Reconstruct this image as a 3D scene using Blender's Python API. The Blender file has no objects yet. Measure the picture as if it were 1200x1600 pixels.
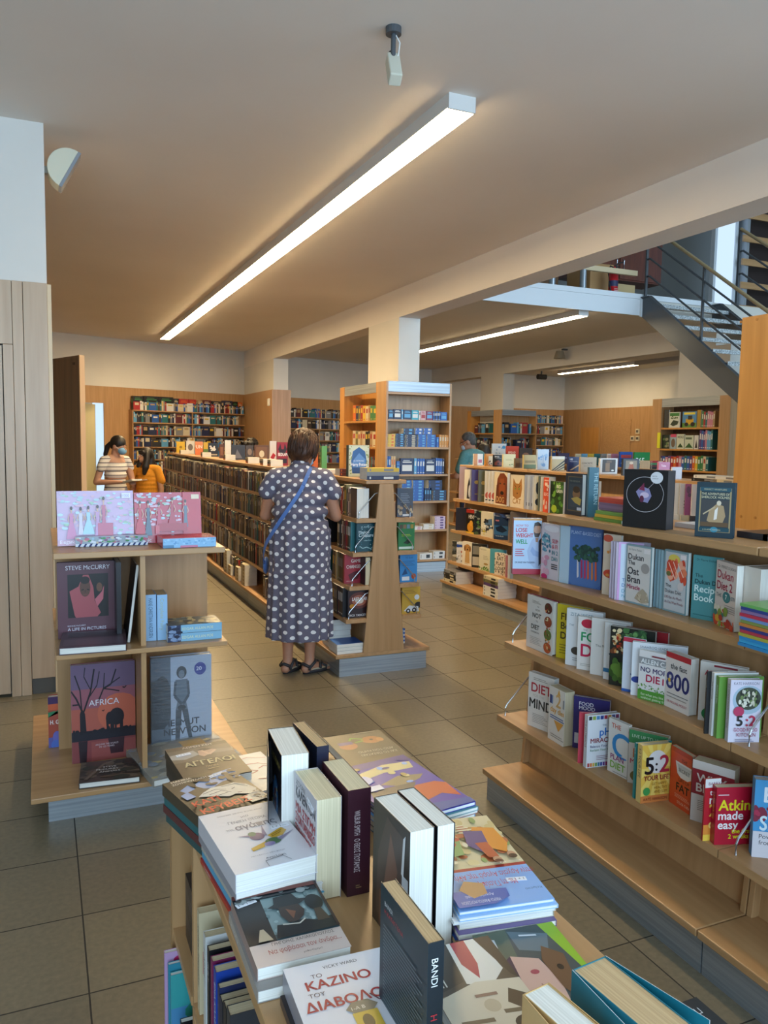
import bpy, bmesh, math, random
from mathutils import Vector, Matrix, Euler
random.seed(7)
PI = math.pi
C = bpy.context.scene.collection
SC = bpy.context.scene
# ------------------------------------------------------------------ camera
F_PX, YAW, PITCH, ROLL, EYE = 1230.185, 0.410425944, 0.0907129904, -0.0161403982, 1.585
_cy, _sy, _cp, _sp = math.cos(YAW), math.sin(YAW), math.cos(PITCH), math.sin(PITCH)
_f = Vector((_sy*_cp, _cy*_cp, -_sp)); _r = Vector((_cy, -_sy, 0)); _d = _f.cross(_r)
_cr, _sr = math.cos(ROLL), math.sin(ROLL)
_R = _cr*_r + _sr*_d; _D = -_sr*_r + _cr*_d
CAMP = Vector((0, 0, EYE))
cam_data = bpy.data.cameras.new('camera'); cam = bpy.data.objects.new('camera', cam_data); C.objects.link(cam)
cam_data.sensor_fit = 'HORIZONTAL'; cam_data.sensor_width = 36; cam_data.lens = F_PX/1200*36
cam_data.clip_start = .02; cam_data.clip_end = 200
cam.matrix_world = Matrix(((_R.x, -_D.x, -_f.x, 0), (_R.y, -_D.y, -_f.y, 0), (_R.z, -_D.z, -_f.z, EYE), (0, 0, 0, 1)))
SC.camera = cam
def ray(x, y): return _R*((x-600)/F_PX) + _D*((y-800)/F_PX) + _f
def on(x, y, ax, v):
    d = ray(x, y); return CAMP + d*((v-CAMP[ax])/d[ax])
def atZ(x, y, z=0): return on(x, y, 2, z)      # photo point on a level plane
def atX(x, y, v): return on(x, y, 0, v)
def atY(x, y, v): return on(x, y, 1, v)
# ------------------------------------------------------------------ light
SC.view_settings.view_transform = 'Standard'; SC.view_settings.look = 'None'; SC.view_settings.gamma = 1
SC.view_settings.use_curve_mapping = False; SC.view_settings.exposure = 0.18
SC.cycles.max_bounces = 8; SC.cycles.diffuse_bounces = 5; SC.cycles.glossy_bounces = 3; SC.cycles.transmission_bounces = 6
SC.cycles.transparent_max_bounces = 8; SC.cycles.caustics_reflective = False; SC.cycles.caustics_refractive = False
SC.cycles.sample_clamp_indirect = 4
try: SC.cycles.use_denoising = True
except Exception: pass
wd = bpy.data.worlds.new('sky'); SC.world = wd; wd.use_nodes = True
wd.node_tree.nodes['Background'].inputs[0].default_value = (.62, .80, 1.0, 1)
wd.node_tree.nodes['Background'].inputs[1].default_value = 1.0
def area(name, loc, rot, sx, sy, power, col):
    l = bpy.data.lights.new(name, 'AREA'); l.shape = 'RECTANGLE'; l.size = sx; l.size_y = sy; l.energy = power; l.color = col
    o = bpy.data.objects.new(name, l); C.objects.link(o); o.location = loc; o.rotation_euler = rot; return o
DAY = (.54, .77, 1.0); WARM = (1.0, .66, .30)
TUBE = (62.0, 46.0, 25.0); TUBE_FAR = (44.0, 35.0, 22.0)
# daylight through the shop front behind the camera, and the tall glazing of the stair hall
area('daylight_shop_window', (.3, -2.35, 1.75), (PI/2, 0, 0), 6.0, 2.6, 250, DAY)
area('daylight_hall_window', (7.6, -2.35, 3.3), (PI/2, 0, 0), 6.0, 5.6, 620, DAY)
# ------------------------------------------------------------------ materials
def srgb(h):
    h = h.lstrip('#'); v = [int(h[i:i+2], 16)/255 for i in (0, 2, 4)]
    return tuple(c/12.92 if c <= .04045 else ((c+.055)/1.055)**2.4 for c in v) + (1,)
_M = {}
def base_mat(name):
    m = bpy.data.materials.new(name); m.use_nodes = True
    return m, m.node_tree.nodes, m.node_tree.links, m.node_tree.nodes['Principled BSDF']
def col(h, rough=.5, metal=0, name=None):
    k = (h, rough, metal)
    if k not in _M:
        m, N, L, b = base_mat(name or 'paint_'+h.lstrip('#'))
        b.inputs['Base Color'].default_value = srgb(h); b.inputs['Roughness'].default_value = rough; b.inputs['Metallic'].default_value = metal
        _M[k] = m
    return _M[k]
def emit(name, rgb, s=1):
    m, N, L, b = base_mat(name); N.remove(b); e = N.new('ShaderNodeEmission')
    e.inputs[0].default_value = (*rgb, 1); e.inputs[1].default_value = s
    L.new(e.outputs[0], N['Material Output'].inputs[0]); return m
def noise_mat(name, c1, c2, scale=(1, 1, 1), detail=4, rough=.5, lo=.35, hi=.65, bump=0, coord='Object', metal=0, dist=0):
    m, N, L, b = base_mat(name)
    tc = N.new('ShaderNodeTexCoord'); mp = N.new('ShaderNodeMapping'); mp.inputs['Scale'].default_value = scale
    nz = N.new('ShaderNodeTexNoise'); nz.inputs['Detail'].default_value = detail; nz.inputs['Scale'].default_value = 1; nz.inputs['Distortion'].default_value = dist
    cr = N.new('ShaderNodeValToRGB'); cr.color_ramp.elements[0].position = lo; cr.color_ramp.elements[1].position = hi
    cr.color_ramp.elements[0].color = srgb(c1); cr.color_ramp.elements[1].color = srgb(c2)
    if coord == 'World':
        g = N.new('ShaderNodeNewGeometry'); L.new(g.outputs['Position'], mp.inputs[0])
    else: L.new(tc.outputs[coord], mp.inputs[0])
    L.new(mp.outputs[0], nz.inputs['Vector']); L.new(nz.outputs[0], cr.inputs[0]); L.new(cr.outputs[0], b.inputs['Base Color'])
    b.inputs['Roughness'].default_value = rough; b.inputs['Metallic'].default_value = metal
    if bump:
        bp = N.new('ShaderNodeBump'); bp.inputs['Strength'].default_value = bump; bp.inputs['Distance'].default_value = .01
        L.new(nz.outputs[0], bp.inputs['Height']); L.new(bp.outputs[0], b.inputs['Normal'])
    return m
W1, W2 = '#a37c50', '#ba9266'
WV = noise_mat('beech_upright', W1, W2, (28, 28, 1.6), 5, .38, .25, .75, coord='World')
WY = noise_mat('beech_board', W1, W2, (28, 1.6, 28), 5, .36, .25, .75, coord='World')
WX = noise_mat('beech_cross_board', W1, W2, (1.6, 28, 28), 5, .36, .25, .75, coord='World')
WO = noise_mat('beech_orange', '#b07a3a', '#c68f4a', (26, 26, 1.4), 5, .42, .25, .75, coord='World')
WD = noise_mat('dark_door_veneer', '#5b4433', '#7b5d45', (30, 30, 1.2), 5, .4, .25, .75, coord='World')
PLASTER = noise_mat('white_plaster', '#d3d0c8', '#dcd9d2', (1.2, 1.2, 1.2), 5, .75, .3, .7, coord='World')
CEIL = noise_mat('ceiling_paint', '#dfd8d0', '#e6e0d8', (.7, .7, .7), 4, .8, .3, .7, coord='World')
ALU = noise_mat('brushed_aluminium', '#8d9499', '#a9b0b5', (1.5, 1.5, 90), 3, .38, .3, .7, metal=.55, coord='World')
STEEL = col('#54595e', .45, .3, 'grey_steel'); CHROME = col('#b9bcbf', .25, .9, 'chrome_wire')
def tile_mat():
    m, N, L, b = base_mat('floor_tiles')
    g = N.new('ShaderNodeNewGeometry'); s = N.new('ShaderNodeSeparateXYZ'); L.new(g.outputs['Position'], s.inputs[0])
    def M(op, a, v, c=None):
        n = N.new('ShaderNodeMath'); n.operation = op
        for i, q in enumerate((a, v)):
            if hasattr(q, 'links') or hasattr(q, 'is_linked'): L.new(q, n.inputs[i])
            else: n.inputs[i].default_value = q
        return n.outputs[0]
    def line(sock, off):
        t = M('MULTIPLY', M('SUBTRACT', sock, off-40), 1/.4)
        fr = M('FRACT', t, 0); d = M('MINIMUM', fr, M('SUBTRACT', 1.0, fr))
        return M('LESS_THAN', d, .0062), M('FLOOR', t, 0)
    lx, ix = line(s.outputs[0], .092); ly, iy = line(s.outputs[1], .263)
    gr = M('MAXIMUM', lx, ly)
    cb = N.new('ShaderNodeCombineXYZ'); L.new(ix, cb.inputs[0]); L.new(iy, cb.inputs[1])
    wn = N.new('ShaderNodeTexWhiteNoise'); L.new(cb.outputs[0], wn.inputs['Vector'])
    nz = N.new('ShaderNodeTexNoise'); nz.inputs['Scale'].default_value = 55; nz.inputs['Detail'].default_value = 6
    L.new(g.outputs['Position'], nz.inputs['Vector'])
    v = M('ADD', M('MULTIPLY', wn.outputs[0], .25), nz.outputs[0])
    cr = N.new('ShaderNodeValToRGB'); cr.color_ramp.elements[0].position = .25; cr.color_ramp.elements[1].position = .95
    cr.color_ramp.elements[0].color = srgb('#655d4d'); cr.color_ramp.elements[1].color = srgb('#7f755f'); L.new(v, cr.inputs[0])
    mx = N.new('ShaderNodeMix'); mx.data_type = 'RGBA'; L.new(gr, mx.inputs[0]); L.new(cr.outputs[0], mx.inputs[6]); mx.inputs[7].default_value = srgb('#2e2a25')
    L.new(mx.outputs[2], b.inputs['Base Color'])
    rg = M('ADD', M('MULTIPLY', gr, .5), .33); L.new(rg, b.inputs['Roughness'])
    bp = N.new('ShaderNodeBump'); bp.inputs['Distance'].default_value = .002; bp.inputs['Strength'].default_value = .5
    L.new(M('SUBTRACT', 1.0, gr), bp.inputs['Height']); L.new(bp.outputs[0], b.inputs['Normal'])
    return m
# ------------------------------------------------------------------ mesh helpers
_TX = {}
TMP = bpy.data.scenes.new('workbench')
def evaluated(o):
    with bpy.context.temp_override(scene=TMP, view_layer=TMP.view_layers[0]):
        dg = bpy.context.evaluated_depsgraph_get(); return bpy.data.meshes.new_from_object(o.evaluated_get(dg))
LOOK = str.maketrans('ΑΒΕΖΗΙΚΜΝΟΡΤΥΧ', 'ABEZHIKMNOPTYX')   # capitals drawn alike in both alphabets
def text_geo(s, bold=0):
    """verts/faces of a line of lettering, cap height 1, starting at x=0 on the baseline, and its width."""
    s = s.translate(LOOK); k_ = (s, bold)
    if k_ in _TX: return _TX[k_]
    cu = bpy.data.curves.new('lettering', 'FONT'); cu.body = s; cu.resolution_u = 4; cu.size = 1.38
    o = bpy.data.objects.new('lettering', cu); TMP.collection.objects.link(o)
    me = evaluated(o)
    vs = [(v.co.x, v.co.y) for v in me.vertices]; fs = [tuple(p.vertices) for p in me.polygons]
    bpy.data.objects.remove(o); bpy.data.curves.remove(cu); bpy.data.meshes.remove(me)
    if not vs: vs, fs = [(0, 0)], []
    x0 = min(v[0] for v in vs); w = max(v[0] for v in vs)-x0
    _TX[k_] = ([(v[0]-x0, v[1]) for v in vs], fs, w or 1); return _TX[k_]
class MB:
    def __init__(s): s.v, s.f, s.m, s.mats, s.uv = [], [], [], [], None
    def mi(s, m):
        if m not in s.mats: s.mats.append(m)
        return s.mats.index(m)
    def add(s, vs, fs, m):
        n = len(s.v); s.v += [tuple(v) for v in vs]; k = s.mi(m)
        for f in fs: s.f.append(tuple(n+i for i in f)); s.m.append(k)
        return s
    def box(s, x0, x1, y0, y1, z0, z1, m):
        vs = [(x, y, z) for x in (x0, x1) for y in (y0, y1) for z in (z0, z1)]
        return s.add(vs, [(0, 1, 3, 2), (4, 6, 7, 5), (0, 4, 5, 1), (2, 3, 7, 6), (0, 2, 6, 4), (1, 5, 7, 3)], m)
    def prism(s, pts, lo, hi, axis, m):
        """polygon pts extruded along axis (0,1,2) from lo to hi; pts give the other two coordinates in order."""
        n = len(pts)
        def P(p, t):
            q = list(p); q.insert(axis, t); return q
        return s.add([P(p, lo) for p in pts]+[P(p, hi) for p in pts],
            [tuple(range(n-1, -1, -1)), tuple(range(n, 2*n))]+[(i, (i+1) % n, n+(i+1) % n, n+i) for i in range(n)], m)
    def tube(s, path, r, m, n=8, closed=False, r2=None):
        path = [Vector(p) for p in path]; L = len(path); rings = []
        for i, p in enumerate(path):
            a = path[max(i-1, 0)]; b = path[min(i+1, L-1)]; t = (b-a).normalized()
            u = t.cross(Vector((0, 0, 1)));
            if u.length < 1e-3: u = t.cross(Vector((1, 0, 0)))
            u.normalize(); w = t.cross(u); rr = r[i] if isinstance(r, (list, tuple)) else r
            rings.append([p+(u*math.cos(2*PI*k/n)+w*math.sin(2*PI*k/n))*rr for k in range(n)])
        vs = [q for rg in rings for q in rg]
        fs = [(i*n+k, i*n+(k+1) % n, (i+1)*n+(k+1) % n, (i+1)*n+k) for i in range(L-1) for k in range(n)]
        fs += [tuple(range(n-1, -1, -1)), tuple((L-1)*n+k for k in range(n))]
        return s.add(vs, fs, m)
    def cyl(s, c, r, h, m, n=20, axis=2, r2=None):
        c = Vector(c); d = Vector((0, 0, 0)); d[axis] = h
        return s.tube([c, c+d], [r, r if r2 is None else r2], m, n)
    def ball(s, c, r, m, nu=16, nv=10, rot=None):
        vs = []; rx, ry, rz = r if isinstance(r, (tuple, list)) else (r, r, r)
        for j in range(nv+1):
            t = PI*j/nv
            for i in range(nu):
                q = Vector((rx*math.sin(t)*math.cos(2*PI*i/nu), ry*math.sin(t)*math.sin(2*PI*i/nu), rz*math.cos(t)))
                if rot: q = rot @ q
                vs.append(q+Vector(c))
        fs = [(j*nu+i, (j+1)*nu+i, (j+1)*nu+(i+1) % nu, j*nu+(i+1) % nu) for j in range(nv) for i in range(nu)]
        return s.add(vs, fs, m)
    def build(s, name, parent=None, smooth=False, bevel=0):
        me = bpy.data.meshes.new(name); me.from_pydata(s.v, [], s.f)
        for m in s.mats: me.materials.append(m)
        me.polygons.foreach_set('material_index', s.m)
        if smooth: me.polygons.foreach_set('use_smooth', [True]*len(s.f))
        if s.uv:
            l = me.uv_layers.new(name='map')
            for lp in me.loops: l.data[lp.index].uv = s.uv[lp.vertex_index]
        me.update()
        if smooth or bevel:
            bm = bmesh.new(); bm.from_mesh(me); bmesh.ops.recalc_face_normals(bm, faces=bm.faces); bm.to_mesh(me); bm.free()
        o = bpy.data.objects.new(name, me); C.objects.link(o)
        if parent: o.parent = parent
        if bevel:
            b = o.modifiers.new('edge', 'BEVEL'); b.width = bevel; b.segments = 2; b.limit_method = 'ANGLE'
        return o
LABELS = {}
def tag(o, label, cat, group=None, kind=None):
    o['label'] = label; o['category'] = cat
    if group: o['group'] = group
    if kind: o['kind'] = kind
    LABELS.setdefault(label, []).append(o.name); return o
def thing(name, label, cat, loc=(0, 0, 0), rz=0, group=None):
    o = bpy.data.objects.new(name, None); C.objects.link(o); o.empty_display_size = .1
    o.location = loc; o.rotation_euler = (0, 0, rz); return tag(o, label, cat, group)
def struct(name, mb, label, cat, **k):
    return tag(mb.build(name, **k), label, cat, kind='structure')
ORD = 'first second third fourth fifth sixth seventh eighth ninth tenth eleventh twelfth thirteenth fourteenth fifteenth sixteenth seventeenth eighteenth nineteenth twentieth'.split()
def ordinal(i):
    if i < 20: return ORD[i]
    t, u = divmod(i+1, 10); T = ['twenty', 'thirty', 'forty', 'fifty', 'sixty', 'seventy'][t-2]
    return (T+'-'+ORD[u-1]) if u else T[:-1]+'ieth'
# ------------------------------------------------------------------ the room
Z_C, Z_B, Z_UP = 3.40, 3.06, 3.66            # ceiling, beam underside, upper floor
BX0, BX1 = 3.97, 4.25                        # first beam
struct('floor', MB().box(-4, 14, -2.6, 20, -.1, 0, tile_mat()), 'beige square floor tiles with dark joints across the shop', 'floor')
struct('ceiling', MB().box(-4, BX0, -2.6, 20, Z_C, Z_C+.26, CEIL), 'pale painted ceiling over the main sales floor', 'ceiling')
struct('ceiling_hall', MB().box(BX0, 14, 8.84, 20, Z_C, Z_UP, noise_mat('slab_paint', '#cfcbc0', '#d6d2c8', (.7, .7, .7), 4, .8, .3, .7, coord='World')), 'white edged floor slab of the upper landing, also ceiling of the hall beyond', 'ceiling')
struct('ceiling_upper', MB().box(BX0, 14, -2.6, 20, 6.2, 6.4, PLASTER), 'white ceiling above the upper floor', 'ceiling')
struct('beam_main', MB().box(BX0, BX1, -2.6, 16.7, Z_B, Z_UP, CEIL), 'long painted ceiling beam running from the front over the dictionary bookcase', 'beam')
struct('beam_far', MB().box(9.18, 9.46, 8.9, 18.3, Z_B, Z_C, PLASTER), 'far white ceiling beam over the book hall', 'beam')
def column(x, y0, y1, lab, x1=None):
    struct('pillar', MB().box(x, x1 or x+.28, y0, y1, 0, Z_B, PLASTER), lab, 'pillar')
column(BX0, 8.76, 9.72, 'white pillar rising out of the dictionary bookcase up to the beam')
column(BX0, 2.05, 3.0, 'white pillar enclosed in the orange wood bookcase')
column(9.18, 14.75, 15.7, 'white pillar above the distant bookcase in the middle of the hall')
column(9.18, 8.62, 9.62, 'white pillar above the children book bookcase on the right')
# skewed back wall: wood panelled to 2.5 m, white above
A0, A1, A2 = Vector((-3.5, 13.95)), Vector((8.2, 18.14)), Vector((13.3, 18.2))
def skew_wall(name, a, b, z0, z1, th, m, lab, hole=None):
    d = (b-a).normalized(); n = Vector((-d.y, d.x)); mb = MB()
    def seg(s0, s1, za, zb):
        p = [a+d*s0, a+d*s1, a+d*s1+n*th, a+d*s0+n*th]; mb.prism([tuple(q) for q in p], za, zb, 2, m)
    L = (b-a).length
    if hole:
        seg(0, hole[0], z0, z1); seg(hole[1], L, z0, z1); seg(hole[0], hole[1], hole[2], z1)
    else: seg(0, L, z0, z1)
    return struct(name, mb, lab, 'wall')
dA = (A1-A0).normalized(); nA = Vector((dA.y, -dA.x))        # nA points into the room
def along(x): return (x-A0.x)/dA.x                            # distance along the back wall for a given x
skew_wall('wall_back', A0, A1, 0, 2.5, .03, WV, 'wood panelled lower part of the back wall with doorway', (along(.62), along(1.08), 2.19))
skew_wall('wall_back_upper', A0+nA*-.03, A1+nA*-.03, 2.5, Z_C, .2, PLASTER, 'white plaster upper part of the back wall')
skew_wall('wall_back_hall', A1, A2, 0, 2.5, .03, WV, 'wood panelled lower part of the hall back wall')
skew_wall('wall_back_hall_upper', A1+Vector((0, .03)), A2+Vector((.3, .03)), 2.5, Z_C, .2, PLASTER, 'white plaster upper part of the hall back wall')
# wall pier under the far end of the beam
struct('wall_pier', MB().box(3.93, 4.29, 14.3, 16.9, 0, 2.49, WV), 'wood clad pier at the far end of the beam', 'wall')
struct('wall_pier_upper', MB().box(BX0, BX1, 14.35, 16.9, 2.49, Z_B, PLASTER), 'white upper part of the pier under the beam', 'wall')
# right wall of the hall
m = MB(); m.box(13.3, 13.33, 8, 18.4, 0, 2.5, WV)
struct('wall_right', m, 'wood panelled right wall of the far hall', 'wall')
struct('wall_right_upper', MB().box(13.33, 13.5, 8, 18.4, 2.5, Z_C, PLASTER), 'white plaster above the right hall panelling', 'wall')
# left wall and the panelled front return by the picture's left edge
struct('wall_left', MB().box(-3.7, -3.5, -2.6, 16, 0, Z_C, PLASTER), 'plain plaster left side wall', 'wall')
struct('wall_return', MB().box(-3.5, .05, 5.20, 5.9, 2.48, Z_C, PLASTER), 'white plaster above the tall wood cupboards on the left', 'wall')
struct('wall_return_core', MB().box(-3.5, .03, 5.24, 5.9, 0, 2.48, PLASTER), 'wall behind the tall wood cupboards', 'wall')
# shop front behind the camera: posts and rails with open glazing between
mf = MB()
for x in (-3.5, -1.6, .3, 2.2, 3.97, 6, 8, 10, 12, 13.4): mf.box(x, x+.12, -2.6, -2.48, 0, 6.2, col('#8d9296', .4, .4))
mf.box(-3.5, 13.5, -2.6, -2.48, 0, .25, PLASTER); mf.box(-3.5, 13.5, -2.6, -2.48, 3.2, 3.5, PLASTER)
struct('wall_front', mf, 'glazed shop front frame behind the viewer', 'wall')
struct('wall_right_front', MB().box(13.5, 13.7, -2.6, 18.4, 0, 6.2, PLASTER), 'white right side wall of the stair hall', 'wall')
struct('wall_upper_back', MB().box(BX0, 13.6, 13.0, 13.2, Z_UP, 6.2, col('#b9bcbd', .8)), 'grey wall at the back of the upper floor', 'wall')
struct('wall_upper_left', MB().box(BX0, BX1, -2.6, 13, Z_UP, 6.2, PLASTER), 'white upper wall above the main beam', 'wall')
# ------------------------------------------------------------------ lights of the room
def tube_light(name, x0, x1, y0, y1, z, lab, em, grp=None, seams=(), unlit=None):
    t = thing(name, lab, 'ceiling light', ((x0+x1)/2, y0, z), 0, grp); w = (x1-x0)/2; L = y1-y0
    white = col('#d9d9d6', .45)
    MB().box(-w, w, .012, L, -.074, 0, white).build('housing', t)
    MB().box(-w, w, 0, .012, -.08, 0, white).build('end_cap', t)
    cuts = [.012]+[s-y0 for s in seams]+[L]
    for a, b in zip(cuts[:-1], cuts[1:]):
        d = MB().box(-w+.004, w-.004, a+.006, b-.006, -.08, -.0742, em).build('diffuser', t)
    if unlit: MB().box(-w, w, unlit[0]-y0, unlit[1]-y0, -.08, -.074, white).build('housing', t)
tube_light('ceiling_light', 1.99, 2.15, 3.81, 14.7, Z_C, 'long warm fluorescent strip light on the main ceiling, above the spotted dress', emit('warm_tube', TUBE), seams=(6.0, 7.6, 9.6, 11.8, 13.4))
tube_light('ceiling_light', 6.74, 6.90, 8.96, 15.2, Z_C, 'white fluorescent strip light under the landing slab, right of the pillar', emit('white_tube', TUBE_FAR), seams=(11.0, 13.0))
tube_light('ceiling_light', 11.98, 12.12, 13.9, 16.7, Z_C, 'short distant strip light near the right hall wall', emit('white_tube_far', TUBE_FAR), seams=(15.2,))
tag(MB().box(11.98, 12.12, 11.6, 13.88, Z_C-.08, Z_C, col('#a8a49a', .5)).build('light_housing'), 'grey unlit end of the strip lighting near the right hall wall', 'ceiling light')
# ------------------------------------------------------------------ gondolas
def half(z): return .152-(z-.146)*(.102/1.149)               # half width of the tapering core
def gondola(lab, cx, y0, y1, shelves, topz=1.32, toph=.147, th=.026, grp=None, stops=(), left=True, right=True, top_y1=None, no_right=()):
    t = thing('display_gondola', lab, 'bookshelf', (cx, y0, 0), 0, grp); L = y1-y0
    MB().box(-.3235, .3235, 0, L, 0, .121, ALU).build('plinth', t)
    MB().box(-.35, .35, 0, L, .122, .147, WY).build('base_board', t, bevel=.003)
    hb, ht = half(.147), half(topz-th)
    MB().prism([(-hb+.03, .147), (hb-.03, .147), (.012, topz-th), (-.012, topz-th)], .02, L-.02, 1, WV).build('back_panel', t)
    for e in (0, L-.02):
        MB().prism([(-hb, .147), (hb, .147), (ht, topz-th), (-ht, topz-th)], e, e+.02, 1, WV).build('end_panel', t, bevel=.002)
    MB().box(-toph, toph, 0, (top_y1 or y1)-y0, topz-th, topz, WY).build('top_board', t, bevel=.003)
    for z, hw in shelves:
        for sd in (-1, 1):
            if sd < 0 and not left or sd > 0 and not right: continue
            c = half(z)
            x0, x1 = sorted((sd*hw, sd*(c+.002))); x2, x3 = sorted((sd*(c+.002), sd*max(.02, c-.05)))
            s = MB().box(x0, x1, 0, L, z-.027, z, WY).box(x2, x3, .021, L-.021, z-.027, z, WY).build('shelf', t)
            for e in stops:
                yy = e-y0; k = sd*(hw-.025)
                MB().tube([(k, yy, z), (k, yy, z+.035), (sd*(hw-.032), yy, z+.05), (sd*(half(z+.17)+.02), yy, z+.165), (sd*half(z+.17), yy, z+.17)], .0035, CHROME, 8).build('wire_stop', s)
    return t
S3 = [(.382, .282), (.71, .255), (1.015, .222)]
S4 = [(.385, .279), (.608, .258), (.834, .236), (1.062, .214)]
DX, CXB = 2.112, 4.145
gondola('beech gondola of diet books on the right, empty base ledge, unit ending at the aisle', DX, 1.665, 2.91, S3, 1.29, .19, stops=(2.885, 1.70), top_y1=2.72, right=False)
gondola('next beech gondola unit beyond the shelf seam at the right edge of the photo', DX, .42, 1.66, S3, 1.29, .19, stops=(1.62,), right=False)
AY = [4.84, 6.1, 7.4, 8.7, 10.0, 11.3, 12.6, 13.9]
for i in range(7):
    lab = ['beech gondola with tapering end panel beside the spotted dress', 'beech gondola directly behind the spotted dress', 'third gondola of the long book row counted from its end panel', 'fourth gondola of the long book row counted from its end panel', 'fifth gondola of the long book row, beyond the dress', 'sixth gondola of the long book row, near the girl in orange', 'last gondola of the long book row, beside the girl in orange'][i]
    gondola(lab, 2.122, AY[i], AY[i+1]-.004, S4, stops=(AY[i]+.02,) if i == 0 else (), grp='gondolas of the long row')
BY = [3.49, 4.735, 5.98, 7.23]
for i in range(3):
    gondola(['beech gondola beside the orange wood panel, behind the black box', 'middle beech gondola behind the diet books, with self help books', 'beech gondola of pet books nearest the dictionary bookcase'][i], CXB, BY[i], BY[i+1]-.004, [(.345, .268), (.67, .24), (.995, .215)], 1.345, grp='gondolas of the pet book row', right=False)
# rows further back, only their tops show
gondola('low beech gondola far back in the hall, left of the building block bookcase', 6.9, 7.4, 9.2, S3, 1.29, grp='far gondolas')
gondola('beech gondola far back in the hall behind the man in teal', 6.9, 10.2, 12.4, S3, 1.29, grp='far gondolas')
# ------------------------------------------------------------------ bookcases round the pillars
def zat(ys, x, Y): return [atY(x, y, Y).z for y in ys]
def bookcase(lab, x0, y0, w, L, zf, zl, hdr=(2.155, 2.275), solid_left=False, wood=WV, left_post=(.24, .16), wl=WO):
    t = thing('bookcase', lab, 'bookcase', (x0, y0, 0)); H = hdr[1]; dp = .27
    MB().box(.02, w-.02, .008, .04, 0, .12, ALU).build('plinth', t)
    for a in (0, w-.025): MB().box(a, a+.025, 0, dp, 0, H, wood).build('side_panel', t)
    MB().box(.026, w-.026, .004, .02, hdr[0], H, ALU).build('header_panel', t)
    MB().box(.026, w-.026, dp-.012, dp-.002, .12, H, wood).build('back_panel', t)
    for z in zf: MB().box(.026, w-.026, .003, dp-.014, z-.024, z, WX).build('shelf', t)
    if solid_left:
        s = MB().box(0, .025, dp+.001, L, 0, H, wl).build('side_panel', t)
    else:
        MB().box(0, .27, dp+.001, left_post[0]+dp-.2, 0, H, wl).build('corner_post', t)
        MB().box(0, .27, L-left_post[1], L, 0, H, wl).build('corner_post', t)
        a, b = left_post[0]+dp-.199, L-left_post[1]-.001
        MB().box(.258, .268, a, b, .12, H, wl).build('back_panel', t)
        MB().box(.004, .02, a, b, hdr[0], H, ALU).build('header_panel', t)
        MB().box(.008, .04, a, b, 0, .12, ALU).build('plinth', t)
        for z in zl: MB().box(.003, .257, a, b, z-.024, z, wl).build('shelf', t)
    MB().box(w-.025, w, dp+.001, L, 0, H, wood).build('side_panel', t)
    MB().box(.27, w-.026, L-.025, L, 0, H, wood).build('back_panel', t)
    return t
K1X, K1Y = 3.687, 8.46
ZF1 = zat((614, 656, 698.5, 741, 783, 828, 875), 655, K1Y)
ZL1 = [atX(565, y, K1X).z for y in (657.5, 698)]+ZF1[3:]
bookcase('tall beech bookcase of blue dictionaries wrapped round the white pillar', K1X, K1Y, .86, 1.55, ZF1, ZL1)
bookcase('distant beech bookcase round a pillar in the middle of the hall', 8.95, 14.42, .9, 1.45, [1.78, 1.45, 1.1, .8, .45, .13], [1.78, 1.45, 1.1, .8, .45, .13])
bc3 = thing('bookcase', 'tall beech bookcase of children books with dark interior on the right', 'bookcase', (8.9, 8.30, 0))
ZK3 = [atX(1078, y, 8.9).z for y in (632, 668, 702, 735)]
for a in (0, 1.55-.20): MB().box(0, .28, a, a+.20, 0, 2.3, WV).build('corner_post', bc3)
MB().box(.25, .262, .2, 1.35, .1, 2.3, WD).build('back_panel', bc3); MB().box(.003, .02, .201, 1.349, 2.17, 2.3, ALU).build('header_panel', bc3)
for z in ZK3[1:]+[.85, .5, .13]: MB().box(.003, .249, .201, 1.349, z-.025, z, WO).build('shelf', bc3)
MB().box(.83, .86, 0, 1.55, 0, 2.3, WV).build('side_panel', bc3)
MB().box(.281, .829, .26, .27, .1, 2.3, WV).build('back_panel', bc3)
for z in ZK3[:1]+ZK3[1:]+[.85, .5, .13]: MB().box(.281, .829, .01, .259, z-.025, z, WX).build('shelf', bc3)
MB().box(.281, .829, .004, .02, 2.17, 2.3, ALU).build('header_panel', bc3)
k0 = bookcase('tall orange wood bookcase side panel at the right edge, behind the detective novel', 3.6, 1.76, .86, 1.55, [1.8, 1.4, 1.0, .6, .13], [], (2.16, 2.297), True, wl=WO)
sc = MB()
for px, py in ((1158, 807), (1180, 809), (1158, 503), (1183, 499)):
    p = atX(px, py, 3.6)-Vector((3.6, 1.76, 0)); sc.cyl((p.x-.003, p.y, p.z), .008, .004, col('#a8702f', .5), 10, 0)
sc.build('screw_cap', k0)
# open shelving hung on the skewed back wall
def wall_point(s, z, off=0): p = A0+dA*s+nA*off; return Vector((p.x, p.y, z))
def wall_shelves(lab, xa, xb, zs, depth=.17):
    s0, s1 = along(xa), along(xb); p = wall_point(s0, 0)
    t = thing('wall_shelving', lab, 'bookshelf', p, math.atan2(dA.y, dA.x))
    for z in zs: MB().box(0, s1-s0, -depth, -.004, z-.02, z, WX).build('shelf', t)
    for s in (0, (s1-s0)/2, s1-s0-.02): MB().box(s, s+.02, -depth+.01, -.004, .1, zs[0]-.02, WV).build('upright', t)
    return t
ZW = [2.085, 1.855, 1.615, 1.39, 1.15, .92, .69, .45]
wall_shelves('wall shelving of dark and red books behind the striped dress', 1.53, 3.9, ZW)
wall_shelves('wall shelving of novels between the wall pier and dictionary bookcase', 4.6, 6.9, [2.07, 1.82, 1.56, 1.30, 1.05, .8])
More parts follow.
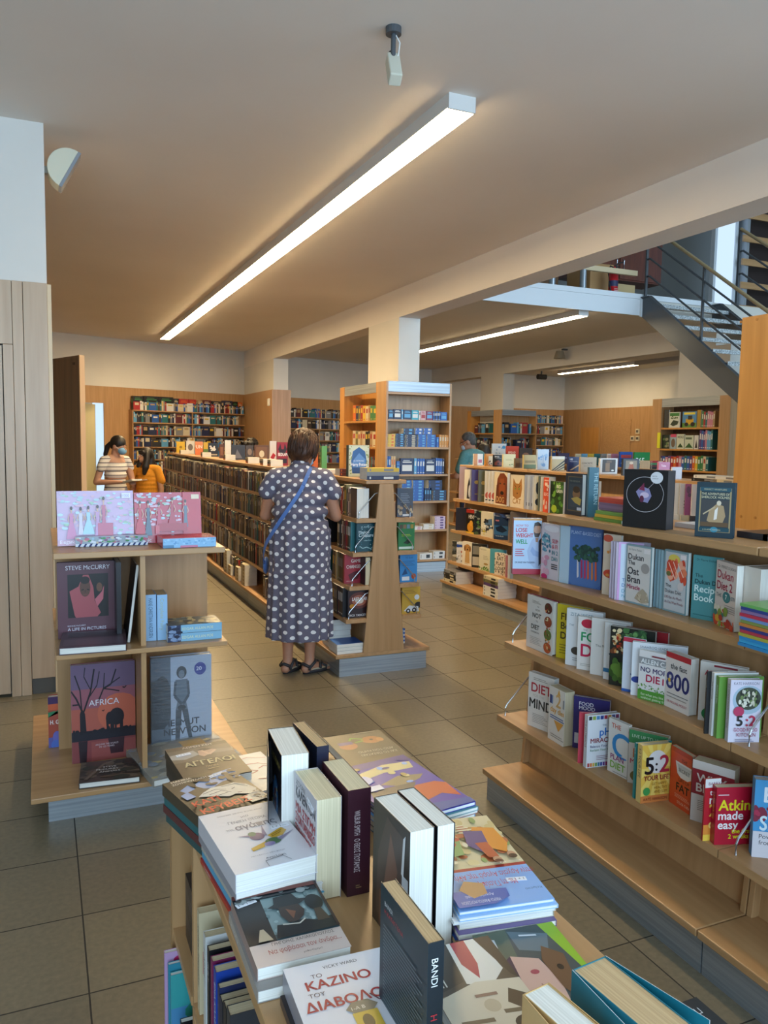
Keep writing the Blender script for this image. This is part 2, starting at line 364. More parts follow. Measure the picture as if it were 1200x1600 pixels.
m = thing('wall_shelving', 'wall shelving of red and dark books in the far right corner of the hall', 'bookshelf', (10.6, 18.18, 0), math.atan2(A2.y-A1.y, A2.x-A1.x))
ZR = [2.12, 1.83, 1.52, 1.22, .9]
for z in ZR: MB().box(0, 2.6, -.2, -.005, z-.025, z, WX).build('shelf', m)
for s in (0, 1.3, 2.58): MB().box(s, s+.02, -.19, -.005, .1, 2.09, WV).build('upright', m)
# ------------------------------------------------------------------ tall cupboards at the left edge
cb = thing('tall_cupboard', 'tall pale wood cupboards with dark toe kick at the left edge', 'cupboard', (.05, 5.15, 0))
WVL = noise_mat('pale_beech', '#b3977a', '#c6ab8e', (24, 24, 1.5), 5, .36, .25, .75, coord='World')
MB().box(-.131, -.001, 0, .085, .1, 2.475, WVL).build('side_panel', cb, bevel=.002)
MB().box(0, .022, .004, .085, .0, 2.47, col('#d8bd95', .4)).build('edge_strip', cb)
MB().box(-.131, 0, .02, .06, 0, .099, col('#5c5750', .6)).build('toe_kick', cb)
MB().box(-.19, -.134, 0, .085, .0, 2.475, WVL).build('side_panel', cb, bevel=.002)
MB().box(-3.5, -.192, .004, .085, 2.11, 2.475, WVL).build('top_panel', cb, bevel=.002)
dz = MB().box(-.245, -.192, .0, .085, 0, 2.108, WVL).build('door_frame', cb, bevel=.002)
for i in range(4): MB().box(-.25-.8*(i+1)+.004, -.25-.8*i, .006, .05, .02, 2.10, WVL).build('door', cb, bevel=.002)
# open dark door leaf and the pale door seen through the back doorway
p1 = atY(128, 555, 6.6); p0 = Vector((.04, 7.25, 0)); d = (Vector((p1.x, p1.y, 0))-p0); Ld = d.length
dl = thing('open_door', 'dark brown door leaf standing open behind the tall cupboards', 'door', p0, math.atan2(d.y, d.x))
MB().box(0, Ld-.012, -.02, .02, .01, p1.z, WD).build('leaf', dl); MB().box(Ld-.012, Ld, -.02, .02, .01, p1.z, col('#dcb487', .45)).build('edge_strip', dl)
MB().box(Ld-.12, Ld-.08, -.022, -.02, p1.z-.07, p1.z-.05, col('#3c2c20', .5)).build('latch_plate', dl)
q = wall_point(along(.62), 0, -.25)
dr = thing('door', 'pale yellow inner door in the back doorway left of the striped dress', 'door', q, math.atan2(dA.y, dA.x))
MB().box(-.05, .42, 0, .04, .0, 2.17, col('#c9c197', .6)).build('leaf', dr); MB().box(.421, .43, 0, .05, 0, 2.17, col('#9aa5ad', .5)).build('jamb', dr)
tag(MB().box(.30, .9, 15.95, 15.99, 0, 2.4, PLASTER).build('wall_back_room'), 'wall of the room behind the back doorway', 'wall', kind='structure')
area('back_room_lamp', (1.25, 16.0, 2.0), (-PI/2, 0, math.atan2(dA.y, dA.x)), .3, .8, 14, (.75, .9, 1))
# door and panels in the right hall wall
dh = thing('door', 'dark framed wooden door in the far right hall wall', 'door', (13.3, 16.0, 0))
y0, y1 = atX(908, 700, 13.3).y, atX(936, 700, 13.3).y; zt = atX(922, 668, 13.3).z
MB().box(-.03, 0, y1-16-.08, y0-16+.08, 0, zt+.1, WV).build('frame', dh); MB().box(-.035, -.031, y1-16, y0-16, 0, zt, WO).build('leaf', dh)
hp = thing('wall_hatch', 'large wooden hatch panel in the right hall wall beside the door', 'panel', (13.3, 14.5, 0))
y0, y1 = atX(944, 700, 13.3).y, atX(985, 700, 13.3).y
MB().box(-.02, 0, y1-14.5, y0-14.5, .1, atX(960, 656, 13.3).z, WX).build('panel', hp)
MB().box(-.024, -.021, y1-14.5+.25, y0-14.5-.25, .95, 1.0, col('#4a3826', .6)).build('pull_slot', hp)
for k, (px, py) in enumerate(((989, 685), (997, 674), (997, 685))):
    p = atX(px, py, 13.3); s = MB().box(13.27, 13.299, p.y-.06, p.y+.06, p.z-.06, p.z+.06, col('#d8cfb4', .5))
    s.box(13.265, 13.27, p.y-.035, p.y+.035, p.z-.03, p.z+.03, col('#55514a', .5))
    tag(s.build('wall_switch'), ['left lower', 'upper', 'right lower'][k]+' small cream switch plate on the right hall wall', 'switch', 'hall wall switches')
struct('wall_pier_right', MB().box(12.6, 13.29, 12.2, 13.4, 0, 2.95, PLASTER), 'white boxed pier against the right hall wall', 'wall')
# ------------------------------------------------------------------ ceiling fittings
p = atZ(615, 43, Z_C); sc = thing('security_camera', 'small cream security camera hanging from the ceiling beside the strip light', 'camera', p)
MB().cyl((0, 0, -.03), .035, .03, STEEL, 20).build('mount', sc); MB().cyl((0, 0, -.13), .011, .1, STEEL, 12).build('stem', sc)
b = MB().prism([(-.075, -.03), (.075, -.03), (.075, .03), (-.075, .03)], -.028, .028, 0, col('#cfcdbb', .5)).build('body', sc, bevel=.006)
b.location = (0, -.01, -.18); b.rotation_euler = (math.radians(58), 0, math.radians(-12))
l = MB().cyl((0, .075, 0), .018, .03, col('#202020', .3), 16, 1).build('lens', b)
MB().tube([(.012, 0, -.03), (.03, -.004, -.06), (.022, -.01, -.11), (.01, -.012, -.14)], .003, col('#e8e8e4', .5), 6).build('cable', sc)
p = atX(76, 267, .05)
wl = thing('wall_spotlight', 'round cream uplight bracketed to the white column on the left', 'lamp', (p.x, 5.32, atY(76, 267, 5.32).z))
MB().box(0, .03, -.02, .02, -.02, .02, col('#b9b8ac', .5)).build('mount', wl)
MB().tube([(.03, 0, 0), (.06, -.01, -.04), (.10, -.02, -.06)], .006, STEEL, 8).build('bracket', wl)
hd = MB(); R = []; n = 24
pts = [(.12*math.cos(a), .12*math.sin(a)) for a in [math.radians(62+180*i/16) for i in range(17)]]
hd.prism(pts, -.07, .07, 1, col('#d5d3bd', .5)); h = hd.build('head', wl, bevel=.004); h.location = (.135, 0, .01)
e = Vector((math.cos(math.radians(62)), 0, math.sin(math.radians(62)))); g = MB().prism([(e.x*.12, e.z*.12), (-e.x*.12, -e.z*.12), (-e.x*.12+.016, -e.z*.12-.008), (e.x*.12+.016, e.z*.12-.008)], -.068, .068, 1, col('#8d939a', .2)).build('glass', h)
p = atX(885, 556, 9.175)
ws = thing('wall_spotlight', 'dark round spotlight on the far beam, above the man in teal', 'lamp', (9.18, p.y, p.z))
MB().box(-.1, 0, -.03, .03, .10, .13, STEEL).build('bracket', ws); MB().cyl((-.16, 0, -.06), .11, .14, col('#8d8572', .5), 20, 2, .07).build('head', ws)
p = atZ(850, 570, Z_C); sc = thing('security_camera', 'tiny black camera on the hall ceiling near the far wall', 'camera', (10.6, 15.4, Z_C))
MB().cyl((0, 0, -.25), .02, .25, col('#2a2a2a', .4), 10).build('stem', sc); MB().cyl((-.1, 0, -.3), .06, .22, col('#2a2a2a', .4), 12, 0).build('body', sc)
p = atX(417, 626, 3.93); tag(MB().box(3.9, 3.929, 14.42, 14.54, 2.19, 2.33, col('#e8e6dd', .5)).build('motion_sensor', bevel=.01), 'small white sensor on the wood clad pier', 'sensor')
# ------------------------------------------------------------------ stair and upper landing
SX0, SX1, SY = 7.685, 9.0, 8.84
WHITE = col('#dfe3e6', .45)
fs = MB().box(BX1, SX0+.02, SY-.02, SY-.001, Z_C-.03, Z_UP-.07, WHITE).box(BX1, SX1, SY-.025, SY-.001, Z_UP-.068, Z_UP, WHITE).box(SX0-.03, SX0+.02, SY-.045, SY-.02, Z_C-.05, Z_UP-.07, WHITE)
struct('trim_slab_edge', fs, 'white painted edge of the upper landing slab', 'trim')
st = thing('staircase', 'grey steel staircase with punched metal treads coming down from the landing', 'stairs', (SX0, SY, 0))
TRD = noise_mat('punched_tread', '#9aa2a6', '#d5dbdf', (60, 60, 60), 2, .3, .45, .55, metal=.6, coord='Object')
rise, run, n = .1743, .245, 20
sl = rise/run
for x in (0, SX1-SX0-.01):
    m = MB(); tl = (n)*run
    m.prism([(-.02, Z_UP-.04), (-.18, Z_UP-.04), (-tl, .06), (-tl, 0), (-tl+.22, 0), (-.02, Z_UP-.30)], x, x+.012, 0, STEEL)
    m.prism([(-.02, Z_UP-.04), (-.18, Z_UP-.04), (-tl, .06), (-tl, .045), (-.18, Z_UP-.055), (-.02, Z_UP-.055)], x-.025, x+.037, 0, STEEL)
    m.build('stringer', st)
for k in range(1, n):
    z = Z_UP-k*rise; y = -.1-k*run
    t = MB().box(.02, SX1-SX0-.02, y, y+run+.03, z-.012, z, TRD).build('tread', st)
    MB().box(.02, SX1-SX0-.02, y-.004, y, z-.05, z, TRD).build('nosing', t)
def rail(lab, x, y_top, h, nb, wood_top=True):
    t = thing('stair_railing', lab, 'railing', (x, y_top, 0))
    ya, yb = 0, -4.2
    zt = Z_UP
    hr = MB().tube([(0, ya, zt+h), (0, yb, zt+h+yb*sl)], .022, col('#a08b66', .4) if wood_top else STEEL, 10).build('handrail', t)
    MB().box(-.018, .018, -.012, .012, zt-.1, zt+h+.01, STEEL).build('post', t)
    for yy in (-1.05, -2.25, -3.45): MB().box(-.014, .014, yy-.014, yy+.014, zt+yy*sl-.18, zt+h+yy*sl, STEEL).build('post', t)
    for b in range(nb):
        f = h*(b+1)/(nb+1)
        MB().tube([(0, ya, zt+f), (0, ya-.06, zt+f), (0, yb, zt+f+(yb+.06)*sl)], .014, STEEL, 8).build('rail_bar', t)
    return t
rail('near grey stair railing with wood capped handrail beside the extinguisher', SX0+.03, SY-.06, .93, 3)
rail('far grey stair railing on the wall side of the steps', SX1-.05, SY-.5, .92, 2)
lr = thing('landing_railing', 'pale wood rail on round steel posts along the landing edge', 'railing', (SX0, SY+.08, Z_UP))
pz = atY(905, 424, SY+.08)
MB().box(-1.5, -.02, -.02, .03, .262, .33, col('#d3bd97', .45)).build('rail', lr)
for x in (-.92, -1.42): MB().cyl((x, .01, 0), .045, .262, col('#8d9499', .3, .6), 16).build('post', lr)
ex = thing('fire_extinguisher', 'red fire extinguisher with black hose on the landing', 'fire extinguisher', (SX0-.24, SY+.30, Z_UP+.001)); ex.scale = (.85, .85, .78)
RED = col('#c01822', .3)
mb = MB().cyl((0, 0, .02), .078, .40, RED, 20).ball((0, 0, .42), (.078, .078, .06), RED).cyl((0, 0, .46), .03, .06, RED, 12)
mb.build('body', ex, smooth=True); MB().cyl((0, 0, .17), .0785, .10, col('#2d2f55', .5), 20).build('label_band', ex)
MB().box(-.04, .04, -.0795, -.0785, .09, .10, col('#d8d0cc', .5)).box(-.04, .03, -.0795, -.0785, .12, .127, col('#d8d0cc', .5)).build('label_lines', ex)
MB().tube([(0, 0, .51), (.05, -.05, .58), (.12, -.08, .60)], .012, col('#1b1b1b', .5), 8).tube([(0, 0, .51), (.09, -.04, .53)], .01, col('#1b1b1b', .5), 8).build('handle', ex)
MB().tube([(-.02, -.02, .5), (-.1, -.04, .52), (-.15, -.05, .40), (-.13, -.06, .2), (-.09, -.07, .04)], .012, col('#1b1b1b', .6), 8).build('hose', ex)
tag(MB().box(SX0-.45, SX0-.04, SY+.55, SY+1.1, Z_UP, Z_UP+.5, col('#b58a58', .55)).build('cardboard_box', bevel=.004), 'brown carton behind the fire extinguisher on the landing', 'box')
tag(MB().box(SX0-2.2+.0, SX0-.6, SY+1.1, SY+1.7, Z_UP+.002, Z_UP+.42, col('#6a4a2a', .5)).build('low_cabinet', bevel=.004), 'low brown cabinet on the landing left of the extinguisher', 'cabinet')
tag(MB().box(SX0+.05, SX0+.75, SY+1.0, SY+1.4, Z_UP, Z_UP+.36, col('#c2a878', .55)).build('cardboard_box', bevel=.004), 'pale carton on the landing below the brown cupboard', 'box')
wc = thing('wall_cupboard', 'reddish brown hanging cupboard on the landing behind the railing', 'cupboard', (SX0+.0, SY+1.55, Z_UP+.55))
BR = noise_mat('cherry_veneer', '#54281b', '#6b3624', (20, 20, 2), 4, .4)
MB().box(0, 1.75, 0, .45, 0, 1.0, BR).build('body', wc)
for i in range(2):
    dd = MB().box(.02+.87*i, .86+.87*i, -.02, -.001, .02, .98, BR).build('door', wc, bevel=.003)
    MB().tube([(.80+.14*i, -.021, .12), (.80+.14*i, -.05, .15), (.80+.14*i, -.05, .30), (.80+.14*i, -.021, .33)], .007, CHROME, 8).build('handle', dd)
tag(MB().box(10.35, 10.7, 12.94, 12.995, 4.55, 4.75, col('#cfd2d0', .5)).build('socket_plate'), 'pale double socket plate on the grey landing wall', 'socket')
uw = thing('upper_window', 'bright bluish window on the upper floor beside the slatted shelf', 'window', (9.80, 9.6, Z_UP))
MB().box(0, .38, 0, .05, .0, 2.3, emit('daylit_pane', (.55, .72, .95), 1.1)).build('pane', uw)
for x in (-.05, .38): MB().box(x, x+.05, -.02, .06, .0, 2.35, col('#c6ccd1', .4)).build('frame', uw)
ds = thing('slatted_shelf', 'dark upper bookcase fronted by pale wooden slats at the top right corner', 'shelf', (10.28, 9.45, Z_UP))
MB().box(0, 1.8, .3, .34, 0, 2.4, col('#2c1f1c', .6)).build('back_panel', ds)
MB().box(0, .06, 0, .3, 0, 2.4, col('#9aa1a7', .4, .4)).build('post', ds)
for k in range(6): MB().box(-.1, 1.8, -.03, .0, .05+.36*k, .15+.36*k, WX).build('slat', ds)
# ------------------------------------------------------------------ left cross shaped stand
ls = thing('display_stand', 'pale wood display stand with puzzle boxes on top, at the left', 'display stand', (.39, 3.87, 0))
MB().box(-.395, .40, -.48, .48, 0, .10, ALU).build('plinth', ls)
MB().box(-.46, .46, -.52, .52, .101, .123, WX).build('base_board', ls, bevel=.003)
MB().box(-.345, .345, -.01, .01, .1235, 1.086, WV).build('cross_panel', ls)
for a, b in ((-.44, -.0105), (.0105, .44)): MB().box(-.018, .003, a, b, .1235, .672, WV).build('divider', ls); MB().box(-.018, .003, a, b, .6945, 1.086, WV).build('divider', ls)
MB().box(-.355, .345, -.48, -.0105, .673, .694, WX).build('shelf', ls, bevel=.003); MB().box(-.355, .345, .0105, .48, .673, .694, WX).build('shelf', ls)
MB().box(-.357, .335, -.48, .48, 1.087, 1.112, WX).build('top_board', ls, bevel=.003)
# ------------------------------------------------------------------ sale table in the foreground
ZT = .80
ft = thing('display_table', 'wooden sale table full of books in the foreground, with side shelves', 'display table', (.26, .2, 0))
MB().box(0, .52, 0, 1.64, ZT-.022, ZT, WY).build('top_board', ft, bevel=.002)
MB().box(.0, .52, 1.615, 1.64, .0, ZT-.023, WV).build('back_panel', ft)
MB().box(.25, .27, 0, 1.614, .11, ZT-.023, WV).build('core_panel', ft)
for y in (1.345, .3): MB().box(.004, .249, y, y+.02, .101, ZT-.023, WV).build('partition', ft)
for a, b in ((1.366, 1.614), (.321, 1.344)): MB().box(.002, .249, a, b, .405, .425, WY).build('shelf', ft)
MB().box(-.06, .58, 0, 1.614, .08, .10, WY).build('base_shelf', ft)
MB().box(.02, .5, .02, 1.6, .0, .079, ALU).build('plinth', ft)
MB().box(.271, .518, .0, 1.614, .405, .425, WY).build('shelf', ft)
# ------------------------------------------------------------------ books
def paper(name, a, b): return noise_mat(name, a, b, (4, 420, 4), 3, .85, .3, .7)
PG = {'w': paper('white_pages', '#cfccc2', '#e9e7df'), 'c': paper('cream_pages', '#c3b592', '#dccfae'), 'k': paper('tan_pages', '#b3946a', '#cbae83'), 'b': col('#1b1c20', .4)}
INK, IVORY = '#17181a', '#ebe7dc'
# cover art: tuples in cover coordinates, u across 0..1, v up 0..1
def T(s, u, v, h, c, w=None, a='l'): return ('t', s, u, v, h, c, w, a)
def R(u0, v0, u1, v1, c): return ('p', [(u0, v0), (u1, v0), (u1, v1), (u0, v1)], c)
def P(pts, c): return ('p', pts, c)
def E(u, v, ru, rv, c, n=18): return ('p', [(u+ru*math.cos(2*PI*i/n), v+rv*math.sin(2*PI*i/n)) for i in range(n)], c)
def LN(pts, w, c):
    out = []
    for (a, b), (p, q) in zip(pts[:-1], pts[1:]):
        l = math.hypot(p-a, q-b) or 1; nx, ny = -(q-b)/l*w, (p-a)/l*w
        out.append(('p', [(a-nx, b-ny), (p-nx, q-ny), (p+nx, q+ny), (a+nx, b+ny)], c))
    return out
def LINES(u0, u1, v0, v1, n, c, h=.35):
    d = (v1-v0)/n; return [R(u0, v0+d*i, u1-(u1-u0)*.12*((i*7) % 3), v0+d*i+d*h, c) for i in range(n)]
RS = random.Random(3)
def SPOTS(u0, v0, u1, v1, n, r, cols, asp=1.5):
    return [E(RS.uniform(u0, u1), RS.uniform(v0, v1), r*RS.uniform(.5, 1.2), r*RS.uniform(.5, 1.2)/asp, RS.choice(cols), 9) for _ in range(n)]
def flatten(art):
    for a in art:
        if isinstance(a, list): yield from flatten(a)
        else: yield a
CLIP = 1
def put_art(mb, art, org, U, V, N, W, H, rough=.35, lim=1):
    """lay flat art on a face: org corner, U and V unit directions, N outward normal."""
    bump = 0
    for i, a in enumerate(flatten(art)):
        off = N*(.0002+bump); bump += .00006+(.00026 if a[0] != 'p' and a[4] >= .07 else 0)
        if a[0] == 'p':
            pts = [(min(lim, max(0, u)), min(1, max(0, v))) for u, v in a[1]]
            if max(p[0] for p in pts)-min(p[0] for p in pts) < 1e-6: continue
            mb.add([org+U*(u*W)+V*(v*H)+off for u, v in pts], [tuple(range(len(pts)))], col(a[2], rough))
        else:
            _, s, u, v, h, c, w, al = a
            vs, fs, tw = text_geo(s); k = h*H; sx = k
            if w and tw*k > w*W: sx = w*W/tw
            u0 = u*W-(tw*sx/2 if al == 'c' else tw*sx if al == 'r' else 0)
            if al == 'v':      # reading downwards
                sx = k = h*W
                if w and tw*k > w*H: sx = w*H/tw
                q = [org+U*(u*W-k/2+b*k)+V*(v*H-x*sx)+off for x, b in vs]
            else: q = [org+U*(u0+x*sx)+V*(v*H+b*k)+off for x, b in vs]
            if lim < 1: fs = [f for f in fs if max((q[i]-org).dot(U) for i in f) <= lim*W]
            if not s.isascii():                            # accented glyphs may overlap themselves: stagger their faces
                q2, f2 = [], []
                for j, f in enumerate(fs): f2.append(tuple(range(len(q2), len(q2)+len(f)))); q2 += [q[i]+N*(.000006*(j % 11)) for i in f]
                q, fs = q2, f2
            if fs: mb.add(q, fs, col(c, rough))
            if fs and h >= .07 and al != 'v':          # heavier strokes for large titles
                for j, (sx_, sy_) in enumerate(((.055, 0), (.03, .025), (.03, -.025))): mb.add([p+U*(sx_*k)+V*(sy_*k)+N*(.00008*(j+1)) for p in q], fs, col(c, rough))
X_, Y_, Z_ = Vector((1, 0, 0)), Vector((0, 1, 0)), Vector((0, 0, 1))
def book_mesh(W, H, TH, cover, spine=None, pages='w', art=(), sart=(), bart=(), back=None, hard=False, parent=None, name='book', cm=None, W0=None):
    tc = .0028 if hard else .0009; ins = .004 if hard else .0012
    mb = MB(); cv = cm or col(cover, .35); sp = col(spine, .35) if spine else cv; bk = col(back, .35) if back else cv
    mb.box(0, W, 0, tc, 0, H, cv); mb.box(0, W, TH-tc, TH, 0, H, bk); mb.box(0, tc, tc, TH-tc, 0, H, sp)
    if spine: mb.add([(-.0001, .0004, 0), (-.0001, TH-.0004, 0), (-.0001, TH-.0004, H), (-.0001, .0004, H)], [(0, 1, 2, 3)], sp)
    put_art(mb, art, Vector((0, 0, 0)), X_, Z_, -Y_, W0 or W, H, lim=W/(W0 or W))
    put_art(mb, sart, Vector((0, TH, 0)), -Y_, Z_, -X_, TH, H)
    put_art(mb, bart, Vector((W, TH, 0)), -X_, Z_, Y_, W, H)
    o = mb.build(name, parent)
    MB().box(tc, W-ins, tc, TH-tc, ins, H-ins, PG[pages]).build('page_block', o)
    return o
def book(lab, W, H, TH, cover, M, group=None, sticker=None, **k):
    o = book_mesh(W, H, TH, cover, **k); o.matrix_world = M; tag(o, lab, 'book', group)
    if sticker:                                    # 1+1 offer sticker: (u, v, angle)
        u, v, an = sticker; w, h = .034, .011
        s = MB(); s.box(0, w, -.0012, -.0007, 0, h, col('#e4e6ec', .4))
        vs, fs, tw = text_geo('1 + 1'); kk = .0062
        s.add([Vector((.004+a*kk, -.0014, .0025+b*kk)) for a, b in vs], fs, col('#1c1d26', .5))
        vs, fs, tw = text_geo('ΔΩΡΕΑΝ'); s.add([Vector((.021+a*.0016, -.0014, .003+b*.0016)) for a, b in vs], fs, col('#33405c', .5))
        q = s.build('offer_sticker', o); q.location = (u*W, 0, v*H); q.rotation_euler = (0, -math.radians(an), 0); q['label'] = 'white 1+1 offer sticker'
    return o
def mat(org, X, Z):
    X = X.normalized(); Z = (Z-X*Z.dot(X)).normalized(); Y = Z.cross(X)
    return Matrix(((X.x, Y.x, Z.x, org.x), (X.y, Y.y, Z.y, org.y), (X.z, Y.z, Z.z, org.z), (0, 0, 0, 1)))
def hz(p, py):                                      # height of the point seen at row py on the vertical through p
    d0 = p-CAMP; lo, hi = -3., 6.
    for _ in range(40):
        mid = (lo+hi)/2; c = Vector((p.x, p.y, mid))-CAMP; y = 800+F_PX*c.dot(_D)/c.dot(_f)
        lo, hi = (mid, hi) if y > py else (lo, mid)
    return lo
FQ = []; FX = None
def face(lab, bl, br, ty, z, TH, cover, W=None, rz=None, H=None, dx=0, **k):
    """queue an upright book whose front cover stands on level z with its lower corners at two photo points."""
    a = atZ(*bl, z); a.x += dx
    if br: b = atZ(*br, z); b.x += dx; d = b-a; W = W or d.length
    else: d = Vector((math.cos(math.radians(rz)), math.sin(math.radians(rz)), 0))
    if FX: a = atX(*bl, FX); a.z = z
    H = H or hz(a, ty)-z
    FQ.append(dict(lab=lab, W=W, W0=W, H=H, TH=TH, cover=cover, a=a+Vector((0, 0, .0005)), d=d.normalized(), k=k))
def quad2(q):
    a, d = q['a'], q['d']; n = Z_.cross(d)
    return [Vector((p.x, p.y)) for p in (a, a+d*q['W'], a+d*q['W']+n*q['TH'], a+n*q['TH'])]
def hits(A, B):
    for P_ in (A, B):
        for i in (0, 1):
            e = P_[i+1]-P_[i]; n = Vector((-e.y, e.x)).normalized()
            pa = [n.dot(v) for v in A]; pb = [n.dot(v) for v in B]
            if max(pa) <= min(pb)+1e-4 or max(pb) <= min(pa)+1e-4: return False
    return True
def shelve(wall=None):
    """slim or narrow queued books where their hidden sides would run into a neighbour or the shelf back, then build them."""
    for q in FQ:
        if wall:
            for _ in range(30):
                if max(v.x for v in quad2(q)) > wall-.002:
                    if q['d'].x > .35 and q['W'] > .07: q['W'] *= .94
                    elif q['TH'] > .008: q['TH'] *= .9
                    else: break
    for j, q in enumerate(FQ):
        for p in FQ[:j]:
            for it in range(40):
                if not hits(quad2(p), quad2(q)): break
                if p['W'] > .055 and it % 2 == 0: p['W'] *= .93
                elif p['TH'] > .007: p['TH'] *= .9
                elif q['TH'] > .007: q['TH'] *= .9
                else: p['W'] *= .93
    for q in FQ: book(q['lab'], q['W'], q['H'], q['TH'], q['cover'], mat(q['a'], q['d'], Z_), W0=q['W0'], **q['k'])
    FQ.clear()
def flat(lab, bl, br, z, TH, cover, H=None, tl=None, **k):
    """book lying face up; bl and br are photo points of the lower corners (as its own text reads) at top height z."""
    a, b = atZ(*bl, z), atZ(*br, z); X = b-a; up = Z_.cross(X).normalized()
    if tl: H = (atZ(*tl, z)-a).dot(up)
    return book(lab, X.length, H, TH, cover, mat(a, X, up), **k)
def under(lab, ref, TH, cover, spine=None, dz=0, dW=0, dH=0, sx=0, sz=0, **k):
    """book lying directly below book ref (its thickness dz), slightly shifted."""
    M = ref.matrix_world.copy(); xs = [v.co for v in ref.data.vertices]
    W = max(v.x for v in xs)+dW; H = max(v.z for v in xs)+dH
    return book(lab, W, H, TH, cover, M @ Matrix.Translation((sx, dz, sz)), spine=spine, **k)
# ---------------- diet shelves: top row
z = 1.015; SH1 = 'on the top shelf of the diet gondola'
LW = 'white book with red and green title and bearded man in blue shirt, at shelf end'
b1 = face(LW, (800.4, 897.2), (844, 897.8), 810, z, .03, '#b9d3ee', spine='#8a3b46', art=[R(0, 0, 1, .1, '#b3203c'), R(0, .965, 1, 1, '#d8a060'),
    P([(.58, .22), (.5, .42), (.66, .62), (.8, .68), (1, .66), (1, .11), (.75, .12)], '#a9bede'), P([(.68, .5), (.82, .42), (1, .40), (1, .3), (.72, .34), (.62, .42)], '#8ea7d2'), E(.84, .79, .13, .125, '#b98d72'), P([(.71, .82), (.74, .92), (.86, .945), (.98, .9), (.99, .8), (.95, .87), (.76, .87)], '#2d2320'), P([(.72, .76), (.76, .67), (.9, .67), (.97, .76), (.9, .74), (.8, .74)], '#3b2a22'), P([(.78,.66),(.9,.66),(.88,.58),(.8,.58)],'#a67c62'), P([(.9,.6),(1,.66),(1,.2),(.93,.15)],'#2a2a36'),
    T('HOW TO', .08, .855, .038, '#cc2b48'), T('LOSE', .08, .76, .072, '#cc2036', .4), T('WEIGHT', .08, .665, .072, '#cc2036', .62), T('WELL', .08, .55, .08, '#1f9a5c', .42), LINES(.08, .4, .33, .48, 4, '#c0546a', .4), T('DR XAND VAN TULLEKEN', .08, .2, .032, '#2a3355', .7)], sart=[T('HOW TO LOSE WEIGHT WELL', .5, .9, .45, '#e8e2e0', .8, 'v')])
face('pink and white food photo book with red and teal capital title, top diet shelf', (844.6, 901), (879, 911), 816.6, z, .026, '#cfc6cd', W=.19, spine='#d7d0d4', art=[SPOTS(.05, .5, .35, .8, 30, .05, ['#4a86a0', '#6aa5b5', '#2f6c86']), SPOTS(.05, .08, .35, .4, 9, .1, ['#c98ba0', '#d9a8b8', '#e3c0cb']), E(.15, .03, .12, .05, '#c22a66'), E(.4, .92, .3, .06, '#dedbe0'), T('SLIM', .42, .67, .075, '#b8455e', .55), T('& FIT', .42, .57, .075, '#b8455e', .55), T('IN 28', .42, .46, .075, '#2e7f8a', .55), T('DAYS', .42, .35, .075, '#2e7f8a', .55), LINES(.42, .9, .2, .31, 3, '#33343c', .5)])
face('pale blue book edge with a round plate picture, left of the dark blue vegetable cover', (873, 909.4), None, 821, z, .02, '#a9c0cf', W=.19, rz=-78, spine='#b5cbd8', art=[E(.75, .5, .35, .2, '#54656b'), E(.75, .5, .28, .16, '#3b4a42'), SPOTS(.6, .4, .95, .6, 12, .06, ['#c9d8a8', '#2e4a2c', '#b58a3a'])])
VEG = [E(.5, .5, .7, .6, '#4a6ea6', 24)]
stalk = ['#c9c4c8', '#a82f55', '#b8345a', '#cc5a32', '#c8783a', '#cf5a2f']
for i, (u, c) in enumerate(zip((.30, .42, .52, .62, .74, .85), stalk)):
    VEG += [P([(u-.02, .45), (u+.025, .45), (u+.05, .16), (u, .13), (u-.01, .2)], c), SPOTS(u-.1, .45, u+.1, .68, 9, .07, ['#22463e', '#2e5a48', '#1c3834'])]
face('dark blue cookbook with chard stalks, largest cover on the top diet shelf', (885.9, 912), (937.8, 922.5), 821, z, .024, '#3d5f9c', spine='#4468a6', hard=True, art=VEG+[T('PLANT-BASED', .1, .87, .06, '#b5c9e6', .65), T('DIET', .78, .87, .06, '#b5c9e6', .2)])
face('beige book with scattered fruit and vegetable drawings, right of the chard cover', (940, 927.8), None, 833.6, z, .03, '#d3c2ad', W=.17, rz=-80, art=[E(.12, .93, .14, .06, '#c4543e'), E(.2, .35, .18, .07, '#c1432f'), SPOTS(.05, .1, .9, .9, 22, .06, ['#3d3a34', '#b13a2f', '#6c7f4a', '#d28a3e']), T('VE', .25, .68, .07, '#4a4038')])
for i, px in enumerate((951.5, 955.5, 959.5)):
    face(ordinal(i)+' of three thin lilac spines beside the pink dessert book', (px, 934+i*1.6), None, 846+i*.8, z, .012, '#b3a3b4', W=.13, rz=-35, spine='#b9adbd', sart=[T('DUKAN', .5, .9, .5, '#4a4658', .3, 'v')])
face('pale pink edged dessert diet book partly behind the oat bran book', (963.4, 937.6), None, 847, z, .014, '#cfdcec', W=.135, rz=-52, spine='#d9b7dc', art=[R(0, 0, .06, 1, '#d8a8dc'), R(0, .97, 1, 1, '#d9b3e0'), E(.7, .72, .3, .08, '#5c3b28'), E(.75, .62, .22, .06, '#d8b25a'), T('The', .12, .33, .06, '#1d6fb0'), T('Dukan', .12, .24, .06, '#1d6fb0'), T('Desserts', .12, .14, .06, '#3a9ab8', .8), T('Patisserie', .12, .06, .05, '#3a9ab8', .8)])
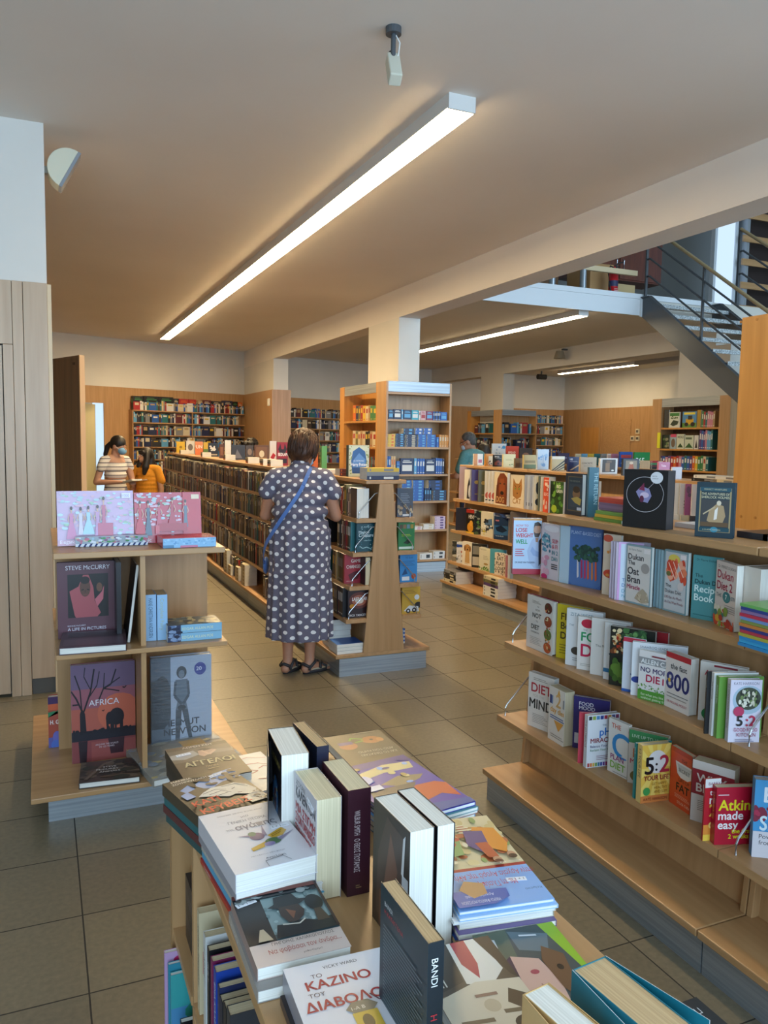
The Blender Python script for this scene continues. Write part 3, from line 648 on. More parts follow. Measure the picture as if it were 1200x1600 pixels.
face('white oat bran diet book with grey border, on the top diet shelf', (975.7, 939.8), (1014.8, 950), 849.4, z, .022, '#7f9aa2', spine='#88a3aa', art=[R(.04, .03, .96, .97, '#cfcac4'), T('Dr Pierre Dukan', .1, .9, .035, '#5a5a60', .5), R(.7, .88, .93, .95, '#ded8d6'), T('Dukan', .08, .75, .1, '#33323a', .7), T('The', .08, .66, .075, '#33323a'), T('Oat', .08, .50, .12, '#33323a'), T('Bran', .08, .36, .12, '#33323a', .7), T('Miracle', .08, .25, .075, '#a03a5e', .55), E(.78, .63, .16, .085, '#9b9590'), P([(.4, .1), (.55, .22), (.72, .29), (.9, .22), (.98, .08), (.7, .04)], '#a99c86'), SPOTS(.5, .06, .9, .2, 20, .03, ['#8d8068', '#c5b89e'])])
for i, (px, py) in enumerate(((1020, 948), (1025, 949.5), (1029.5, 951))):
    face(ordinal(i)+' of three pale copies turned edge out right of the oat bran book', (px, py), None, 858+i, z, .015, '#7f9aa2', W=.13, rz=-60, pages='w')
face('diet book with salmon and lemon photo and grey border', (1034.7, 952.8), (1071, 963), 858, z, .018, '#79979f', spine='#86a3aa', art=[R(.05, .03, .95, .97, '#bcc0c2'), E(.42, .86, .25, .08, '#d6c258'), SPOTS(.12, .55, .9, .82, 26, .12, ['#d2543a', '#e07a55', '#c9452e', '#e9a184']), LN([(.2, .8), (.5, .55)], .012, '#f0cbb8'), LN([(.4, .82), (.7, .55)], .012, '#f0cbb8'), LN([(.6, .8), (.85, .6)], .012, '#f0cbb8'), E(.22, .62, .1, .04, '#6b6a3a'), E(.75, .44, .13, .07, '#cfc5c2'), R(.7, .88, .93, .95, '#e6dddc'), T('The', .1, .4, .06, '#3a3d48'), T('Dukan Diet', .1, .31, .06, '#3a3d48', .7), T('100 Eat As Much', .1, .22, .045, '#6f2f4a', .72), T('As You Want Foods', .1, .14, .045, '#6f2f4a', .78)])
face('teal recipe book left of the white book with large red title', (1078.7, 964.7), None, 867, z, .02, '#4a8c90', W=.155, rz=-74, spine='#5b9aa0', art=[T('Dr Pierre Dukan', .08, .92, .035, '#1c3c44', .5), E(.82, .77, .2, .11, '#d8d6d0'), R(.68, .88, .95, .97, '#dcd4d6'), T('The', .06, .66, .06, '#16343c'), T('Dukan Diet', .06, .56, .07, '#16343c', .9), T('Recipe', .06, .43, .11, '#cfe6e4', .75), T('Book', .06, .29, .11, '#cfe6e4', .6), R(.06, .06, .95, .075, '#2f6f74')])
face('white book with large red title and numeral two, vegetables at its lower left', (1115, 974), (1152, 991), 874.8, z, .03, '#d6cbc3', W=.152, spine='#c9c0b8', art=[T('Dr PIERRE DUKAN', .08, .9, .045, '#4a4a4c', .85), T('Dukan', .06, .74, .13, '#a92745', .88), T('Diet 2', .06, .57, .13, '#a92745', .88), T('THE', .06, .45, .06, '#4a6c70'), E(.46, .475, .15, .085, '#2f7f82'), T('7', .41, .44, .075, '#e8f0ee'), T('STEPS', .64, .45, .06, '#4a6c70', .34), LINES(.4, .95, .25, .38, 4, '#8f8a86', .3), SPOTS(.03, .02, .5, .28, 34, .09, ['#c9482f', '#d8a437', '#e0dcc8', '#7f9a3f', '#b33a2c', '#3f7f70']), SPOTS(.45, .02, .95, .12, 12, .08, ['#c9482f', '#d8633c', '#b33a2c'])])
face('thick pale book with bright white page edges to the front, top diet shelf right end', (1157, 988), None, 884, z, .11, '#d9d3c8', W=.07, rz=-97, back='#d9d6cc')
# a pile of thin booklets at the right end
for i, c in enumerate(['#2f80b3', '#3a9ac4', '#2a86bf', '#a8a040', '#b33a4a', '#35397a', '#c07a3a', '#7f8f4a', '#6f8fc2', '#b8344a', '#8a6f9a', '#2f3f86', '#6aa85a']):
    TH = .0095; p = atZ(1151, 1018-i*6.4, z+.0)
    base = atZ(1152.5, 1008, z); M = mat(Vector((base.x+.002*((i*5) % 3), base.y-.19-.001*(i % 3), z+.0005+TH*(i+1))), X_, Y_)
    book('thin '+['blue', 'light blue', 'bright blue', 'olive', 'red', 'navy', 'orange', 'green', 'pale blue', 'crimson', 'mauve', 'dark blue', 'leaf green'][i]+' booklet, '+ordinal(12-i)+' from the top of the colourful stack', .125, .19, TH-.0005, c, M)
shelve(DX-.03)
# ---------------- middle row
z = .71
face('white cookbook with black capital title and food photos down its right side, maroon spine', (822, 1009), (861.9, 1025.6), 928, z, .028, '#cfccc6', spine='#8e1f38', hard=True, back='#8e1f38', art=[T('THE', .38, .8, .028, '#55524c'), T('HOW', .33, .73, .04, '#3a3833'), T('NOT', .22, .6, .09, '#2c2a27', .42), T('TO', .36, .52, .035, '#3a3833'), T('DIET', .18, .38, .09, '#2c2a27', .5), T('COOKBOOK', .18, .31, .032, '#3a3833', .45), LINES(.2, .55, .87, .93, 3, '#8c8880'), LINES(.15, .6, .1, .25, 5, '#9a958c', .3), E(.83, .85, .14, .1, '#54241f'), E(.83, .6, .14, .1, '#8a3f28'), E(.83, .36, .14, .1, '#5f7034'), E(.83, .12, .14, .1, '#b3522c'), SPOTS(.74, .06, .92, .9, 30, .03, ['#c98a4a', '#3c4a24', '#a32f28', '#d6c79a'])])
face('yellow diet book with dark serif title on the middle diet shelf', (868.4, 1026.6), None, 943, z, .022, '#c9b51f', W=.15, rz=-68, art=[T('FI', .12, .72, .13, '#4a3c12'), T('Be', .12, .55, .13, '#4a3c12'), T('Di', .12, .37, .13, '#4a3c12'), LINES(.1, .8, .1, .3, 4, '#7a6a1c', .25)])
face('white book with thin blue letters and round dish, after the yellow diet book', (882.9, 1037.8), None, 950, z, .02, '#d5d7d8', W=.15, rz=-62, art=[T('ZITA WEST', .1, .88, .06, '#6f8894', .85), T('THE', .08, .7, .035, '#6a8090'), T('I', .42, .5, .19, '#2a6f9a'), E(.3, .27, .15, .07, '#3f3a33'), T('D', .55, .44, .09, '#7f929a'), LINES(.2, .8, .1, .17, 2, '#8a9296')])
face('white book with green and crimson capitals and red badge', (900.7, 1044.8), None, 962.8, z, .02, '#d9d5d0', W=.14, rz=-58, art=[E(.28, .88, .19, .085, '#b8213f'), T('R', .58, .8, .15, '#1f8a55'), T('THE', .15, .74, .035, '#7a7872'), T('FO', .1, .55, .17, '#1f8a55', .75), T('DI', .1, .26, .24, '#b8214a', .7), LINES(.1, .8, .08, .14, 2, '#a8a49c'), R(.72, .0, 1, .2, '#d46a8f')])
face('white book with small title and pink stroke, after the crimson lettered one', (921.5, 1052.8), None, 964.7, z, .018, '#d3cfc9', W=.15, rz=-60, art=[T('The Pink', .12, .5, .045, '#3a3a3e', .6), P([(.58, .2), (.8, .32), (.8, .4), (.58, .3)], '#cf5a8a'), LINES(.55, .85, .85, .92, 2, '#9a948c'), LINES(.4, .8, .05, .14, 3, '#a8a098')])
face('white book with dark capital E and blue footer on the middle diet shelf', (941.9, 1060.6), None, 972.5, z, .015, '#d6d6d4', W=.14, rz=-60, art=[T('E', .2, .72, .1, '#3a3f4a'), SPOTS(.15, .3, .4, .5, 8, .03, ['#5a5a66', '#a33a4a']), R(0, .13, .5, .2, '#2a6f9a')])
face('black cookbook with avocados and nuts on its cover', (950.5, 1069), None, 978, z, .022, '#1d211c', W=.16, rz=-58, art=[SPOTS(.05, .55, .35, .95, 40, .05, ['#c98a4a', '#a8341f', '#d8c79a', '#6b3a20']), SPOTS(.3, .85, .8, 1, 30, .06, ['#3f6a3a', '#2f4f30', '#6f9a5a']), SPOTS(.05, .1, .55, .4, 22, .12, ['#3a5a22', '#56762c', '#2c4619']), T('MY', .45, .5, .07, '#d8d4c8'), T('DIA', .45, .41, .07, '#d8d4c8'), LINES(.5, .9, .1, .2, 3, '#8a8a80')])
face('dark red book top edge behind the avocado cookbook', (975, 1068), None, 980, z, .02, '#9a2028', W=.15, rz=-60)
face('white book with orange and blue capitals and a blue footer', (971, 1079), None, 995, z, .02, '#ccd2dc', W=.14, rz=-60, art=[R(0, .92, 1, 1, '#b8344a'), T('EA', .25, .62, .11, '#c9762c'), T('YO', .2, .22, .13, '#1f3f8a'), R(0, 0, 1, .05, '#2a5aa8'), LINES(.3, .8, .75, .85, 2, '#4a5a80')])
face('plain white book with spaced author name along the top, behind the grey banded book', (985, 1085.7), None, 1002.5, z, .018, '#d8dbdf', W=.18, rz=-47, art=[T('SHAHROO IZADI', .14, .9, .045, '#5a6068', .8), E(.1, .3, .1, .06, '#2a3f8a')])
face('white diet book with grey author band, crimson title and green foot', (996, 1090.6), (1035, 1101), 1014.5, z, .022, '#dcd8d6', W=.14, art=[R(.0, .72, 1, .86, '#8f9092'), T('ALLEN CARR', .05, .74, .095, '#e9e9e8', .9), T('NO MORE', .05, .57, .1, '#35245c', .92), T('DIETS', .2, .38, .15, '#b21f4a', .78), R(0, 0, 1, .2, '#4f8f35'), SPOTS(.02, .18, .98, .32, 60, .02, ['#4f8f35', '#6aa348', '#3f7a2a']), T('Eat what you like', .1, .1, .05, '#dfeccf', .8), T('without getting fat', .1, .03, .05, '#dfeccf', .85), R(.35, .9, .7, .93, '#7a2a3a')])
face('white paperback with large blue numeral and red top band', (1037.5, 1101.9), (1075.7, 1119.5), 1016.7, z, .032, '#d9d2cc', art=[R(0, .9, 1, 1, '#b02a32'), T('the fast', .2, .72, .1, '#3a3a40', .65), T('800', .05, .36, .3, '#2a2f6a', .9), T('8', .05, .36, .3, '#3a3f7c', .28), E(.18, .5, .05, .04, '#d8b23a'), R(.1, .26, .95, .275, '#7a7a7c'), LINES(.1, .9, .2, .25, 1, '#9a948c'), T('DR MICHAEL MOSLEY', .12, .1, .045, '#a83a4c', .8)])
face('white book with green disc and red author name, behind the black spine', (1090, 1124.4), None, 1032.5, z, .018, '#d3d0ca', W=.14, rz=-62, art=[T('Allen', .1, .78, .09, '#b2344a', .7), T('L', .3, .52, .12, '#3f3f42'), T('W', .2, .34, .12, '#3f3f42'), E(.35, .13, .28, .13, '#1f7a44'), R(.3, .94, .8, .97, '#8a2a3a')])
for i, (px, py, ty, c, sp, s, lb) in enumerate(((1100.5, 1146.9, 1050, '#17191c', '#15171a', '', 'black spine with faint lettering beside the bowl cover cookbook'), (1111, 1150, 1052, '#d4d4d2', '#d8d8d6', '', 'white spine between a black and a green one'), (1119, 1154, 1058, '#5f8f3a', '#648f3f', 'Ancestral Diet', 'green spine beside the bowl cover cookbook'))):
    face(lb+' on the diet shelf', (px, py), None, ty, z, .017, c, W=.14, rz=-18, spine=sp, sart=[T(s or 'THE METHOD', .5, .86, .42, '#d9d9d4' if i != 1 else '#5a5a5a', .6, 'v')])
face('lilac white cookbook with bowl of salad and large black numeral, held by a wire stop', (1136.9, 1160), (1185.7, 1160), 1062.5, z, .02, '#cfcbda', spine='#bdb5c4', art=[T('KATE HARRISON', .1, .92, .045, '#5f5a70', .8), E(.58, .68, .5, .23, '#9fb4c4', 24), E(.58, .7, .4, .18, '#3a4434', 24), SPOTS(.3, .58, .88, .82, 60, .05, ['#d9d8c8', '#23261f', '#6a7f4a', '#c8c4b0']), E(.28, .5, .17, .08, '#b2345a'), T('5', .22, .27, .17, '#1d1d20'), T(':2', .52, .27, .17, '#b2284a'), T('GOOD FOOD', .15, .18, .06, '#a3285a', .75), T('KITCHEN', .25, .1, .06, '#8a2048', .6), LINES(.2, .8, .02, .07, 2, '#7a758a')], sart=[T('5:2 GOOD FOOD KITCHEN', .5, .92, .4, '#8a3a60', .7, 'v')])
shelve(DX-.06)
# ---------------- lower row
z = .382
face('white book with big red and black handwritten capitals, first on the lowest diet shelf', (823.8, 1131.9), None, 1049, z, .03, '#d8d2ca', W=.14, rz=-77, art=[LINES(.2, .75, .88, .94, 2, '#8a857c'), T('DIET', .12, .66, .17, '#b3303c', .84), T('FOR THE', .2, .57, .05, '#bdb7ae', .5), T('MIND', .06, .36, .18, '#2c2a28', .88), LINES(.2, .8, .1, .28, 6, '#7f7a72', .25)])
face('white paperback with tan numeral and striped bars, second on the lowest diet shelf', (855.6, 1152.5), (877, 1165.7), 1070, z, .055, '#dbd4ca', W=.135, pages='c', spine='#d8d0c4', art=[P([(.42, .88), (.5, 1), (.58, .88)], '#d3a04a'), R(.05, .68, .16, .84, '#2a3f7a'), R(.17, .68, .22, .84, '#5a86b8'), T('2', .36, .66, .24, '#d3a86a'), R(.72, .68, .76, .84, '#5a6670'), R(.79, .68, .83, .84, '#8a969e'), R(.86, .68, .93, .84, '#3a4448'), T('day diet', .1, .54, .1, '#d8a04a', .85), LINES(.1, .85, .42, .5, 2, '#4a6a9a', .5), P([(.3, .4), (.78, .4), (.54, .22)], '#d3984a'), LINES(.15, .8, .08, .16, 2, '#8a857c')])
face('purple book leaning behind the thick two numeral paperback', (894, 1167.6), None, 1087, z, .02, '#34306f', W=.14, rz=-52, spine='#34306f', art=[T('FOOD', .15, .84, .07, '#e0e0ea', .6), T('MOOD', .15, .76, .07, '#e0e0ea', .6), P([(.3, .6), (1, .55), (1, .78), (.5, .74)], '#2f6a4a'), R(.05, .1, .3, .3, '#c9c8d0')])
face('red spined book leaning left of the white book with blue letters', (902.5, 1192), None, 1113, z, .018, '#c0384c', W=.135, rz=-30, spine='#bf3a50', sart=[T('THE DIET', .5, .85, .5, '#e8c8cc', .7, 'v')])
face('white book with blue letters over red capitals and a colour strip top and bottom', (915.7, 1200.6), (947.6, 1196.8), 1118.8, z, .022, '#dfe1e6', spine='#d0d4da', W=.135, art=[[R(.03+.12*i, .91, .13+.12*i, .98, c) for i, c in enumerate(['#2b2c34', '#8fa84a', '#4a86b8', '#2f3f86', '#a8344a', '#d8a04a', '#5a5a8a', '#8a3a5a'])], T('THE', .46, .78, .035, '#4a6a7a'), T('pH', .38, .6, .15, '#2a6fc0', .5), T('MIRACLE', .1, .47, .09, '#8a1f2c', .86), T('Balance Your Diet', .1, .38, .05, '#33306a', .84), T('Reclaim Your Health', .1, .31, .045, '#3a7a4a', .84), LINES(.3, .8, .14, .24, 3, '#8a5a6a', .3), [R(.03+.08*i, .02, .09+.08*i, .09, c) for i, c in enumerate(['#b23a3a', '#d87a3a', '#d8b24a', '#6a9a4a', '#3a7a9a', '#3a4a9a', '#6a3a8a', '#a33a6a', '#b8b0a0', '#3f5f9a', '#4a8f5a'])]], sart=[T('THE pH MIRACLE', .5, .9, .45, '#6a2f3c', .7, 'v')])
face('white book with an oversized blue G and purple and green words', (948.6, 1203), (977.6, 1218), 1120.6, z, .022, '#d9d5cf', W=.14, art=[T('THE', .1, .84, .09, '#c96a5a', .5), E(.86, .87, .17, .1, '#b32638'), T('G', .14, .34, .46, '#2f86c4', .75), T('PLAN', .1, .26, .1, '#8a2a6a', .8), T('DIET', .1, .1, .13, '#7fae3f', .8), LINES(.2, .8, .03, .07, 1, '#9a958c')])
face('white book with green top and orange capitals, left of the teal spine', (980, 1222), None, 1139.4, z, .026, '#d5ccc4', W=.135, rz=-60, art=[R(0, .76, 1, 1, '#3f8a55'), T('LIVE UP TO 10 LBS', .08, .87, .06, '#d9e8d8', .88), T('FA', .12, .5, .17, '#c9622f'), T('META', .05, .38, .09, '#b8455a', .8), E(.28, .15, .22, .11, '#7a6a3a'), T('D', .55, .2, .12, '#3a4a7a')], pages='c')
face('thin teal spine left of the yellow sunburst book', (990.7, 1248), None, 1162, z, .012, '#1f7f80', W=.135, rz=-10, spine='#1f8284', sart=[T('EAT IT', .5, .92, .5, '#c8e0dc', .5, 'v')])
SUN = [P([(.5, .6), (.5+1.2*math.cos(a), .6+1.2*math.sin(a)), (.5+1.2*math.cos(a+.14), .6+1.2*math.sin(a+.14))], '#e3c665') for a in [i*2*PI/22 for i in range(22)]]
SUN = [('p', [(min(1, max(0, u)), min(1, max(.12, v))) for u, v in s[1]], s[2]) for s in SUN]
face('yellow sunburst book with black five and red two', (1000, 1255.7), (1045, 1250), 1165.7, z, .026, '#d9b04a', spine='#d9c07a', pages='c', art=SUN+[R(0, 0, 1, .12, '#c97a3f'), E(.52, .7, .33, .2, '#d6d3d0', 24), T('5', .1, .5, .3, '#17171a', .36), T(':', .46, .55, .2, '#17171a'), T('2', .6, .52, .3, '#a3283c', .36), T('YOUR LIFE', .08, .39, .085, '#8a2a2f', .85), T('GET HAPPY', .36, .3, .05, '#9a6f2a', .5), T('HEALTHY', .45, .23, .05, '#9a6f2a', .45), T('AND SLIM', .45, .16, .05, '#9a6f2a', .45), E(.19, .2, .12, .07, '#3f8f4a'), T('KATE HARRISON', .1, .04, .05, '#7a2f1f', .8)], sart=[T('5:2 YOUR LIFE', .5, .93, .5, '#4a3a1c', .5, 'v')])
face('orange red book with a bathroom scale drawing', (1045, 1252), (1077, 1274), 1163.8, z, .026, '#cc4a22', W=.14, pages='c', art=[R(0, .92, 1, 1, '#b53a1c'), T('THE', .38, .8, .06, '#3a1a12'), P([(.18, .78), (.82, .78), (.74, .58), (.62, .53), (.38, .53), (.26, .58)], '#d8d0c8'), P([(.24, .75), (.76, .75), (.68, .62), (.32, .62)], '#b8b4ae'), T('SECRET', .3, .63, .06, '#2a2624', .42), T('LIFE OF', .32, .46, .06, '#3a1a12', .42), T('FAT', .24, .29, .14, '#231612', .6), LINES(.2, .8, .17, .24, 3, '#e8b090', .25), T('SYLVIA TARA', .3, .07, .05, '#e9c0a0', .45)])
face('maroon and white book with large thin capitals, left of the yellow and red book', (1078, 1280), None, 1186, z, .05, '#8f2b34', W=.14, rz=-66, pages='c', art=[R(0, .86, 1, 1, '#cfc8c0'), T('WHY', .1, .66, .14, '#d9cfc8', .85), T('BE', .1, .5, .14, '#d9cfc8', .6), R(0, 0, 1, .45, '#cbc4be'), LINES(.15, .85, .2, .38, 6, '#6a6460', .3)])
face('red and yellow book with white top band behind the bold yellow lettered one', (1097.5, 1314.5), (1146, 1310), 1218, z, .03, '#b0202c', W=.135, spine='#a02630', pages='c', art=[R(0, 0, 1, .26, '#d88a3a'), R(0, 0, 1, .1, '#e8c24a'), R(0, .86, 1, 1, '#dcdad8'), T('BARRY SEARS, Ph.D.', .08, .9, .05, '#7a2048', .85), T('the', .12, .74, .09, '#e8e0dc'), T('r', .12, .6, .14, '#e8e0dc'), T('2', .12, .4, .2, '#dcae4a'), T('o', .12, .2, .17, '#e9c46a')], sart=[T('the anti-aging zone', .5, .85, .4, '#d8a8a0', .6, 'v')])
face('crimson paperback with bold yellow and white title, held by a wire stop', (1115.5, 1320.5), (1166.9, 1319), 1231, z, .05, '#b01530', W=.13, spine='#9a1028', pages='c', art=[R(.04, .86, .3, .875, '#e8d8d8'), T('Atkins', .06, .6, .19, '#e3d62a', .9), T('made', .06, .44, .15, '#ece6e4', .75), T('easy', .06, .28, .15, '#ece6e4', .7), T('the first', .4, .2, .08, '#e3d62a', .5), T('2 weeks', .32, .11, .08, '#e3d62a', .55)], sart=[T('Atkins made easy', .5, .85, .3, '#d8b84a', .5, 'v')])
face('blue book with huge white capitals and raspberries at the right edge', (1173.6, 1338), None, 1218, z, .03, '#3f93c8', W=.17, rz=-35, art=[T('EAT', .15, .72, .2, '#e2eaee', .8), SPOTS(.0, .5, 1, .64, 26, .1, ['#a3284a', '#c24a6a', '#7a1c38']), T('SMART', .1, .36, .19, '#cfe2ea', .85), R(0, 0, 1, .34, '#cfccd2'), T('Power up', .1, .25, .06, '#33343c', .8), T('from the', .1, .17, .06, '#33343c', .8), T('CK', .5, .08, .08, '#3a86b8')])
shelve(DX-.085)
# ---------------- on top of the diet gondola
z = 1.29
DET = [R(.09, .1, .91, .9, '#9c8a62'), [R(.1+.055*i, .11, .125+.055*i, .12, '#1d2a33') for i in range(14)], R(.13, .13, .87, .87, '#16303a')]
face('dark teal detective novel with ornate frame and fencing dog-like figure, standing near the orange panel', (1085, 838), (1145, 842.5), 753, z, .03, '#15303c', hard=True, spine='#2a5462', art=DET+[R(.1, .84, .9, .91, '#1c4a58'), T('PERFECT WHISTLERS', .2, .86, .03, '#b9b08a', .6), T('THE ADVENTURES OF', .14, .77, .045, '#d6cca6', .72), T('SHERLOCK HOLMES', .14, .71, .045, '#d6cca6', .72), R(.14, .2, .86, .69, '#3a3a3c'), P([(.3, .3), (.36, .5), (.55, .62), (.72, .58), (.78, .4), (.7, .25), (.5, .24)], '#a58a66'), E(.6, .63, .06, .045, '#cfc0a8'), P([(.5, .5), (.58, .56), (.56, .34), (.48, .32)], '#ded6cc'), LN([(.2, .42), (.5, .56)], .012, '#b8a684'), R(.14, .2, .86, .28, '#5c452c'), R(.11, .11, .89, .18, '#12424e'), E(.5, .145, .1, .05, '#2f7f96'), T('A CLASSIC EDITION', .2, .13, .025, '#c9bd92', .6)])
face('large black box set with white circle and round white sticker, on the diet gondola', (972, 822), (1040, 829), 733, z, .05, '#121317', spine='#1a1c20', back='#202228', pages='b', art=[LN([(.5+.42*math.cos(2*PI*i/40), .58+.3*math.sin(2*PI*i/40)) for i in range(41)], .004, '#c9c6cc'), P([(.3, .62), (.42, .72), (.6, .68), (.66, .56), (.58, .44), (.42, .46)], '#8a86b0'), P([(.36, .66), (.48, .78), (.5, .64)], '#7a2a4a'), E(.5, .57, .1, .05, '#c9b8d0'), E(.44, .5, .05, .06, '#5a1f3f'), LN([(.5, .62), (.72, .8)], .004, '#a8a4ac'), E(.76, .875, .14, .1, '#d9dade'), T('MASTER', .66, .89, .018, '#55565c', .2), T('LASER SET', .66, .85, .018, '#55565c', .2)])
face('dark blue detective volume with teal spine, left on the diet gondola top', (882, 803), (914, 808), 739, z, .03, '#1a2836', hard=True, spine='#22404c', art=[R(.12, .1, .88, .93, '#6a5c3c'), R(.15, .12, .85, .91, '#1c3846'), T('THE CASE BOOK', .2, .8, .04, '#7f8a7c', .6), R(.2, .2, .8, .75, '#2f4450'), E(.55, .52, .18, .15, '#8a6544'), P([(.3, .4), (.5, .3), (.75, .25), (.8, .4), (.6, .45)], '#b5a052'), E(.55, .62, .17, .08, '#3a2a1e'), R(.6, .13, .85, .2, '#c9ced4')], bart=[R(0, 0, 1, 1, '#2f5f70')])
face('turned teal volume beside the dark blue detective book', (918, 808), None, 743, z, .024, '#33606e', W=.04, H=.2, rz=-20, art=[T('THE RETURN', .75, .9, .4, '#9fc0c4', .7, 'v')])
shelve()
for i, (c, lb) in enumerate((('#5d8a3c', 'green'), ('#c9a23c', 'ochre'), ('#6f9a4a', 'leaf green'))):
    a = atZ(925, 812, z)
    book(lb+' paperback in the low pile left of the black box set, '+['bottom', 'middle', 'top'][i], .11, .16, .012, c, mat(Vector((a.x-.0+.004*i, a.y-.17, z+.0126*(i+1))), X_, Y_))
a = atZ(925, 812, z)
for i, c in enumerate(('#7a5f7c', '#8a6d8a', '#7f6480', '#c4473c', '#cc4f40')):
    book(('mauve' if i < 3 else 'red')+' slim book, '+ordinal(4-i)+' from the top of the pile left of the black box set', .1, .15, .0098, c, mat(Vector((a.x+.03, a.y-.15+.002*(i % 2), z+.039+.01*(i+1))), X_, Y_))
a = atZ(985, 824, 1.29)
for i, (px, W, c, l) in enumerate(((1060, .16, '#c9c9cc', 'flat pale grey book lying on the gondola between black box and detective novel'), (1172, .12, '#1d1e26', 'flat navy book lying right of the detective novel'), (1215, .2, '#8f9298', 'flat grey book lying at the far right on the diet gondola top'))):
    p = Vector((2.1, atX(px, 826, 2.06).y, z)); book(l, .16, .12, .02-.004*(i == 0), c, mat(Vector((p.x-.03*(i > 0), p.y-.06, z+.021-.004*(i == 0))), X_, Y_), pages='w')
# ---------------- left stand: puzzles and photo books
p0 = Vector((.072, 3.585, 1.1125))
PINK, RED = '#c98aa8', '#b8323f'
def puzzle(lab, W, H, D, M, c, art, side, sart):
    mb = MB().box(0, W, 0, D, 0, H, col(c, .12)); put_art(mb, art, Vector((0, 0, 0)), X_, Z_, -Y_, W, H, .1); put_art(mb, sart, Vector((0, D, H)), X_, -Y_, Z_, W, D, .1)
    o = mb.build('jigsaw_puzzle_box'); o.matrix_world = M; tag(o, lab, 'puzzle box')
    MB().box(-.0008, W+.0008, .012, D+.0006, -.0002, H+.0008, col(side, .12)).build('box_lid', o); return o
def lady(u, v, h, c, skin='#c9a08a', hair='#3a2420'):
    g = .03+.06*((u*37) % 1)
    return [P([(u-g, v), (u+g, v), (u+g*.7, v+h*.25), (u+.018, v+h*.55), (u-.018, v+h*.55), (u-g*.7, v+h*.25)], c), LN([(u+.024, v+h*.75), (u+.045, v+h*.6), (u+.03, v+h*.5)], .006, skin), LN([(u-.024, v+h*.75), (u-.045, v+h*.6), (u-.03, v+h*.5)], .006, skin)]+[R(u-.006, v+h*.78, u+.006, v+h*.86, skin), P([(u-.02, v+h*.5), (u+.02, v+h*.5), (u+.026, v+h*.78), (u-.026, v+h*.78)], c), E(u, v+h*.9, .014, .045, skin), E(u, v+h*.94, .017, .035, hair)]
GARD = SPOTS(0, .2, 1, .98, 150, .035, ['#a8c0c4', '#9ab8a0', '#c4b0c4', '#b4cdd8', '#d0a8b8'])
tl = math.radians(-8)
M = lambda p, rz, tilt: Matrix.Translation(p) @ Matrix.Rotation(rz, 4, 'Z') @ Matrix.Rotation(tilt, 4, 'X')
a, b = atY(90, 845, 3.62), atY(211, 840, 3.62)
puzzle('pink puzzle box with ladies in gowns, upright at left on the stand', .312, .235, .045, M(Vector((a.x, 3.60, 1.1135)), 0, tl), '#c3a6c2', GARD+[R(0, 0, 1, .1, '#c79ab0')]+lady(.18, .12, .6, '#c47aa0')+lady(.3, .2, .5, '#c9c0cc')+lady(.4, .2, .52, '#9fc4cc')+lady(.6, .15, .75, '#b8607a')+lady(.52, .14, .6, '#b88ab0')+[R(.52, .12, .72, .4, '#b5566f'), R(.84, .86, .96, .95, '#d8d8ea'), T('1000', .85, .88, .05, '#8a6aa8', .1), T('Elegance', .03, .04, .065, '#efe8f0', .24)], '#b59ab8', [])
puzzle('red puzzle box with ladies and red sofa, upright at right on the stand', .290, .225, .045, M(Vector((a.x+.316, 3.60, 1.1135)), 0, tl), '#b8404e', GARD+[R(.72, .05, 1, 1, '#b8323f')]+lady(.08, .15, .7, '#b8323f')+lady(.2, .15, .7, '#4a5a6a')+lady(.36, .3, .5, '#b8485a')+lady(.56, .3, .6, '#a83442')+lady(.76, .3, .55, '#5a6a78')+[R(.34, .22, .78, .38, '#a32834'), R(.3, .18, .36, .34, '#c04a55'), R(.85, .86, .97, .95, '#d9c4a4'), R(0, 0, .3, .12, '#b8323f'), T('Chic', .1, .03, .07, '#efd8d8', .18)], '#a02c3a', [])
STR = [[P([(.03+.075*i, 0), (.06+.075*i, 0), (.085+.075*i, .3), (.055+.075*i, .3)], '#26376a') for i in range(13)], R(0, .3, 1, 1, '#93a0aa'), SPOTS(.02, .38, .98, .95, 60, .03, ['#b86a80', '#4a8a55', '#c4b49a', '#7f5a78', '#9ab8c8', '#d0d4dc'], .25)]
a = atZ(118, 855, 1.113); b = atZ(231, 851.5, 1.113)
puzzle('puzzle box with flower side and navy striped edge, lying flat on the stand', (b-a).length, .042, .14, Matrix.Translation(Vector((a.x, a.y, 1.1135))) @ Matrix.Rotation(math.atan2(b.y-a.y, b.x-a.x), 4, 'Z'), '#cdd2d8', [R(0, 0, 1, .3, '#d4d9e2')]+STR, '#c6bfca', [R(0, 0, 1, 1, '#c9c4cf'), SPOTS(.05, .1, .95, .9, 30, .06, ['#b9c3cf', '#d3b7c4', '#aebfb4'])])
a = atZ(255, 857, 1.113); b = atZ(337.5, 853.5, 1.113)
puzzle('pale blue puzzle box with red lid lying flat on the stand', (b-a).length, .04, .15, Matrix.Translation(Vector((a.x, a.y, 1.1135))) @ Matrix.Rotation(math.atan2(b.y-a.y, b.x-a.x), 4, 'Z'), '#86b4d6', [R(0, 0, .2, .3, '#5a86a8'), R(.32, 0, .65, .22, '#c47a94'), SPOTS(.02, .35, .98, .95, 40, .03, ['#7aa8cc', '#9cc4e0', '#6a9ac4'], .3)], '#b8606a', [R(0, 0, 1, 1, '#c4808c'), R(.4, 0, .6, 1, '#d4b6c0')])
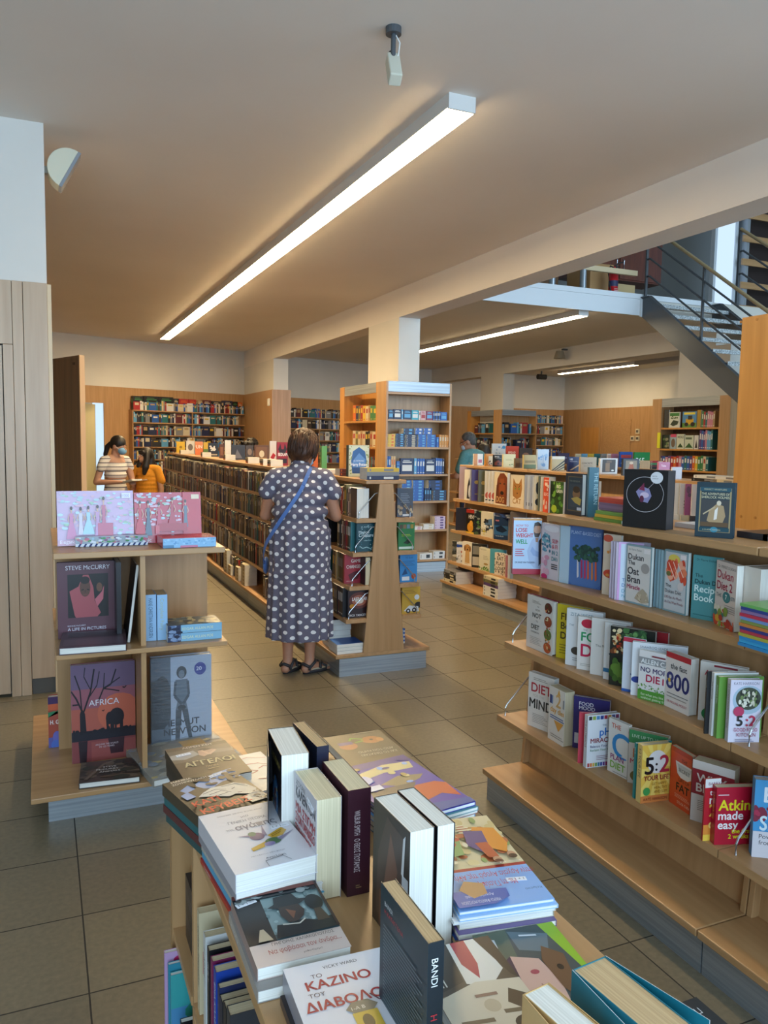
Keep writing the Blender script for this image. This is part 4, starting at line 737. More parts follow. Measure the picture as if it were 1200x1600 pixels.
# top shelf of the stand
z = .6945
YS = 3.62
def sat(px, py, Y): return atY(px, py, Y)
def yface(lab, bl, br, ty, Y, z, TH, cover, **k):
    a, b = atY(bl, 1000, Y), atY(br, 1000, Y); p = Vector((a.x, Y, z+.0005)); H = hz(p, ty)-z
    return book(lab, b.x-a.x, H, TH, cover, mat(p, X_, Z_), **k)
yface('large maroon photo book with veiled woman portrait and white title', 91, 184, 880, 3.66, z, .03, '#4a2b34', hard=True, spine='#3a2028', art=[R(0, 0, 1, 1, '#5a3540'), R(.17, .27, .85, .84, '#141212'), P([(.28, .3), (.2, .62), (.35, .68), (.43, .83), (.52, .83), (.6, .66), (.62, .45), (.55, .27), (.3, .27)], '#a34f55'), E(.46, .66, .09, .12, '#5a3a2c'), E(.46, .76, .08, .05, '#1c1412'), P([(.4, .62), (.44, .63), (.44, .645), (.4, .64)], '#1a100c'), P([(.49, .63), (.53, .62), (.53, .64), (.49, .645)], '#1a100c'), R(.45, .595, .475, .63, '#4a2c20'), R(.425, .565, .5, .575, '#7a4038'), E(.7, .66, .05, .06, '#6a4632'), P([(.62, .5), (.74, .6), (.78, .68), (.76, .5), (.66, .4)], '#b8606a'), P([(.55, .27), (.62, .48), (.72, .32), (.66, .27)], '#a34f55'), T('STEVE McCURRY', .14, .9, .058, '#d4d0d8', .74), T('BONNIE McCURRY', .16, .155, .02, '#c9c4d0', .3), T('A LIFE IN PICTURES', .16, .1, .04, '#d4d0dc', .7)])
a, b = atZ(93, 1026, z+.03), atZ(199, 1019, z+.03)
flat('photo book in glossy film lying flat in front of the maroon portrait book', (92, 1013), (198, 1006), z+.032, .03, '#4a3640', H=.27, hard=True, art=[R(.05, .1, .95, .5, '#5a4852'), R(.1, .6, .9, .9, '#2c2228')])
p = atZ(198, 1010, z)
dk = Vector((.305, 3.55, z+.0005)); book('black tall book standing spine out beside the portrait book on the stand', .2, .345, .02, '#14151a', mat(dk, Y_, Z_))
bk = book('thin white paged magazine leaning in the left upper bay of the stand', .2, .34, .012, '#17181d', Matrix.Translation(Vector((.322, 3.50, z+.002))) @ Matrix.Rotation(math.radians(7), 4, 'Y') @ Matrix.Rotation(-PI/2, 4, 'Z') @ Matrix.Translation(Vector((-.2, 0, 0))), pages='w')
def spiney(lab, xl, xr, ty, Y, z, c, W=.13, s='', sc='#2f3f4f', **k):
    """spine faces the viewer: px range of the spine and the photo row of its top."""
    a, b = atY(xl, 900, Y), atY(xr, 900, Y); p = Vector((b.x, Y, z+.0005)); H = hz(p, ty)-z
    return book(lab, W, H, b.x-a.x, c, mat(p, Y_, Z_), sart=[T(s, .5, .92, .38, sc, .85, 'v')] if s else (), **k)
spiney('pale blue classic tales volume, left of two upright boxed spines on the stand', 226.5, 243.5, 929, 3.50, z, '#8fb4d6', s='HANS CHRISTIAN ANDERSEN', sc='#34506a', pages='k')
spiney('pale blue classic volume with gilt spine lettering, right of two upright spines', 245, 261, 929, 3.50, z, '#93b9da', s='Complete Fairy', sc='#a8b49a', pages='k')
for i in range(2):
    zz = z+.0005+.037*i; a = atZ(263, 1010-14*i, zz); b = atZ(346, 1003-14*i, zz); L = .235
    o = book(('lower' if i == 0 else 'upper, film wrapped')+' blue poetry tales volume lying with spine forward on the stand', .15, L, .036, '#6f93a8', Matrix(((0, 0, 1, .485), (1, 0, 0, 3.445), (0, 1, 0, zz), (0, 0, 0, 1))), spine='#7fb0cc', sart=[R(0, 0, 1, .24, '#24304e'), SPOTS(.05, .02, .95, .22, 14, .2, ['#7a90b0', '#1a2038', '#5a7094'], 4)], art=[SPOTS(.05, .05, .95, .95, 30, .1, ['#2c3a44', '#8a9a9c', '#c9bfa4', '#4a5a66'])], back='#39454c', bart=[SPOTS(.05, .05, .95, .95, 40, .1, ['#232a30', '#8a8468', '#5a6a70', '#b0a67c'])])
    vs, fs, tw = text_geo('EDGAR ALLAN POE'); k = .135/tw; s = MB()
    s.add([Vector((-.0006, .012+bb*.0125, .062+aa*k)) for aa, bb in vs], fs, col('#d9dcae', .5)); s.build('spine_lettering', o)
# lower bays
z = .1235
yface('tall sunset photo book with black tree and elephant silhouettes', 109, 210, 1041, 3.66, z, .03, '#7f4a52', hard=True, spine='#c9b8b4', art=[R(0, .3, 1, .55, '#a8584a'), R(0, .55, 1, .75, '#8f5560'), R(0, .75, 1, 1, '#6a5670'), E(.75, .48, .35, .2, '#b8604a'), R(0, .22, 1, .32, '#1d1a24'), R(0, 0, 1, .22, '#7f3f40'), R(.3, .0, 1, .2, '#8f4a46'),
    P([(.13, .3), (.23, .3), (.21, .5), (.16, .56), (.13, .5)], '#17141c'), LN([(.17, .52), (.08, .66), (.0, .74)], .012, '#17141c'), LN([(.19, .52), (.3, .72), (.36, .95)], .012, '#17141c'), LN([(.16, .54), (.14, .74), (.06, .9)], .009, '#17141c'), LN([(.27, .66), (.4, .78), (.44, .92)], .007, '#17141c'), LN([(.12, .6), (.02, .6)], .008, '#17141c'), LN([(.3, .74), (.2, .88), (.22, .97)], .006, '#17141c'), LN([(.42, .62), (.5, .74), (.62, .78), (.7, .93)], .01, '#17141c'), LN([(.5, .74), (.52, .9)], .007, '#17141c'), LN([(.58, .77), (.76, .84)], .006, '#17141c'), LN([(.5, .74), (.64, .72), (.75, .7)], .006, '#17141c'),
    E(.7, .44, .12, .09, '#1a161e'), E(.59, .43, .06, .065, '#1a161e'), R(.6, .27, .66, .42, '#1a161e'), R(.75, .27, .80, .42, '#1a161e'), R(.67, .28, .70, .38, '#1a161e'), LN([(.55, .44), (.56, .31)], .018, '#1a161e'), P([(.1, .22), (.24, .22), (.22, 0), (.12, 0)], '#2a1c22'), P([(.56, .22), (.82, .22), (.8, .06), (.6, .06)], '#3a2228'), SPOTS(.02, .3, .98, .33, 18, .03, ['#17141c']), LN([(.47, .52), (.49, .51), (.51, .525)], .004, '#17141c'), LN([(.8, .74), (.83, .73), (.86, .75)], .006, '#17141c'),
    T('AFRICA', .27, .575, .062, '#d8d2da', .55), T('AROUND THE WORLD', .36, .16, .018, '#c9b4b8', .36), T('IN 125 YEARS', .42, .135, .018, '#c9b4b8', .24)])
flat('brown wildlife photo book with white page edge, flat at the foot of the sunset book', (123, 1224), (219, 1213), z+.027, .026, '#453a33', H=.215, hard=True, art=[SPOTS(.0, .05, 1, .98, 40, .14, ['#54463c', '#3a3a2e', '#6a5a4a', '#2f2c26', '#5c4a3a']), LN([(.1, .1), (.4, .8), (.6, .95)], .03, '#6f5f50'), T('STEVE', .38, .6, .07, '#c9c0b8', .34), T('McCURRY', .27, .48, .07, '#c9c0b8', .6), T('ANIMALS', .32, .36, .07, '#c9c0b8', .52)])
def bn(u, v): return (u, v)
o = yface('large silver shrink wrapped photo book with dark standing figure and blue round sticker', 235, 330, 1030, 3.72, z, .04, '#a3b0c2', hard=True, spine='#5a6674', art=[R(0, 0, .32, 1, '#56626f'), R(0, .2, .22, .75, '#23282f'), E(.18, .5, .16, .3, '#2c333b'), R(.32, 0, 1, 1, '#a8b4c6'),
    E(.5, .82, .085, .07, '#1d2126'), E(.5, .80, .05, .045, '#6a7480'), P([(.40, .74), (.6, .74), (.62, .6), (.57, .5), (.6, .4), (.4, .4), (.43, .5), (.37, .6)], '#5f6b78'), LN([(.4, .72), (.38, .56), (.5, .46)], .02, '#3a424c'), LN([(.6, .72), (.62, .56), (.52, .46)], .02, '#3a424c'), P([(.4, .4), (.5, .4), (.46, .04), (.39, .04)], '#39414a'), P([(.5, .4), (.6, .4), (.68, .04), (.62, .04)], '#39414a'), E(.5, .42, .07, .03, '#20242a'),
    E(.81, .845, .1, .072, '#1d2a8a', 24), T('20', .745, .825, .045, '#dfe2f0', .13), T('HELMUT', .2, .22, .075, '#232a34', .72), T('NEWTON', .2, .12, .075, '#232a34', .74)])
fm, N, L, b_ = base_mat('shrink_film'); b_.inputs['Base Color'].default_value = (.9, .95, 1, 1); b_.inputs['Roughness'].default_value = .16; b_.inputs['Alpha'].default_value = .13
nz = N.new('ShaderNodeTexNoise'); nz.inputs['Scale'].default_value = 1; nz.inputs['Detail'].default_value = 5; nz.inputs['Distortion'].default_value = .6; tcn = N.new('ShaderNodeTexCoord'); mpn = N.new('ShaderNodeMapping'); mpn.inputs['Scale'].default_value = (14, 14, 75); L.new(tcn.outputs['Object'], mpn.inputs[0]); L.new(mpn.outputs[0], nz.inputs['Vector'])
bp = N.new('ShaderNodeBump'); bp.inputs['Strength'].default_value = 1; bp.inputs['Distance'].default_value = .03; L.new(nz.outputs[0], bp.inputs['Height']); L.new(bp.outputs[0], b_.inputs['Normal'])
def film(o, pad=.003):
    xs = [v.co for v in o.data.vertices]; lo = [min(v[i] for v in xs)-pad for i in range(3)]; hi = [max(v[i] for v in xs)+pad for i in range(3)]
    q = MB().box(lo[0], hi[0], lo[1], hi[1], lo[2]+pad, hi[2], fm).build('shrink_film', o, bevel=.004); q['label'] = 'clear glossy shrink film'
film(o)
o = flat('film wrapped map patterned atlas lying flat right of the wildlife book', (240, 1220), (385, 1186), z+.03, .029, '#8f8878', tl=(233, 1165), hard=True, art=[SPOTS(0, 0, 1, 1, 70, .08, ['#a39a86', '#77705f', '#c9b26a', '#8a94a0', '#b5ab93', '#6a6658']), R(.55, .65, .8, .9, '#c79a2c')])
film(o)
# books at the stand's left and back
yface('purple orange and green illustrated hardback standing behind the left bay of the stand', 72.5, 91.5, 1090, 3.895, z, .04, '#a34a38', hard=True, spine='#7a3a4a', art=[R(0, .86, 1, 1, '#3d1f52'), R(0, .74, 1, .86, '#c9603a'), P([(0, .7), (.5, .72), (1, .68), (1, .76), (0, .6)], '#2f7a4f'), T('H. G.', .15, .46, .085, '#e6ddd8', .8), R(0, 0, 1, .2, '#5a5aa0'), E(.7, .2, .35, .12, '#6a6ab8'), E(.6, .05, .4, .1, '#4f6fc0')])
b = book('dark red spine of a photo book standing behind the shrink wrapped silver book', .03, .27, .25, '#5c1f2a', mat(Vector((.70, 3.90, z+.0005)), X_, Z_))
# ---------------- the sale table: flat piles
TB = 'on the sale table'
def pile(ref, rows):
    dz = 0
    xs = [v.co.y for v in ref.data.vertices]; dz = max(xs)
    for i, (lab, TH, c, sp, sx, sz, dW, dH, pg, s) in enumerate(rows):
        under(lab, ref, TH, c, spine=sp, dz=dz+.0004, sx=sx, sz=sz, dW=dW, dH=dH, pages=pg, sart=[T(s, .5, .9, .5, '#d9d4cc', .6, 'v')] if s else ())
        dz += TH+.0004
AG = [R(0, .55, 1, .9, '#5f564b'), P([(0, .78), (.4, .84), (.45, .7), (.2, .62), (0, .66)], '#a39e98'), P([(.55, .82), (1, .74), (1, .66), (.6, .68)], '#7f786e'), P([(.46, .8), (.62, .84), (.76, .76), (.66, .7), (.5, .62), (.44, .68)], '#b5917c'), P([(.46, .84), (.6, .86), (.7, .8), (.55, .78)], '#241a16'), LN([(.52, .8), (.6, .66), (.74, .76)], .02, '#c9a790')]
r = flat('dark brown book with cream Greek title and crouching figure, far left on the sale table', (292, 1225), (394, 1205.5), .862, .02, '#3a3027', tl=(268, 1170), art=AG+[T('ΛΩΡΕΝ ΚΕΙΤ', .26, .92, .05, '#d9d4cc', .5), T('ΑΓΓΕΛΟΙ', .12, .4, .13, '#c9bd92', .8), T('ΠΑΓΙΔΑ', .42, .32, .035, '#b5a982', .2), LN([(.42, .26), (.6, .28)], .006, '#b5a982'), R(0, 0, 1, .2, '#352c22')], sticker=(.1, .72, 6))
pile(r, [('black spined book in the far left pile, second from its top', .022, '#1c1b1e', '#1c1b1e', .002, 0, 0, 0, 'w', ''), ('dark grey book at the bottom of the far left pile', .019, '#3d3a38', '#34312f', .003, .004, 0, -.004, 'c', '')])
KB = [R(0, 0, 1, 1, '#453b2a'), P([(.32, .78), (.6, .92), (1, .95), (1, .72), (.7, .7), (.5, .62), (.4, .66)], '#8ea4cc'), P([(.1, .74), (.26, .82), (.3, .7), (.15, .66)], '#8ea4cc'), SPOTS(.3, .66, 1, .95, 26, .06, ['#453b2a', '#3a3122']), P([(.04, .62), (.16, .66), (.2, .52), (.06, .5)], '#8ea4cc'),
    P([(.22, .5), (.32, .56), (.48, .62), (.62, .6), (.8, .6), (.92, .5), (.97, .36), (.9, .26), (.78, .3), (.66, .36), (.56, .34), (.42, .42)], '#d6d2c8'), LN([(.3, .53), (.5, .56), (.62, .5)], .004, '#2a2620'), LN([(.36, .48), (.55, .5), (.64, .42)], .004, '#2a2620'), LN([(.45, .42), (.6, .43)], .004, '#2a2620'), LN([(.6, .58), (.8, .56), (.9, .44)], .004, '#2a2620'), LN([(.68, .47), (.74, .49)], .005, '#2a2620'), LN([(.7, .37), (.76, .36)], .005, '#8a4038'), P([(.7, .26), (.95, .3), (1, .1), (.72, .1)], '#cfcabf'), SPOTS(.8, .1, 1, .3, 30, .02, ['#2a2620', '#cfcabf'])]
r2 = flat('olive brown book with red Greek capitals and white line drawn woman', (322, 1286), (432, 1252), .8785, .024, '#40372a', tl=(295, 1214), art=KB+[T('ΜΑΝΙΝΑ', .08, .9, .04, '#e3dfd6', .35), T('ΖΟΥΜΠΟΥΛΑΚΗ', .06, .84, .04, '#e3dfd6', .5), T('ΚΑΤΙ', .05, .3, .11, '#d2452c', .36), T('ΠΟΥ ΜΟΥ', .26, .22, .05, '#7a3a2a', .3), T('ΚΡΥΒΕΙΣ', .05, .12, .11, '#d2452c', .68)], sticker=(.62, .84, 8), pages='k')
pile(r2, [('teal spined book, second in the pile under the red lettered olive cover', .02, '#1f5a5e', '#1f5a5e', .004, 0, 0, 0, 'w', ''), ('maroon spined book, third in the pile under the red lettered olive cover', .016, '#5a2a2c', '#55282a', .003, .003, 0, 0, 'c', ''), ('dark teal book, fourth in the pile under the red lettered olive cover', .018, '#234a4c', '#20484a', .006, -.004, 0, 0, 'w', '')])
BIRD = [P([(.28, .52), (.5, .5), (.48, .45)], '#8a7f96'), P([(.64, .62), (.56, .46), (.62, .44)], '#7f7590'), E(.5, .46, .09, .06, '#5a4a72'), E(.46, .51, .05, .035, '#3f6a5a'), P([(.62, .44), (.84, .52), (.88, .46), (.8, .4), (.66, .38)], '#c9a03a'), P([(.34, .3), (.56, .36), (.5, .28), (.34, .25)], '#c49a34'), E(.64, .34, .1, .05, '#4f6f4a'), E(.58, .31, .07, .03, '#8a7fa8'), P([(.7, .36), (.96, .44), (.74, .33)], '#7f7590'), LN([(.66, .41), (.8, .45)], .003, '#7a5a1f'), LN([(.66, .43), (.82, .48)], .003, '#7a5a1f')]
r3 = flat('white book with two hummingbirds, on top of the tallest pile on the sale table', (368, 1368), (497, 1335), .885, .032, '#d9d6da', tl=(327, 1272), spine='#bdbac0', art=[T('THOMAS LEWIS · FARI AMINI · RICHARD LANNON', .2, .9, .02, '#77727c', .6), T('μια', .48, .82, .035, '#77727c'), T('ΓΕΝΙΚΗ ΘΕΩΡΙΑ', .28, .74, .045, '#8a868f', .5), T('της', .2, .64, .03, '#77727c'), T('αγάπης', .32, .62, .085, '#8a868f', .52)]+BIRD+[T('ΜΕΤΑΦΡΑΣΗ: ΕΦΗ ΦΡΥΔΑ', .28, .17, .016, '#9a969c', .5), LN([(.4, .0), (.4, .08), (.62, .1), (.68, .02)], .003, '#5a5a62'), T('Αγγελάκη', .42, .1, .028, '#4a4a55', .24)], sticker=(.72, .52, 0))
pile(r3, [('white book with navy edge, second in the pile under the hummingbird cover', .016, '#223a86', '#8b8990', .001, .002, 0, 0, 'w', ''), ('white and blue spined book, third in the pile under the hummingbird cover', .014, '#c9c9cd', '#a9a49c', .004, -.006, .003, 0, 'w', 'ΑΓΑΠΗ'), ('bright blue spined book, fourth in the pile under the hummingbird cover', .012, '#4a96b8', '#4a98ba', .004, -.01, .004, 0, 'w', ''), ('red spined book at the bottom of the pile under the hummingbird cover', .0095, '#a32a22', '#a82a20', .001, -.03, 0, .02, 'c', 'ΤΟ ΚΟΚΚΙΝΟ')])
HAT = [R(0, .28, 1, 1, '#4a5a5e'), R(0, .28, .3, .9, '#241f1e'), R(.3, .36, .98, .9, '#7f9496'), R(.62, .4, .96, .84, '#8ea3a5'), SPOTS(.3, .4, .98, .9, 26, .03, ['#9ab0b2', '#6a8082'], 1), R(0, .9, 1, 1, '#2a2c30'), SPOTS(.05, .9, .98, .99, 16, .06, ['#5f6a6c', '#1c1c20', '#8a9496']), P([(.33, .72), (.42, .76), (.44, .86), (.66, .88), (.7, .78), (.82, .76), (.7, .7), (.45, .68)], '#17181a'), P([(.45, .7), (.68, .7), (.72, .6), (.68, .52), (.6, .46), (.5, .46), (.44, .58)], '#3a2a22'), P([(.52, .66), (.62, .6), (.56, .5)], '#7a4a30'), P([(.3, .28), (.36, .46), (.5, .44), (.66, .47), (.78, .42), (.98, .44), (1, .28)], '#1b1c1f'), E(.86, .68, .1, .12, '#131416'), P([(.82, .58), (.9, .58), (.94, .4), (.8, .4)], '#4a3a2c'), LN([(.42, .45), (.6, .42), (.68, .47)], .008, '#c9c4b8'), R(0, .94, 1, 1, '#6a2f26'), R(.97, .28, 1, 1, '#3a2522'), P([(.1, .28), (.16, .44), (.2, .44), (.26, .28)], '#b5a58a')]
r4 = flat('book with a hatted man and hand mirror painting over a pale pink title band', (402, 1514), (549, 1478), .838, .019, '#c3b0a8', tl=(368, 1404), spine='#9a8078', art=[R(0, 0, 1, .28, '#d2beb4')]+HAT+[T('ΓΡΗΓΟΡΗΣ ΧΑΛΙΑΚΟΠΟΥΛΟΣ', .22, .2, .04, '#5a4a46', .68), T('Να φοβάσαι τον άνδρα...', .16, .1, .06, '#a33a2a', .78), T('μυθιστόρημα', .5, .03, .025, '#5a4a46', .2)], sticker=(.03, .83, 14))
pile(r4, [('pale grey spined book under the hatted man cover', .018, '#8f8a86', '#a39a92', -.004, -.02, .004, .02, 'w', 'Η ΝΥΧΤΑ')])
r5 = flat('white book with red Greek capital title and gold book mark badge, lowest in the photo', (500, 1668), (678, 1618), .845, .03, '#d9d7dc', tl=(420, 1520), spine='#8d8a92', art=[T('VICKY WARD', .36, .9, .035, '#3a3a40', .34), T('ΤΟ', .22, .82, .045, '#5a4044'), T('ΚΑΖΙΝΟ', .14, .7, .1, '#a3262f', .62), T('ΤΟΥ', .13, .62, .045, '#5a4044'), T('ΔΙΑΒΟΛΟΥ', .06, .48, .1, '#a3262f', .84), LN([(.66, .53), (.72, .45), (.86, .43), (.93, .47), (.86, .49)], .006, '#5a2a38'), E(.54, .42, .15, .07, '#77705f', 6), T('1-A B', .44, .4, .035, '#e3ded0', .2), R(.43, .1, .66, .37, '#c9a83a'), E(.54, .27, .05, .07, '#4a3f1c')], sticker=(.74, .38, 4))
pile(r5, [('dark spined book under the white red titled casino book', .0135, '#2f2a2c', '#3a2c2e', -.006, -.01, 0, 0, 'c', '')])
# right side piles (children books, upside down from here)
gl = flat('blue and cream children book about an ancient market, upside down, on a thin pile', (760, 1274), (636, 1288), .866, .006, '#86aee0', H=.285, art=[R(0, 0, 1, .60, '#d3c39a'), R(0, .60, 1, .63, '#a32f26'), R(0, .63, 1, 1, '#86ade0'), SPOTS(.02, .05, .98, .56, 60, .06, ['#b98a4a', '#c9b27a', '#8a9a5a', '#d9c690', '#b5643a']), [R(.62+.0*i, .1+.08*i, .9-.05*i, .13+.08*i, '#b5482f') for i in range(5)], [R(.5-.05*i, .06+.03*i, .8-.06*i, .075+.03*i, '#e0d2b0') for i in range(6)], P([(.06, .2), (.3, .16), (.42, .3), (.3, .42), (.12, .5), (.04, .4)], '#d98a2c'), P([(.22, .22), (.44, .2), (.5, .38), (.34, .5), (.26, .4)], '#4a3a78'), P([(.26, .36), (.4, .36), (.36, .54), (.24, .54)], '#b5502c'), E(.09, .53, .05, .035, '#b98a6a'), E(.28, .57, .05, .035, '#b98a6a'), E(.09, .55, .05, .025, '#3a2418'), E(.28, .59, .05, .025, '#5a2a18'), P([(.55, .3), (.9, .34), (.95, .5), (.6, .48)], '#7a9a5a'), SPOTS(.5, .28, .98, .56, 14, .05, ['#b5482f', '#e0d2b0', '#8a4a2a']),
    T('Εκπαιδευτικές περιπέτειες και δραστηριότητες', .03, .606, .016, '#e8d8c8', .6), T('στην Αρχαία Αγορά της Αθήνας', .0, .70, .055, '#b02a3a', .98), T('Με τη Γλαύκη', .26, .79, .055, '#b02a3a', .4), P([(.42, .87), (1, .85), (1, 1), (.62, 1), (.44, .95)], '#3a5aa8'), T('Αρχαία Αγορά', .58, .9, .025, '#d8e2f0', .3), T('ΜΙΚΡΟΙ ΦΑΝΤΟΙ ΜΟΥΣΕΙΩΝ', .55, .95, .028, '#d8e2f0', .4), P([(.62, .8), (.8, .76), (.9, .84), (.8, .93), (.64, .9)], '#b58a5a'), T('Κείμενο', .06, .9, .02, '#33507a', .2)], sticker=(.12, .76, -6))
pile(gl, [('pale blue picture book directly below the ancient market book', .006, '#9cc0e6', '#9cc0e6', -.004, .006, .006, 0, 'w', ''), ('white edged picture book third in the ancient market pile', .006, '#d8dbe0', '#b8a890', -.002, .012, .012, -.01, 'w', ''), ('cream spiral picture book fourth in the ancient market pile', .010, '#c9c3b4', '#b5aa92', .0, .004, .0, -.004, 'w', ''), ('patterned violet book fifth in the ancient market pile', .010, '#6a5a8a', '#8a6a8a', .0, .01, .004, 0, 'w', ''), ('dark blue backed book sixth in the ancient market pile', .012, '#20407a', '#26508f', .002, .006, .006, 0, 'k', ''), ('blue book at the bottom of the ancient market pile', .0125, '#2f6ab5', '#2f6ab5', .004, .01, 0, 0, 'w', '')])
pu = flat('purple picture book with large orange fish shape and cream figures', (630, 1179), (520, 1204), .862, .008, '#4038a0', H=.272, art=[R(0, 0, 1, 1, '#4038a0'), P([(.0, .0), (1, 0), (1, .12), (.5, .1), (.2, .16), (0, .08)], '#3a2f86'), P([(.05, .14), (.4, .1), (.95, .2), (.9, .3), (.5, .24), (.1, .26)], '#d9c68a'), P([(.1, .4), (.4, .34), (.7, .42), (.5, .52), (.2, .46)], '#8a7a58'), P([(.0, .62), (.1, .56), (.35, .55), (.62, .7), (.72, .78), (.5, .82), (.2, .76), (.04, .86)], '#c9552c'), P([(.3, .5), (.9, .48), (.95, .6), (.7, .68), (.4, .58)], '#5a5048'), SPOTS(.02, .04, .98, .5, 20, .05, ['#d9c68a', '#5a7ac0', '#b59a5a', '#2f2a7a', '#8fb0e0']), P([(.0, .92), (.6, .86), (.9, .94), (.9, 1), (0, 1)], '#2f4f9a'), E(.85, .3, .13, .08, '#c3c4e0'), E(.8, .9, .08, .05, '#3f8a6a'), R(.72, .42, .98, .5, '#dcdce8')])
pile(pu, [('teal edged picture book directly under the purple picture book', .008, '#3f7f8a', '#3f7f8a', -.003, .006, .0, 0, 'w', ''), ('red edged picture book third in the purple picture book pile', .008, '#8a4a3a', '#8a4a3a', -.006, .002, .003, 0, 'w', ''), ('pale blue picture book fourth in the purple picture book pile', .011, '#6fa0d0', '#6fa0d0', .0, .0, .003, 0, 'w', ''), ('navy book fifth in the purple picture book pile', .012, '#1c2a4a', '#1c2a4a', .002, .004, 0, 0, 'w', ''), ('teal backed book at the bottom of the purple picture book pile', .0125, '#2a6a7a', '#2a6a7a', .0, .004, 0, 0, 'w', '')])
flat('olive picture book with root vegetable characters at the far right corner of the table', (592, 1140), (505, 1153), .842, .02, '#544b34', H=.25, art=[R(0, 0, 1, 1, '#574d36'), E(.3, .22, .17, .09, '#b5743f'), E(.16, .24, .06, .05, '#c98a50'), E(.75, .3, .15, .09, '#a8643a'), LN([(.42, .18), (.6, .12), (.66, .18)], .015, '#6f9a3a'), LN([(.44, .22), (.6, .24)], .012, '#6f9a3a'), P([(.64, .2), (.88, .2), (.88, .27), (.64, .27)], '#6a5a8a'), E(.3, .22, .03, .02, '#2a1a10'), T('ΑΠΟ ΤΟΝ ΚΗΠΟ', .1, .46, .045, '#d8d2bc', .6), T('ΚΑΙ ΤΟ ΠΑΤΑΤΑΚΙ', .1, .54, .045, '#d8d2bc', .6), LINES(.1, .5, .02, .05, 1, '#9a9078', .5)])
flat('white book with faint red face drawing behind the olive brown cover', (392, 1240), (462, 1224), .845, .022, '#d8d4cc', H=.2, art=[LN([(.2, .6), (.4, .72), (.7, .7), (.9, .6)], .008, '#b56a5a'), LN([(.25, .5), (.4, .56), (.55, .5), (.4, .46), (.25, .5)], .008, '#a85a4a'), LN([(.6, .55), (.75, .6), (.9, .56)], .008, '#b56a5a'), LN([(.4, .3), (.6, .26), (.8, .32)], .01, '#b5705f'), LN([(.1, .2), (.15, .7), (.4, .92)], .006, '#c98a7a'), LN([(.3, .85), (.6, .9), (.95, .8)], .006, '#c98a7a')])
dg = flat('picture book with painted girl and brown dog and a bright green edge', (862, 1440), (738, 1462), .836, .012, '#8fb52c', H=.25, art=[P([(.2, .0), (1, 0), (1, 1), (.12, 1), (.05, .5)], '#3f4a4c'), P([(.6, .0), (1, .0), (1, .4), (.7, .36)], '#55604f'), P([(.16, .1), (.6, .02), (.6, .2), (.3, .26)], '#5f7078'), P([(.46, .3), (.75, .24), (.86, .36), (.8, .62), (.6, .78), (.46, .7), (.4, .5)], '#c9a394'), P([(.75, .24), (.9, .3), (.95, .6), (.8, .9), (.55, .95), (.66, .7), (.82, .55)], '#3a2440'), P([(.52, .76), (.66, .7), (.8, .9), (.5, .95)], '#2a1a2c'), E(.6, .40, .05, .02, '#a3424f'), E(.56, .64, .035, .018, '#2a2020'), E(.7, .62, .035, .018, '#2a2020'), LN([(.62, .5), (.6, .56), (.65, .58)], .008, '#a37a6a'), P([(.16, .3), (.34, .2), (.44, .32), (.42, .56), (.3, .72), (.2, .64), (.22, .46)], '#6a4a30'), P([(.14, .66), (.3, .64), (.3, .8), (.16, .86)], '#7f5836'), E(.3, .4, .035, .025, '#1c120c'), E(.24, .58, .03, .022, '#1c120c'), P([(.8, .08), (.95, .06), (.93, .16), (.82, .16)], '#c9ccd0'), LN([(.3, .1), (.5, .08)], .008, '#d0d4d8')])
sp = flat('sepia collage book with upside down face and red necktie, behind the dark spined book', (762, 1462), (640, 1488), .85, .02, '#8a7a62', H=.24, art=[R(0, 0, 1, .42, '#4f4438'), P([(.15, .0), (.55, 0), (.6, .36), (.35, .42), (.1, .3)], '#d3cec4'), P([(.32, 0), (.5, 0), (.52, .2), (.42, .34), (.34, .22)], '#a33a45'), P([(.0, 0), (.2, 0), (.06, .36), (0, .4)], '#3a3128'), P([(.55, 0), (1, 0), (1, .4), (.62, .34)], '#3d342a'), P([(0, .4), (.5, .36), (1, .44), (1, 1), (0, 1)], '#c9bda6'), P([(.0, .55), (.2, .46), (.3, .56), (.1, .68)], '#4a3a2a'), E(.25, .72, .12, .05, '#3f3226'), E(.7, .76, .14, .05, '#3f3226'), LN([(.1, .64), (.4, .62)], .015, '#6a5a44'), LN([(.55, .66), (.9, .64)], .015, '#6a5a44'), E(.48, .56, .09, .05, '#b5a58a'), LN([(.35, .48), (.6, .47)], .012, '#8a6a58'), P([(.0, .84), (1, .86), (1, 1), (0, 1)], '#6a5844'), T('117', .82, .28, .08, '#d9d4c8', .1)])
